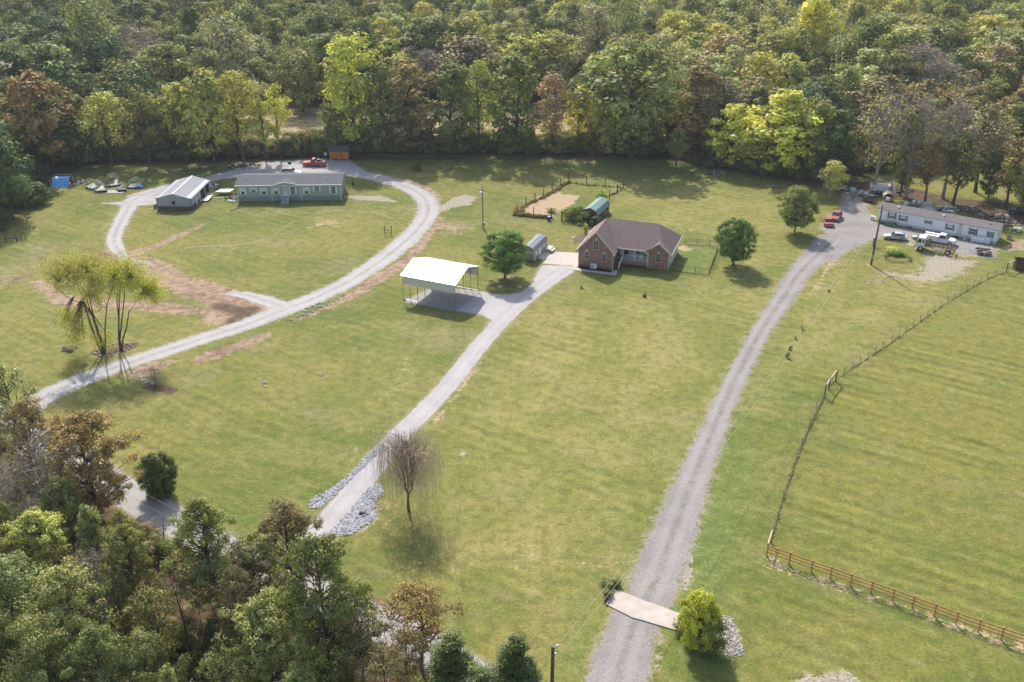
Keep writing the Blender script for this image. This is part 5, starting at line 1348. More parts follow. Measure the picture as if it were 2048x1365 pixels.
WN = [(2.25, 3.25, 1.25, 2.25, 1), (4.4, 5.4, 1.15, 2.15, 1), (9.25, 9.95, 1.5, 2.05, 0), (13.15, 14.05, 1.1, 2.1, 1), (17.35, 18.25, 1.05, 2.1, 0), (20.55, 21.1, 1.2, 2.1, 0)]
for i, (x0, x1, z0, z1, bl) in enumerate(WN):
    wi = window(mh, x0, -.004, z0, x1 - x0, z1 - z0, mat=M['white'], grid=(2, 2), fr_w=.04)
    if bl: part('curtain', MB().box(.04, x1 - x0 - .04, -.03, -.019, (z1 - z0) * .35, (z1 - z0) - .04), mat_plain('pink curtain', (.66, .50, .46), .7), wi)
    for sx in (x0 - .33, x1 + .06): part('shutter', MB().box(sx, sx + .27, -.06, 0, z0 - .1, z1 + .1), M['teal'], mh)
window(mh, ML + .002, 1.6, 1.1, .9, 1.0, face='+x', mat=M['white'], grid=(2, 2), fr_w=.05)
d = part('door', MB().box(15.0, 15.9, -.06, 0, .55, 2.35), M['white_dirty'], mh); part('door_pane', MB().box(15.15, 15.75, -.075, -.06, 1.5, 2.2), mat_plain('milky pane', (.55, .60, .60), .3), d)
part('door_lamp', MB().box(15.35, 15.6, -.14, 0, 2.45, 2.56), M['dark_metal'], mh)
for x_ in (3.4, 11.9): part('roof_vent', MB().cyl(x_, 1.2, 3.05, 3.4, .22, 10), M['white'], mh)
part('roof_vent', MB().cyl(20.3, 1.3, 3.05, 3.3, .12, 8), M['dark_metal'], mh)
def mloc(x, y): return at_local(mh, x, y)
tk = thing('storage_chest', 'long white chest on the gravel against the mobile home', 'chest', *mloc(19.0, -.75), -35.4)
part('body', MB().box(-1.1, 1.1, -.4, .4, .12, .8), M['white'], tk); part('lid', MB().slab([(-1.15, -.45, .8), (1.15, -.45, .8), (1.15, .45, .95), (-1.15, .45, .95)], .06), M['white'], tk)
for sx in (-.9, .9): part('foot', MB().box(sx - .1, sx + .1, -.35, .35, 0, .12), M['dark_metal'], tk)
tk = thing('utility_cabinet', 'white cabinet right of the long chest at the mobile home', 'cabinet', *mloc(20.6, -.6), -35.4)
part('body', MB().box(-.5, .5, -.3, .3, .05, 1.0), M['white'], tk); part('lid', MB().box(-.54, .54, -.34, .34, 1.0, 1.06), M['white'], tk)
tk = thing('propane_tank', 'small white tank at the left end of the mobile home', 'tank', *mloc(-.9, .4), -35.4)
part('tank', MB().tube([(-.5, 0, .55), (-.42, 0, .55), (.42, 0, .55), (.5, 0, .55)], [.12, .32, .32, .12], 12), M['white'], tk); part('foot', MB().box(-.35, -.25, -.2, .2, 0, .35).box(.25, .35, -.2, .2, 0, .35), M['metal'], tk)
tk = thing('heat_pump', 'grey unit on the lawn behind the right end of the mobile home', 'air conditioner', *G(2018, 479), -35)
part('cabinet', MB().box(-.35, .35, -.35, .35, 0, .9), M['metal'], tk); part('top_grille', MB().disc((0, 0, .92), (0, 0, 1), .28, .04), M['dark_metal'], tk)
tb = thing('garden_table', 'small round white table on the grass beyond the mobile home', 'table', *G(2033, 463), 0)
part('table_top', MB().disc((0, 0, .7), (0, 0, 1), .75, .06), M['white_dirty'], tb); part('leg', MB().cyl(0, 0, 0, .68, .12, 8), M['metal'], tb)
for i in range(3):
    a = i * 2.1 + .4; part('bench', MB().box(-.35, .35, -.12, .12, .38, .44).box(-.05, .05, -.05, .05, 0, .38), M['white_dirty'], tb).location = (1.0 * math.cos(a), 1.0 * math.sin(a), 0)
bn = thing('plank_bin', 'brown plank walled bin cut by the right picture edge', 'bin', *G(2030, 541), -14)
for i in range(12): part('plank', MB().box(i * .26, i * .26 + .24, 0, .05, 0, 1.55 + .12 * (i % 2)), M['plank_brown'], bn)
for i in range(8): part('plank', MB().box(0, .05, .06 + i * .26, .3 + i * .26, 0, 1.5 + .06 * i), M['plank_brown'], bn)
part('back_board', MB().box(0, 3.1, 2.1, 2.15, 0, 1.7), M['plank_brown'], bn)
part('frame', MB().box(-.02, 3.1, -.04, .0, 1.3, 1.42), M['dark_wood'], bn)

# ------------------------------------------------------------------ fences, poles, wires
def cable(a, b, sag, r, name, label, mat=None, n=24, thing_=True):
    pts = []
    for i in range(n + 1):
        t = i / n; p = Vector(a).lerp(Vector(b), t); p.z -= sag * 4 * t * (1 - t); pts.append(p)
    o = part(name, MB().tube(pts, r, 4, False), mat or M['wire'], None); return tag(o, label, 'cable')
# tall pole at the turning place
px_, py_ = G(1742, 530); ph = 11.6; tx, tz = VP(1765, 413, py_)
up = thing('utility_pole', 'tall leaning brown utility pole beside the turning place', 'utility pole', px_, py_)
part('pole', MB().tube([(0, 0, 0), ((tx - px_) * .5, 0, tz * .5), (tx - px_, 0, tz)], [.19, .16, .12], 9), M['pole_wood'], up)
part('meter_box', MB().box(-.2, .2, -.32, -.16, 1.2, 1.9), M['metal'], up)
part('insulator', MB().cyl(tx - px_, 0, tz, tz + .25, .07, 8), M['metal'], up)
lx, ly = G(1106, 1294, 9.0); lp = thing('utility_pole', 'dark utility pole between the cedars and the drive at the bottom', 'utility pole', lx, ly)
part('pole', MB().tube([(0, 0, 0), (0, 0, 9.0)], [.19, .14], 10), M['pole_wood'], lp)
part('cap', MB().cyl(0, 0, 9.0, 9.06, .15, 10), M['dark_metal'], lp)
part('bracket', MB().beam((0, 0, 8.7), (.35, .1, 8.95), .05).beam((0, 0, 8.2), (.2, .05, 8.2), .05), M['metal'], lp)
part('insulator', MB().cyl(.35, .1, 8.9, 9.1, .06, 8).cyl(.2, .05, 8.1, 8.3, .05, 8), M['metal'], lp)
topL = Vector((lx + .35, ly + .1, 9.05)); topL2 = Vector((lx + .2, ly + .05, 7.6)); topU = Vector((tx, py_, tz - .1)); topU2 = Vector((tx, py_, tz - 1.3))
cable(topL, topU, 2.6, .018, 'power_line', 'upper cable strung between the two utility poles')
cable(topL2, topU2, 3.0, .022, 'telephone_line', 'lower cable strung between the two utility poles')
a0 = G(283, 950, 7.0); 
cable((*G(150, 905, 8.0), 8.0), (*G(660, 1150, 8.5), 8.5), 1.2, .016, 'roadside_line', 'thin cable along the public road past the round bush')
cable((*G(150, 925, 7.2), 7.2), (*G(660, 1175, 7.4), 7.4), 1.3, .016, 'roadside_line', 'lower thin cable along the public road past the round bush')
# light pole on the middle lawn
qx, qy = G(966, 458); qz = ZH(qx, qy, 374)
sp = thing('light_pole', 'thin green grey service pole with a white box on the middle lawn', 'pole', qx, qy)
part('pole', MB().tube([(0, 0, 0), (0, 0, qz)], [.12, .08], 8), M['steel_green'], sp)
part('transformer', MB().cyl(-.3, 0, qz - 1.9, qz - 1.0, .2, 10), M['white'], sp)
part('arm', MB().beam((0, 0, qz - .2), (-.7, -.2, qz - .9), .05), M['metal'], sp)
part('meter_box', MB().box(.12, .4, -.1, .1, .6, 1.3), M['metal'], sp)
# grill / bird feeder on the lawn by the sage home
bf = thing('feeder_pole', 'black pole with a feeder on the lawn right of the sage home', 'feeder', *G(706, 373))
part('pole', MB().cyl(0, 0, 0, 2.0, .05, 6), M['black'], bf); part('feeder', MB().box(-.2, .2, -.2, .2, .3, .9), M['black'], bf)
# frame on the loop lawn
sw = thing('climbing_frame', 'dark two post frame with cross bars on the loop lawn', 'frame', *G(776, 471), 8)
for sx in (-.55, .7): part('post', MB().box(sx - .06, sx + .06, -.06, .06, 0, 1.9), M['dark_wood'], sw)
for z_ in (.45, .9): part('crossbar', MB().box(-.5, .65, -.03, .03, z_, z_ + .07), M['dark_wood'], sw)
sw = thing('crossbar_frame', 'dark low post and bar frame at the left lawn edge', 'frame', *G(24, 484), 5)
for sx in (-1.0, .9): part('post', MB().box(sx - .07, sx + .07, -.07, .07, 0, 1.3), M['dark_wood'], sw)
part('crossbar', MB().box(-.95, .85, -.04, .04, .6, .7), M['dark_wood'], sw)
for (px, py, h, l_) in ((156, 434, 2.4, 'thin bare sapling on the left lawn'), (329, 456, 1.6, 'thin stake with a dark mulch spot left of the metal garage drive'), (103, 398, 1.5, 'leftmost thin stake below the blue tarp'), (133, 397, 1.5, 'thin stake below the right side of the blue tarp'), (162, 396, 1.7, 'thin stake left of the hoop frames'), (111, 652, 1.4, 'short stake on the left lawn near the willows'), (250, 395, 1.4, 'thin stake before the loose boards'), (277, 383, 1.4, 'thin stake right of the hoop frames')):
    solo('stake', MB().tube([(0, 0, 0), (.03, 0, h)], [.03, .015], 5), M['pole_wood'], l_, 'stake', *G(px, py), group='thin stakes on the left lawn')

# brown rail fence
RA, RB = G(1533, 1112), G(2060, 1295)
rf = thing('rail_fence', 'brown stained three rail wooden fence across the lower right pasture', 'fence', *RA)
L_ = Vector((RB[0] - RA[0], RB[1] - RA[1], 0)); n = 11
postp = [(1533, 1112), (1577.5, 1128), (1622, 1144), (1660, 1157), (1700, 1171.5), (1741, 1186), (1784, 1201.5), (1824, 1216), (1867.5, 1232), (1911, 1248), (1955.5, 1263.5), (2001, 1279), (2048, 1295), (2096, 1312)]
PW = [Vector((G(*p)[0] - RA[0], G(*p)[1] - RA[1], 0)) for p in postp]
rr3 = random.Random(6)
for i, p in enumerate(PW):
    h = 1.5 if i else 1.65
    part('post', MB().box(-.07, .07, -.07, .07, 0, h), M['rail_wood'], rf).location = p
    if i < len(PW) - 1:
        d = PW[i + 1] - p; a = math.atan2(d.y, d.x)
        for z_ in (1.28, .92, .5):
            o = part('rail', MB().box(0, d.length - .01, -.1, -.06, z_, z_ + .13), M['rail_wood'], rf); o.location = p + Vector((0, 0, rr3.uniform(-.015, .015))); o.rotation_euler = (0, 0, a)
q = G(1541, 1085); q = Vector((q[0] - RA[0], q[1] - RA[1], 0))
part('brace_post', MB().box(-.08, .08, -.08, .08, 0, 1.6), M['rail_wood'], rf).location = q
part('brace_rail', MB().beam((0, 0, 1.5), (q.x, q.y, 1.5), .14), M['board'], rf)
# wire fence with thin steel posts and wooden brace assemblies
wf = thing('wire_fence', 'thin wire fence with steel posts round the pasture, overgrown at its foot', 'fence', *G(1670, 775))
ox, oy = G(1670, 775)
LN1 = [(1541, 1085), (1556, 1040), (1566, 1000), (1585, 945), (1603, 895), (1618, 855), (1632, 820), (1649, 794)]
LN2 = [(1658, 776), (1672, 764), (1688, 751), (1704, 739), (1719, 731), (1735, 721), (1750, 709), (1765, 699), (1783, 687), (1797, 676), (1811, 666), (1826, 655), (1840, 645), (1854, 636), (1867, 627), (1880, 617), (1894, 609), (1907, 602), (1921, 592), (1933, 584), (1946, 576), (1960, 568), (1973, 561), (1988, 553), (2016, 546)]
def loc_(p, o): x, y = G(*p); return Vector((x - o[0], y - o[1], 0))
pl = smooth_path([tuple(loc_(p, (ox, oy))[:2]) for p in LN1], None, 3.4)
allp = [Vector((a, b, 0)) for a, b in pl] + [loc_(p, (ox, oy)) for p in LN2]
pm = MB().box(-.03, .03, -.03, .03, 0, 1.35).mesh('steel_post'); pm.materials.append(M['mesh_wire'])
for p in allp:
    o = link(bpy.data.objects.new('steel_post', pm), wf); o.location = p
for z_ in (.3, .65, 1.0, 1.25):
    part('wire_strand', MB().tube([p + Vector((0, 0, z_)) for p in allp], .009, 3, False), M['mesh_wire'], wf)
for pp in ([(1649, 794), (1657, 780), (1671, 763)], [(2012, 546), (2026, 539)]):
    q = [loc_(p, (ox, oy)) for p in pp]
    for v_ in q: part('brace_post', MB().cyl(v_.x, v_.y, 0, 1.9, .1, 8), M['post_wood'], wf)
    for a, b in zip(q[:-1], q[1:]): part('brace_rail', MB().beam(a + Vector((0, 0, 1.72)), b + Vector((0, 0, 1.72)), .14), M['board'], wf)
src = [(VAR['bush'][i % 3][0], VAR['bush'][i % 3][1], c_) for i, c_ in enumerate([(.13, .13, .065, 1), (.17, .145, .10, 1), (.10, .11, .055, 1)])]
items = []
along([(1541, 1085), (1566, 1000), (1603, 895), (1649, 794)], 560, .09, .025, .05, [0, 1, 1])
along([(1660, 772), (1704, 739), (1783, 687), (1880, 617), (1960, 568), (2010, 546)], 560, .09, .02, .045, [0, 0, 2])
scatter('fence_weeds', 'dry weeds grown into the foot of the wire fence', items, src)

# black chain fence round the greener lawn
cf = thing('chain_fence', 'low black mesh fence round the greener lawn right of the brick house', 'fence', *G(1420, 549))
fx0, fy0 = G(1420, 549)
PTS = [(1338, 541), (1363, 545), (1390, 548), (1418, 551), (1426, 530), (1434, 508), (1436, 495), (1419, 493), (1394, 491), (1370, 489)]
PP = [Vector((G(*p)[0] - fx0, G(*p)[1] - fy0, 0)) for p in PTS]
bm_ = mat_plain('black coated wire', (.02, .02, .02), .6)
for p in PP: part('post', MB().cyl(p.x, p.y, 0, 1.25, .04, 6), bm_, cf)
for a, b in zip(PP[:-1], PP[1:]):
    part('top_rail', MB().beam(a + Vector((0, 0, 1.2)), b + Vector((0, 0, 1.2)), .04), bm_, cf)
    m_ = MB(); d = b - a; k = int(d.length / .35)
    for i in range(k): m_.beam(a + d * (i / k) + Vector((0, 0, .02)), a + d * ((i + 1) / k) + Vector((0, 0, 1.18)), .012); m_.beam(a + d * (i / k) + Vector((0, 0, 1.18)), a + d * ((i + 1) / k) + Vector((0, 0, .02)), .012)
    m_.beam(a + Vector((0, 0, .04)), b + Vector((0, 0, .04)), .05)
    part('mesh', m_, bm_, cf, stuff=True)
# kitchen garden fence: tall posts with wires and overgrown foot
gf = thing('garden_fence', 'tall post and wire fence round the straw covered kitchen garden', 'fence', *G(1069, 434))
gx0, gy0 = G(1069, 434)
GP1 = [(1034, 430), (1052, 411), (1070, 405), (1087, 395), (1104, 383), (1121, 374), (1137, 364), (1173, 370), (1210, 373), (1247, 378), (1234, 387), (1219, 399), (1203, 400)]
GP2 = [(1034, 430), (1067, 434), (1102, 436), (1123, 443)]
for grp in (GP1, GP2):
    q = [Vector((G(*p)[0] - gx0, G(*p)[1] - gy0, 0)) for p in grp]
    for i, p in enumerate(q):
        if not (grp is GP2 and i == 0): part('post', MB().cyl(p.x, p.y, 0, 2.05, .085, 7), M['dark_wood'], gf)
    for z_ in (.5, 1.1, 1.7): part('wire_strand', MB().tube([p + Vector((0, 0, z_)) for p in q], .012, 3, False), M['mesh_wire'], gf)
tl = thing('trellis', 'dark wooden trellis overgrown with vines beside the barn shed', 'trellis', *G(1124, 443), -18)
for x_ in (0, 2.9): part('post', MB().box(x_ - .07, x_ + .07, -.07, .07, 0, 1.9), M['dark_wood'], tl)
for z_ in (.25, 1.75): part('rail', MB().box(0, 2.9, -.04, .04, z_, z_ + .12), M['dark_wood'], tl)
for i in range(11): part('slat', MB().box(.2 + i * .25, .26 + i * .25, -.02, .02, .3, 1.75), M['dark_wood'], tl)
for i, (px, b, tp_, w_, c_, l_) in enumerate(((1140, 440, 415, 24, 'fresh', 'bright green vine bush over the trellis'), (1155, 436, 412, 22, 'mid', 'vine bush between the trellis and the barn shed'), (1170, 448, 425, 26, 'dark', 'dark bush against the barn shed front'), (1190, 452, 434, 22, 'dark', 'dark shrub at the near corner of the barn shed'),
                                   (1203, 402, 386, 20, 'fresh', 'small climbing plant on the far garden fence'), (1102, 425, 417, 20, 'mid', 'low green plants in the middle of the kitchen garden'))):
    px_tree('bush', 'vine_bush', l_, 'bush', px, b, tp_, w_, c_, group='bushes of the kitchen garden')
items = []
along([(1035, 432), (1052, 412), (1087, 396), (1137, 366)], 150, .25, .07, .18, [0, 1, 1]); along([(1137, 366), (1173, 371), (1210, 374), (1245, 379), (1205, 400)], 110, .2, .05, .11, [0, 2]); along([(1035, 432), (1067, 435), (1100, 438)], 130, .3, .08, .2, [1, 1, 0]); along([(1033, 430), (1040, 418)], 50, .3, .12, .3, [1, 1, 1])
scatter('garden_weeds', 'dry vines and weeds along the kitchen garden fence', items, src)
bb = thing('water_barrel', 'blue barrel with a white lid by the kitchen garden gate', 'barrel', *G(1098, 442))
part('barrel', MB().tube([(0, 0, 0), (0, 0, .1), (0, 0, .45), (0, 0, .85)], [.3, .34, .36, .3], 12), M['blue'], bb); part('lid', MB().cyl(0, 0, .85, .9, .22, 12), M['white'], bb)

# ------------------------------------------------------------------ stones
rnd = random.Random(77)
def riprap(name, label, pts, n, rmin, rmax, mats, zmul=1.0):
    P_ = GP(pts); xs_ = [p[0] for p in P_]; ys_ = [p[1] for p in P_]; mbs = [MB() for _ in mats]
    k = 0
    while k < n:
        x, y = rnd.uniform(min(xs_), max(xs_)), rnd.uniform(min(ys_), max(ys_))
        s_ = float(sd_poly(np.array([x]), np.array([y]), P_)[0])
        if s_ < rnd.uniform(-.25, .15): continue
        rock_mb(rnd.uniform(rmin, rmax), rnd, rnd.choice(mbs), (x, y, min(s_, .8) * .12 * zmul + .02)); k += 1
    return mbs
def rip(name, label, pts, n, rmin, rmax, mats, z=1.0):
    for m_, mt, lb in zip(riprap(name, label, pts, n, rmin, rmax, mats, z), mats, ('', ', the darker stones')):
        tag(part(name, m_, mt, None), label + lb, kind='stuff')
rip('riprap', 'loose limestone riprap bank right of the middle drive', [(758, 968), (765, 985), (750, 1000), (745, 1040), (705, 1068), (672, 1074), (660, 1068), (690, 1035), (712, 1010), (728, 990), (745, 968)], 1500, .11, .24, [M['stone'], M['stone_dark']])
rip('riprap_strip', 'limestone riprap strip left of the middle drive', [(762, 889), (768, 893), (735, 925), (700, 960), (668, 990), (640, 1015), (616, 1018), (622, 1000), (650, 985), (690, 960), (735, 912)], 800, .09, .19, [M['stone'], M['stone_dark']], .6)
rip('rock_pile', 'pale rocks spilled in the ditch beside the golden bush', [(1436, 1228), (1462, 1238), (1474, 1262), (1488, 1308), (1470, 1316), (1432, 1298), (1436, 1250)], 380, .06, .13, [M['stone_pale'], M['stone']], .5)
rip('pale_rocks', 'pale rocks at the bottom edge of the pasture', [(1640, 1372), (1650, 1356), (1690, 1358), (1720, 1376), (1690, 1400)], 90, .05, .11, [M['stone_pale'], M['stone']], .4)
rip('rubble', 'gravelly rubble along the south shoulder of the loop drive', [(566, 640), (600, 622), (650, 602), (690, 590), (692, 596), (655, 612), (610, 636), (580, 646)], 46, .14, .34, [M['stone_pale']], .4)
cu = thing('culvert_pipe', 'black culvert pipe mouth among the riprap stones', 'pipe', *G(726, 1031), -30)
part('pipe', MB().tube([(-.35, -.1, .2), (.3, .1, .2)], .28, 12), M['black'], cu); part('headwall', MB().box(.2, .45, -.3, .35, .0, .35), M['stone_dark'], cu)
for i, (px, py, r_, l_) in enumerate(((529, 766, .42, 'larger flat grey rock on the left lawn'), (530, 773, .26, 'small grey rock under the larger flat one'), (128, 697, .5, 'white rock beside the weeds left of the willows'), (1290, 590, .35, 'grey rock of the dark stump on the front lawn'), (305, 768, .45, 'pale rocks beside the uprooted bush'), (310, 540, .3, 'stone in the bare soil near the drive end'), (645, 752, .22, 'small pale stone on the left lawn'), (633, 618, .3, 'boulder on the drive shoulder'), (932, 910, .16, 'tiny pale stone on the lower lawn'), (1108, 1161, .14, 'tiny tan stone near the bridge lawn'))):
    solo('rock', rock_mb(r_, rnd), M['stone_pale' if i != 3 else 'stone_dark'], l_, 'rock', *G(px, py), z=.02, group='single rocks on the lawns')
sp_ = thing('tree_stump', 'dark weathered stump with a stick in the front lawn', 'stump', *G(1289, 594))
part('stump', MB().tube([(0, 0, 0), (0, 0, .5)], [.32, .26], 9), M['bark'], sp_); part('stick', MB().cyl(.1, 0, .5, 1.0, .04, 6), M['dark_wood'], sp_)
o = px_tree('bush', 'weed_clump', 'long dark weeds beside the white rock left of the willows', 'weeds', 140, 699, 692, 24, 'brown', group='weed clumps in the mown grass')

# ------------------------------------------------------------------ vehicles
def wheel(parent, x, y, r, w=.2, rim='rim'):
    wobj = part('wheel', MB().tube([(x, y - w / 2, r), (x, y + w / 2, r)], r, 16), M['tyre'], parent, smooth=False)
    part('rim', MB().tube([(x, y - w / 2 - .012, r), (x, y + w / 2 + .012, r)], r * .58, 12), M[rim], wobj)
    return wobj
def body_mesh(prof, W, taper=.06, bevel=.07, name='body'):
    """side outline (x,z) given a rounded, slightly tapering width"""
    n = len(prof); zmin = min(z for _, z in prof); zmax = max(z for _, z in prof); cx = sum(x for x, _ in prof) / n; cz = (zmin + zmax) / 2
    rings = []
    for f, ins in ((-1, bevel), (-1 + bevel * 1.2, 0), (1 - bevel * 1.2, 0), (1, bevel)):
        ring = []
        for x, z in prof:
            k = taper * (z - zmin) / (zmax - zmin + 1e-6)
            x2 = x - math.copysign(min(abs(x - cx), ins), x - cx); z2 = z - math.copysign(min(abs(z - cz), ins * .6), z - cz)
            ring.append((x2, f * (W / 2) * (1 - k), z2))
        rings.append(ring)
    mb = MB(); mb.v = [p for r in rings for p in r]
    for r in range(3):
        for i in range(n):
            j = (i + 1) % n; mb.f.append((r * n + i, r * n + j, (r + 1) * n + j, (r + 1) * n + i))
    mb.f.append(tuple(range(n - 1, -1, -1))); mb.f.append(tuple(3 * n + i for i in range(n)))
    return mb
def arch(x, r=.38, z=.3):
    return [(x + r * math.cos(a), z + r * math.sin(a)) for a in [math.radians(d) for d in (180, 135, 90, 45, 0)]]
def car(name, label, cat, x, y, rz, L, W, H, paint, kind, group=None, z=.02):
    """nose towards local -x"""
    t = thing(name, label, cat, x, y, rz, z, group)
    h = L / 2; wf, wr = -h + .85, h - .85; wr_ = .32
    belt = H * .62
    low = [(-h, .32)] + arch(wf) + arch(wr) + [(h, .35), (h, belt * .92), (h * .62, belt), (-h * .35, belt), (-h * .92, belt * .82), (-h, belt * .7)]
    part('body', body_mesh(low, W), paint, t)
    if kind == 'hatch': gh_ = [(-h * .42, belt - .02), (h * .84, belt - .02), (h * .62, H * .95), (h * .38, H), (-h * .02, H)]
    elif kind == 'suv': gh_ = [(-h * .38, belt - .02), (h * .92, belt - .02), (h * .86, H), (-h * .08, H)]
    elif kind == 'coupe': gh_ = [(-h * .32, belt - .02), (h * .66, belt - .02), (h * .4, H), (-h * .02, H)]
    else: gh_ = [(-h * .30, belt - .02), (h * .10, belt - .02), (h * .08, H), (-h * .14, H)]
    part('cabin', body_mesh(gh_, W * .9, .18, .04), paint, t)
    sgn = [(gx_, gz_) for gx_, gz_ in gh_]
    for s in (-1, 1):   # side windows
        pts = []
        for gx_, gz_ in gh_:
            cxm = sum(p[0] for p in gh_) / len(gh_); k = .18 * (gz_ - belt + .02) / (H - belt + .02)
            zz = min(max(gz_, belt + .06), H - .09); pts.append((gx_ + (cxm - gx_) * .13, s * (W * .45) * (1 - .18 * (zz - belt + .02) / (H - belt + .02)) + s * .004, zz))
        part('side_window', MB().slab(pts, .01, (0, s, 0)), M['glass'], t)
    f0, f1 = gh_[0], gh_[-1]
    def ws(p, q, nm):
        d = Vector((q[0] - p[0], 0, q[1] - p[1])); nrm = Vector((-d.z, 0, d.x)).normalized()
        if nrm.z < 0: nrm = -nrm
        a_ = Vector((p[0], 0, p[1])) + d * .08 + nrm * .012; b_ = Vector((p[0], 0, p[1])) + d * .86 + nrm * .012
        wa, wb = W * .42, W * .36
        part(nm, MB().slab([(a_.x, -wa, a_.z), (a_.x, wa, a_.z), (b_.x, wb, b_.z), (b_.x, -wb, b_.z)], .01, tuple(nrm)), M['glass'], t)
    ws(f0, f1, 'windscreen')
    r0 = gh_[1]; r1 = gh_[2]; ws(r0, r1, 'rear_window')
    for wx in (wf, wr):
        for s in (-1, 1): wheel(t, wx, s * (W / 2 - .1), wr_)
    for s in (-1, 1):
        part('headlight', MB().box(-h - .01, -h + .06, s * W * .36 - .16, s * W * .36 + .16, belt * .62, belt * .76), M['rim'], t)
        part('tail_light', MB().box(h - .05, h + .012, s * W * .38 - .12, s * W * .38 + .12, belt * .66, belt * .84), M['red'], t)
    part('bumper', MB().box(-h - .05, -h + .1, -W * .44, W * .44, .3, .48), M['metal'] if paint != M['silver'] else paint, t)
    part('bumper', MB().box(h - .1, h + .05, -W * .44, W * .44, .3, .48), M['metal'] if paint != M['silver'] else paint, t)
    if kind == 'pickup':
        bedx0, bedx1 = h * .14, h * .96
        part('bed', MB().box(bedx0, bedx1, -W * .42, W * .42, belt - .0, belt + .02), M['black'], t, 'dark open load bed')
        part('bed_rail', MB().box(bedx0, bedx1, -W * .49, -W * .42, belt - .05, belt + .08).box(bedx0, bedx1, W * .42, W * .49, belt - .05, belt + .08).box(bedx1 - .08, bedx1, -W * .42, W * .42, belt - .05, belt + .08), paint, t)
    return t
rx_, ry_ = G(628, 334); pk = car('pickup_truck', 'red pickup truck parked before the orange shed', 'pickup truck', rx_, ry_ + .8, -3, 5.3, 1.9, 1.75, M['red'], 'pickup')
ld = thing('bed_cargo', 'dark machinery loaded in the bed of the red pickup', 'cargo', pk.location.x + 1.2, pk.location.y, -3, 1.1)
part('engine', MB().box(-.5, .2, -.5, .5, 0, .5).box(.3, .7, -.4, .3, 0, .3), M['dark_metal'], ld); part('bar', MB().beam((-.4, 0, .5), (.9, .2, .6), .07), M['dark_metal'], ld)
cx_, cy_ = G(581, 354); car('white_suv', 'white car parked behind the roof of the sage home', 'car', cx_, cy_ + 1.0, 183, 4.6, 1.85, 1.75, M['white_car'], 'suv')
cx_, cy_ = G(1656, 449); car('red_coupe', 'faded red coupe with its boot towards the camera', 'car', cx_, cy_ + .3, -70 + 150, 4.5, 1.8, 1.3, M['faded_red'], 'coupe', 'red cars at the turning place').rotation_euler.z = math.radians(-100)
cx_, cy_ = G(1672, 439); car('red_hatchback', 'faded red hatchback with a bright windscreen beside the red coupe', 'car', cx_, cy_ + .2, 0, 4.0, 1.75, 1.45, M['faded_red'], 'hatch', 'red cars at the turning place').rotation_euler.z = math.radians(62)
cx_, cy_ = G(1792, 481); car('silver_hatchback', 'small silver hatchback on the gravel left of the flatbed lorry', 'car', cx_, cy_ + .6, -16, 4.1, 1.65, 1.35, M['silver'], 'hatch')
cx_, cy_ = G(2041, 428); car('dark_car', 'dark car parked among the junk at the right edge', 'car', cx_, cy_, -30, 4.5, 1.8, 1.4, M['black'], 'hatch')
# white service pickup
cx_, cy_ = G(1882, 490); sv = thing('service_truck', 'white service pickup with a tool box body behind the flatbed lorry', 'truck', cx_, cy_ + .9, -31 + 180, .02)
h = 2.8; low = [(-h, .45)] + arch(-h + .9, .42, .4) + arch(h - 1.1, .42, .4) + [(h, .5), (h, .75), (.2, .75), (-.2, 1.25), (-h * .9, 1.1), (-h, .9)]
part('body', body_mesh(low, 1.9), M['white_car'], sv)
part('cabin', body_mesh([(-1.6, 1.1), (.15, 1.1), (.1, 1.85), (-.95, 1.85)], 1.72, .15, .04), M['white_car'], sv)
part('windscreen', MB().slab([(-1.55, -.75, 1.2), (-1.55, .75, 1.2), (-1.02, .66, 1.8), (-1.02, -.66, 1.8)], .02, (-.5, 0, .5)), M['glass'], sv)
for s in (-1, 1): part('side_window', MB().slab([(-1.25, s * .86, 1.25), (0, s * .86, 1.25), (0, s * .78, 1.75), (-.85, s * .78, 1.75)], .02, (0, s, 0)), M['glass'], sv)
part('tool_box', MB().box(.25, 2.75, -.95, -.5, .75, 1.45).box(.25, 2.75, .5, .95, .75, 1.45).box(.25, .5, -.5, .5, .75, 1.45), M['white_car'], sv)
part('box_lid', MB().box(.22, 2.78, -.98, -.48, 1.45, 1.5).box(.22, 2.78, .48, .98, 1.45, 1.5), M['white'], sv)
part('roof_light', MB().box(-.5, -.3, -.5, .5, 1.86, 1.96), M['white'], sv)
for wx in (-h + .9, h - 1.1):
    for s in (-1, 1): wheel(sv, wx, s * .85, .4, .24)
part('bumper', MB().box(-h - .1, -h + .05, -.9, .9, .45, .65), M['metal'], sv)
# cab-over flatbed lorry chassis
cx_, cy_ = G(1870, 505); fl = thing('flatbed_lorry', 'white cab over lorry with a bare rusty flatbed chassis', 'lorry', cx_, cy_ + .4, -29, .02)
cab = body_mesh([(-3.3, .75), (-1.75, .75), (-1.7, 2.5), (-3.0, 2.55), (-3.3, 1.6)], 2.15, .05, .06)
part('cab', cab, M['white_car'], fl)
part('windscreen', MB().slab([(-3.31, -.9, 1.6), (-3.31, .9, 1.6), (-3.05, .85, 2.35), (-3.05, -.85, 2.35)], .02, (-1, 0, .3)), M['glass'], fl)
for s in (-1, 1):
    part('side_window', MB().slab([(-3.05, s * 1.06, 1.6), (-2.35, s * 1.06, 1.6), (-2.35, s * 1.03, 2.25), (-2.9, s * 1.03, 2.25)], .02, (0, s, 0)), M['glass'], fl)
    part('side_window', MB().box(-2.15, -1.9, s * 1.05 - .02, s * 1.05 + .02, 1.6, 2.2), M['glass'], fl)
    part('mirror', MB().box(-3.25, -3.15, s * 1.25 - .08, s * 1.25 + .08, 1.6, 2.0), M['black'], fl)
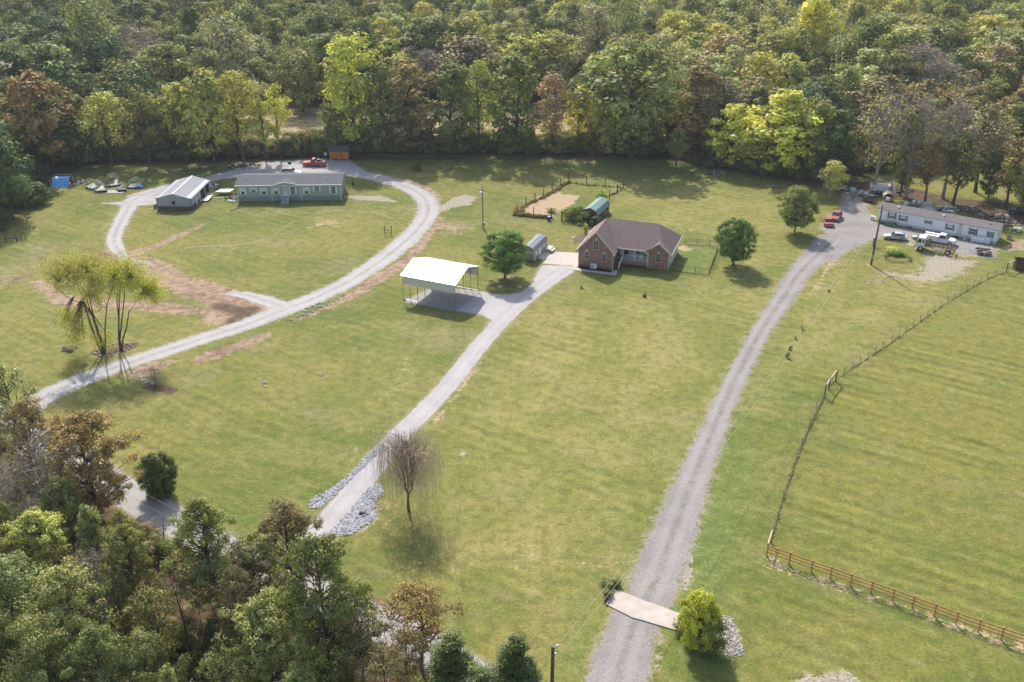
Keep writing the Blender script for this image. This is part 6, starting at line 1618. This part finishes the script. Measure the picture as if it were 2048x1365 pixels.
part('bumper', MB().box(-3.45, -3.2, -1.0, 1.0, .55, .85), M['dark_metal'], fl)
part('exhaust_rack', MB().box(-1.65, -1.35, -.95, .95, .8, 2.3), M['rust'], fl)
for s in (-.4, .4): part('chassis_rail', MB().box(-1.8, 3.4, s - .06, s + .06, .75, .98), M['rust'], fl)
for i in range(7): part('crossmember', MB().box(-1.2 + i * .72, -1.12 + i * .72, -1.0, 1.0, .98, 1.06), M['rust'], fl)
part('side_rail', MB().box(-1.3, 3.4, -1.05, -.98, 1.0, 1.12).box(-1.3, 3.4, .98, 1.05, 1.0, 1.12), mat_plain('tan steel', (.42, .33, .22), .8, var=.4, scale=3), fl)
part('fuel_tank', MB().box(.1, 1.3, -.95, -.5, .4, .9), M['white_dirty'], fl)
part('tail_frame', MB().box(3.3, 3.5, -1.0, 1.0, .6, .8).beam((2.9, -.6, 1.0), (3.6, -.6, 1.3), .1), M['rust'], fl)
for wx in (-2.3, 2.3):
    for s in (-1, 1): wheel(fl, wx, s * .92, .48, .34)
part('front_axle_guard', MB().box(-2.8, -1.8, -1.06, -1.0, .55, .8), M['black'], fl)
# small trailer with scrap
cx_, cy_ = G(1965, 508); tr_ = thing('utility_trailer', 'small flat trailer loaded with scrap beside the drive end', 'trailer', cx_, cy_, -14)
part('deck', MB().box(-1.2, 1.3, -.8, .8, .5, .6), M['post_wood'], tr_)
part('side_board', MB().box(-1.2, 1.3, -.84, -.8, .5, .8).box(-1.2, 1.3, .8, .84, .5, .8), M['post_wood'], tr_)
part('drawbar', MB().beam((-1.2, -.6, .5), (-2.4, 0, .45), .07).beam((-1.2, .6, .5), (-2.4, 0, .45), .07), M['metal'], tr_)
part('tailgate_frame', MB().box(1.28, 1.34, -.8, -.74, .6, 1.3).box(1.28, 1.34, .74, .8, .6, 1.3).box(1.28, 1.34, -.8, .8, 1.25, 1.3), M['board'], tr_)
for s in (-1, 1): wheel(tr_, .1, s * .95, .33, .2); part('mudguard', MB().box(-.35, .55, s * .95 - .13, s * .95 + .13, .68, .72), M['white'], tr_)
o = solo('scrap_load', MB().box(-.9, .0, -.6, .5, 0, .3).box(-.2, .7, -.5, .3, 0, .18).beam((-.9, .5, .35), (1.0, .1, .3), .1), M['dark_metal'], 'dark scrap lying on the small trailer', 'scrap', cx_, cy_, -14, .6)
# lawn tractor and smaller machines before the mobile home
x_, y_ = mloc(3.3, -1.1); tt = thing('lawn_tractor', 'green lawn tractor parked against the mobile home', 'lawn tractor', x_, y_, -35)
part('bonnet', body_mesh([(-1.0, .35), (0, .35), (-.05, .85), (-.85, .8), (-1.0, .65)], .6, .1, .05), M['green_paint'], tt)
part('deck', MB().box(-.6, .5, -.6, .6, .15, .32), M['green_paint'], tt); part('fender', MB().box(.05, .85, -.5, .5, .5, .6), M['green_paint'], tt)
part('seat', MB().box(.25, .65, -.2, .2, .6, .7).box(.6, .7, -.2, .2, .7, 1.0), M['black'], tt); part('steering_wheel', MB().disc((-.02, 0, 1.0), (-.5, 0, 1), .18, .04), M['black'], tt)
for wx, r_ in ((-.75, .2), (.55, .28)):
    for s in (-1, 1): wheel(tt, wx, s * .45, r_, .18)
x_, y_ = mloc(1.3, -.9); tt = thing('push_mower', 'black mower left of the green lawn tractor', 'mower', x_, y_, -30)
part('deck', MB().box(-.35, .35, -.3, .3, .12, .3), M['black'], tt); part('engine', MB().cyl(0, 0, .3, .55, .16, 8), M['dark_metal'], tt); part('handle', MB().beam((.3, -.25, .3), (1.0, -.25, .95), .04).beam((.3, .25, .3), (1.0, .25, .95), .04).beam((1.0, -.25, .95), (1.0, .25, .95), .04), M['black'], tt)
for wx in (-.28, .28):
    for s in (-1, 1): wheel(tt, wx, s * .3, .12, .08)
x_, y_ = mloc(6.6, -.7); tt = thing('hand_cart', 'small rusty cart lying by the mobile home wall', 'cart', x_, y_, -35)
part('tray', MB().box(-.5, .4, -.25, .25, .2, .4), M['rust'], tt); part('handle', MB().beam((.4, 0, .3), (.9, 0, .5), .05), M['metal'], tt)
for s in (-1, 1): wheel(tt, -.2, s * .3, .17, .08)
x_, y_ = mloc(11.6, -1.0); tt = thing('red_mower', 'small red mower by the mobile home behind the service pickup', 'mower', x_, y_, -35)
part('deck', MB().box(-.5, .5, -.35, .35, .15, .5), M['red'], tt); part('handle', MB().beam((.4, 0, .5), (1.0, 0, .95), .06), M['red'], tt)
for wx in (-.35, .35):
    for s in (-1, 1): wheel(tt, wx, s * .36, .15, .08)
x_, y_ = mloc(17.2, -.75); tt = thing('door_steps', 'low dark wooden steps near the mobile home door', 'steps', x_ - 1.7, y_ + 1.1, -35.4)
for i in range(2): part('step', MB().box(-.5, .5, -.6 + i * .3, 0, i * .2, (i + 1) * .2), M['dark_wood'], tt)
for (lx_, l_) in ((16.6, 'white bucket right of the mobile home steps'), (18.0, 'white block beside the long chest')):
    x_, y_ = mloc(lx_ + .2, -1.1); solo('bucket', MB().tube([(0, 0, 0), (0, 0, .35)], [.15, .19], 10), M['white'], l_, 'bucket', x_, y_)
x_, y_ = G(1833, 478); tt = thing('small_trailer', 'tiny white and black trailer between the silver car and the lorry', 'trailer', x_, y_, -25)
part('frame', MB().box(-.9, .1, -.4, .4, .3, .5), M['white_dirty'], tt); part('hopper', MB().box(.2, 1.0, -.4, .4, .3, .7), M['black'], tt)
for s in (-1, 1): wheel(tt, 0, s * .5, .25, .14)
# planting round of the turning place
x_, y_ = G(1787, 508)
px_tree('bush', 'garden_plant', 'bright yellow green plants inside the planting round', 'plants', 1785, 507, 495, 30, 'yellowgreen'); px_tree('bush', 'garden_plant', 'deep green plants beside the bright ones in the planting round', 'plants', 1795, 512, 503, 22, 'fresh')
cg = thing('wire_edging', 'low dark brush ring round the planting place', 'edging', *G(1795, 518)); r_ = random.Random(2); m_ = MB()
for i in range(90):
    a = r_.uniform(0, 6.28); p = Vector((2.2 * math.cos(a), 1.8 * math.sin(a) - .3, .03)); m_.tube([p, p + Vector((r_.gauss(0, .3), r_.gauss(0, .3), r_.uniform(.1, .5))), p + Vector((r_.gauss(0, .7), r_.gauss(0, .6), r_.uniform(.05, .3)))], [.03, .02, .01], 3, False)
part('twigs', m_, M['brush'], cg, stuff=True)
gp = thing('green_post', 'green grey service pedestal beside the utility pole', 'post', *G(1746, 493))
part('post', MB().box(-.12, .12, -.1, .1, 0, 1.7), M['steel_green'], gp); part('cap', MB().box(-.16, .16, -.14, .14, 1.7, 1.8), M['white_dirty'], gp)

# ------------------------------------------------------------------ junk yard behind the mobile home
dt_ = thing('dump_trailer', 'white box dump trailer standing at the edge of the wood', 'trailer', *G(1758, 386), -12)
w_ = MB().slab([(-1.9, -1.0, .7), (1.3, -1.0, .7), (2.0, -1.0, 1.95), (-1.9, -1.0, 1.95)], .06, (0, 1, 0)).slab([(-1.9, .94, .7), (1.3, .94, .7), (2.0, .94, 1.95), (-1.9, .94, 1.95)], .06, (0, 1, 0)).box(-1.9, -1.84, -.94, .94, .7, 1.95).box(-1.84, 1.3, -.94, .94, .7, .76).slab([(1.3, -.94, .7), (1.3, .94, .7), (2.0, .94, 1.95), (2.0, -.94, 1.95)], .06, (-1, 0, 0))
part('box', w_, M['white_dirty'], dt_); part('chassis', MB().box(-1.9, 1.4, -.5, .5, .5, .68), M['dark_metal'], dt_)
for wx in (-1.0, -.2):
    for s in (-1, 1): wheel(dt_, wx, s * .85, .38, .25)
part('opening', MB().box(-1.75, -1.55, -1.02, -1.0, 1.1, 1.4), M['black'], dt_)  # flat black plate on the side, the shade of a hole painted on
tn = thing('round_tank', 'cream round tank lying with a white box in its open end', 'tank', *G(1775, 402), -10)
part('hull', MB().tube([(0, .0, .8), (0, 1.8, .8)], [.85, .85], 18, False).tube([(0, .0, .8), (0, -.12, .8)], [.85, .8], 18, False), mat_plain('cream tank plastic', (.66, .60, .46), .5, var=.2), tn)
part('inside', MB().disc((0, .1, .8), (0, 1, 0), .78, .04, 18), M['black'], tn)  # black disc closing the mouth, painted as the shade within the tank
solo('storage_box', MB().box(-.4, .4, -.3, .3, 0, .65), M['white'], 'white box standing in the mouth of the round tank', 'box', *G(1775, 404), -10, .3)
ldr = thing('ladder', 'white ladder leaning on a trunk behind the mobile home', 'ladder', *G(1789, 388), 20)
for sx in (-.3, .3): part('rail', MB().beam((sx, 0, 0), (sx, 1.0, 2.8), .07), M['white'], ldr)
for i in range(7): part('rung', MB().beam((-.3, .125 + i * .125, .35 + i * .35), (.3, .125 + i * .125, .35 + i * .35), .05), M['white'], ldr)
dm = thing('dome_tent', 'silver grey rounded tarp dome behind the mobile home', 'tent', *G(1856, 421), -20)
mb = MB(); prof = [(1.75 * math.cos(a), 1.5 * math.sin(a)) for a in [math.pi * k / 10 for k in range(11)]]
mb.prism(prof[::-1], -1.2, 1.4); part('cover', mb, M['metal'], dm); part('end_flap', MB().slab([(x * .8, -1.24, z * .8) for x, z in prof], .03, (0, 1, 0)), M['white_dirty'], dm)
for px, py, l_ in ((1852, 423, 'left small hole flap of the silver dome'),): pass
jr = random.Random(19)
JK = [('crate', 1706, 384, 'jumble of pale crates at the left end of the junk yard', 'white_dirty'), ('crate', 1722, 388, 'pale box among the scrap left of the dump trailer', 'white_dirty'), ('crate', 1733, 390, 'small white box left of the dump trailer', 'white'),
      ('crate', 1812, 410, 'white tub behind the mobile home roof', 'white'), ('crate', 1838, 408, 'white pail right of the leaning trunk', 'white'), ('crate', 1828, 407, 'second white pail by the leaning trunk', 'white'),
      ('crate', 1958, 434, 'blue drum lying in the brown soil', 'blue'), ('crate', 2012, 436, 'white machine cabinet on the brown soil', 'white'), ('crate', 1985, 436, 'black hollow drum on the brown soil', 'black'), ('crate', 1814, 380, 'white lid on the brown heap', 'white')]
for nm, px, py, l_, mt in JK:
    s_ = jr.uniform(.35, .6); m_ = MB().box(-s_, s_, -s_ * .7, s_ * .7, 0, s_ * 1.3) if mt not in ('blue', 'black') else MB().tube([(-s_, 0, s_ * .6), (s_, 0, s_ * .6)], s_ * .6, 10)
    m_.box(-s_ * .9, s_ * .9, -s_ * .62, s_ * .62, s_ * 1.31, s_ * 1.36) if mt not in ('blue', 'black') else None
    solo('junk_box' if mt not in ('blue', 'black') else 'drum', m_, M[mt], l_, 'box' if mt not in ('blue', 'black') else 'drum', *G(px, py), jr.uniform(0, 180))
def heap(name, label, px, py, r, n, mats, spread=1.0):
    h_ = thing(name, label, 'scrap heap', *G(px, py))
    for mt in mats:
        m_ = MB()
        for i in range(n):
            a = jr.uniform(0, 6.28); q = jr.random() ** .6 * r; z_ = max(.05, (1 - q / r) * r * .35 * jr.random()); p = Vector((q * math.cos(a) * spread, q * math.sin(a), z_))
            if i % 3: m_.beam(p, p + Vector((jr.gauss(0, .7), jr.gauss(0, .5), jr.uniform(-.05, .3))), jr.uniform(.04, .14), jr.uniform(.04, .1))
            else: s_ = jr.uniform(.12, .32); m_.box(p.x - s_, p.x + s_, p.y - s_ * .6, p.y + s_ * .6, p.z, p.z + s_)
        part('debris', m_, M[mt], h_, stuff=True)
heap('scrap_heap', 'brown heap of brush and timber behind the leaning ladder', 1806, 383, 2.0, 40, ['brush', 'rust'])
heap('scrap_heap', 'tall grey scrap pile beside the drive end at the wood', 1694, 380, 1.8, 40, ['metal', 'white_dirty', 'dark_metal'])
heap('scrap_heap', 'pale rubble scattered between the drive end and the dump trailer', 1722, 391, 2.2, 26, ['white_dirty', 'stone_pale', 'rust'], 1.6)
heap('scrap_heap', 'dark heap of black bags left of the mobile home', 1742, 406, 1.3, 26, ['black', 'dark_metal'])
heap('scrap_heap', 'orange brown timber heap behind the right half of the mobile home', 1988, 437, 2.6, 50, ['rust', 'board', 'brush'], 1.4)
heap('scrap_heap', 'grey tarp and rubble heap right of the silver dome', 1893, 420, 1.8, 34, ['stone_dark', 'white_dirty', 'brush'], 1.2)
heap('scrap_heap', 'mixed junk strewn above the middle of the mobile home', 1925, 420, 2.4, 34, ['metal', 'rust', 'dark_metal'], 1.5)
heap('scrap_heap', 'pale boards strewn near the right end of the mobile home', 2020, 448, 1.8, 24, ['board', 'rust'], 1.6)
heap('scrap_heap', 'grey brush and stone tangle at the wood edge left of the yellow trees', 1434, 348, 1.6, 44, ['brush', 'stone_dark'])
heap('scrap_heap', 'small grey brush heap on the shaded lawn under the yellow trees', 1549, 375, .7, 26, ['brush', 'stone_dark'])
heap('scrap_heap', 'brush and log pile at the left end of the parking behind the sage home', 490, 334, 2.6, 44, ['brush', 'dark_wood', 'white_dirty'], 1.5)
heap('scrap_heap', 'rubble strip between the metal garage and the sage home', 424, 372, 1.8, 36, ['rust', 'white_dirty', 'brush'])
heap('scrap_heap', 'boards and blocks along the open side of the metal garage', 412, 391, 1.4, 34, ['board', 'dark_metal', 'white_dirty'])
heap('scrap_heap', 'white and black clutter under the side stairs of the sage home', 466, 402, .9, 24, ['white', 'black'])
heap('scrap_heap', 'dark debris and posts left of the blue tarp shelter', 100, 370, 1.6, 36, ['dark_wood', 'dark_metal', 'steel_green'])
heap('scrap_heap', 'bright boards and debris right of the blue tarp shelter', 150, 368, 1.7, 30, ['board', 'white_dirty', 'dark_wood'])
heap('branch_pile', 'fallen pale branches in the shade left of the red cars', 1415, 347, 2.2, 24, ['brush'], 1.8)
for (px, py, ln, rz, l_) in ((1733, 411, 1.9, 30, 'pale plank on the grass left of the mobile home'), (181, 410, 1.2, 50, 'short pale board on the left lawn'), (262, 392, 3.2, 42, 'longer pale board right of the hoop frames'), (267, 390, 2.8, 42, 'second pale board beside the longer one'), (300, 419, 1.5, 3, 'board lying left of the metal garage'), (213, 387, 3.0, 0, 'white board in front of the hoop frames'), (440, 396, 4.6, 12, 'long pale timber in front of the white table')):
    solo('board', MB().box(-ln / 2, ln / 2, -.14, .14, 0, .06), M['board'], l_, 'board', *G(px, py), rz, .02, group='loose boards lying on the grass')
# white topped bench and sheets between garage and home
wt = thing('sheet_stack', 'white metal sheet laid over low trestles between garage and home', 'work table', *G(442, 391), 2)
part('top', MB().slab([(-1.2, 0, .75), (1.9, 0, .75), (2.5, 2.0, .75), (-.4, 2.0, .75)], .05), M['white'], wt)
for sx in (-.8, 1.6): part('trestle', MB().box(sx, sx + .1, .1, .2, 0, .7).box(sx + .3, sx + .4, 1.7, 1.8, 0, .7), M['metal'], wt)
ws_ = thing('leaning_sheet', 'pale metal sheet lying on debris beside the metal garage', 'metal sheet', *G(411, 402), 20)
part('sheet', MB().slab([(-1.2, -.5, .2), (.4, -.9, .3), (1.7, 1.9, .5), (.4, 2.0, .4)], .04), M['white'], ws_)
wt = thing('water_tank', 'small upright white tank behind the white metal sheet', 'tank', *G(434, 379), 0)
part('tank', MB().cyl(0, 0, 0, 1.1, .33, 12), M['metal'], wt); part('lid', MB().tube([(0, 0, 1.1), (0, 0, 1.25)], [.34, .12], 12), M['white'], wt)
solo('tyre_pile', MB().tube([(0, 0, 0), (0, 0, .25)], .45, 14).tube([(.3, .3, .25), (.35, .3, .5)], .42, 14), M['tyre'], 'black tyres under the side stairs of the sage home', 'tyres', *G(460, 402))
pt_ = solo('drain_pipe', MB().beam((0, 0, .06), (1.75, 2.6, .08), .12), M['black'], 'black drain pipe lying on the grass at the sage home corner', 'pipe', *G(460, 423))
solo('tool_case', MB().box(-.35, .35, -.2, .2, 0, .45).box(-.3, .3, -.15, .15, .45, .5), M['black'], 'small black box on the gravel left of the red pickup', 'box', *G(579, 328))
sn = thing('stand_cabinet', 'white cabinet on a stand left of the orange shed', 'cabinet', *G(652, 318))
part('cabinet', MB().box(-.4, .3, -.2, .2, .9, 1.5), M['white'], sn); part('leg', MB().box(-.35, -.28, -.05, .05, 0, .9).box(.15, .22, -.05, .05, 0, .9), M['metal'], sn)
solo('spare_wheel', MB().disc((0, 0, .3), (0, 1, 0), .32, .2), M['rim'], 'pale wheel leaning below the left end of the orange shed', 'wheel', *G(665, 325))
# blue tarp shelter
bt = thing('tarp_shelter', 'hooped shelter covered with a bright blue tarpaulin', 'shelter', *G(125, 372), 3)
for y_ in (-1.2, 1.3):
    part('hoop', MB().tube([(-2.0 + .15 * 0, y_, 0), (-2.0, y_, 1.6), (-1.7, y_, 2.1), (1.7, y_, 2.2), (2.0, y_, 1.7), (2.0, y_, 0)], .05, 6), M['pvc'], bt)
mb = MB(); nx_, ny_ = 12, 10; r_ = random.Random(9)
for j in range(ny_ + 1):
    for i in range(nx_ + 1):
        u, v_ = i / nx_, j / ny_; x = -1.85 + 3.6 * u; y = -1.5 + 2.6 * v_ ** .8; z = 1.85 * math.sin(min(1, v_ * 1.5) * math.pi / 2) - .55 * math.exp(-((u - .5) ** 2 * 9 + (v_ - .45) ** 2 * 12)) + r_.uniform(-.06, .06); mb.v.append((x, y, max(.03, z)))
for j in range(ny_):
    for i in range(nx_): a = j * (nx_ + 1) + i; mb.f.append((a, a + 1, a + nx_ + 2, a + nx_ + 1))
part('tarpaulin', mb, M['blue_tarp'], bt, smooth=True)
# hoop house frames
def hoops(x, y, rz, n, w_, h_, gap, label, cover=None, half=False):
    t = thing('hoop_frame', label, 'hoop frame', x, y, rz, 0, 'pale hoop frames on the left lawn')
    for k in range(n):
        pts = [(w_ / 2 * math.cos(a), k * gap, h_ * math.sin(a)) for a in [math.pi * i / 10 for i in range(11)]]
        part('hoop', MB().tube(pts, .04, 5), M['pvc'], t)
    part('base_board', MB().box(-w_ / 2, w_ / 2, -.05, .05, 0, .35), M['dark_metal'], t); part('base_board', MB().box(-w_ / 2, w_ / 2, (n - 1) * gap - .05, (n - 1) * gap + .05, 0, .35), M['dark_metal'], t)
    if cover: part('cover', MB().slab([(-w_ * .45, 0, .3), (w_ * .3, 0, .25), (w_ * .4, (n - 1) * gap, .9), (-w_ * .4, (n - 1) * gap, .5)], .04), M[cover], t)
hoops(*G(192, 378), 60, 3, 2.6, 2.0, .9, 'leftmost pale hoop frame over dark plants', 'steel_green')
hoops(*G(203, 384), 35, 4, 2.6, 1.9, .8, 'nearest pale hoop frame with black trays', 'black')
hoops(*G(226, 374), 20, 3, 3.0, 2.3, 1.4, 'largest hoop frame with a dark cover inside', 'dark_metal')
hoops(*G(243, 381), 10, 2, 2.2, 1.5, 1.0, 'low hoop frame half covered with grey sheet', 'poly')
hoops(*G(268, 378), 5, 3, 3.0, 1.9, 1.0, 'rightmost hoop frame over grey cloths', 'poly')
solo('plastic_sheet', MB().slab([(-3, -1, .06), (2.5, -1.3, .1), (3.2, .8, .12), (-1.5, 1.1, .08)], .03), M['poly'], 'pale plastic sheet spread under the hoop frames', 'sheet', *G(225, 384))
for px, py, l_ in ((206, 385, 'black tray in the nearest hoop frame'), (245, 383, 'black tray under the low hoop frame'), (196, 374, 'dark crate under the leftmost hoop frame')):
    solo('plant_tray', MB().box(-.9, .9, -.5, .5, 0, .45).box(-.8, .8, -.4, .4, .45, .5), M['black'], l_, 'tray', *G(px, py), 12)
solo('tarp_bundle', rock_mb(.85, jr), M['blue_tarp'], 'small blue tarpaulin bundle right of the hoop frames', 'bundle', *G(281, 376), z=.2)
solo('sack', rock_mb(.6, jr), M['white_dirty'], 'white bag on the grass between tarp shelter and hoop frames', 'bag', *G(167, 364), z=.15)
solo('concrete_block', MB().box(-.2, .2, -.12, .12, 0, .4), M['white'], 'white block at the left front corner of the metal garage', 'block', *G(317, 419))
sk = thing('rubbish_bin', 'dark bin at the left front corner of the metal garage', 'bin', *G(311, 416)); part('bin', MB().tube([(0, 0, 0), (0, 0, .75)], [.3, .36], 10), M['rust'], sk); part('lid', MB().cyl(0, 0, .75, .8, .37, 10), M['dark_metal'], sk)

# ------------------------------------------------------------------ air
hz = MB().box(-420, 420, -8, 700, -1.5, 69.5)
hm = bpy.data.materials.new('thin haze'); hm.use_nodes = True; hn = hm.node_tree; hn.nodes.clear()
hv = hn.nodes.new('ShaderNodeVolumePrincipled'); hv.inputs['Color'].default_value = (.82, .88, 1, 1); hv.inputs['Density'].default_value = .00012; hv.inputs['Anisotropy'].default_value = .2
hn.links.new(hv.outputs[0], hn.nodes.new('ShaderNodeOutputMaterial').inputs['Volume'])
tag(part('haze', hz, hm, None), 'thin pale haze over the valley', kind='stuff')
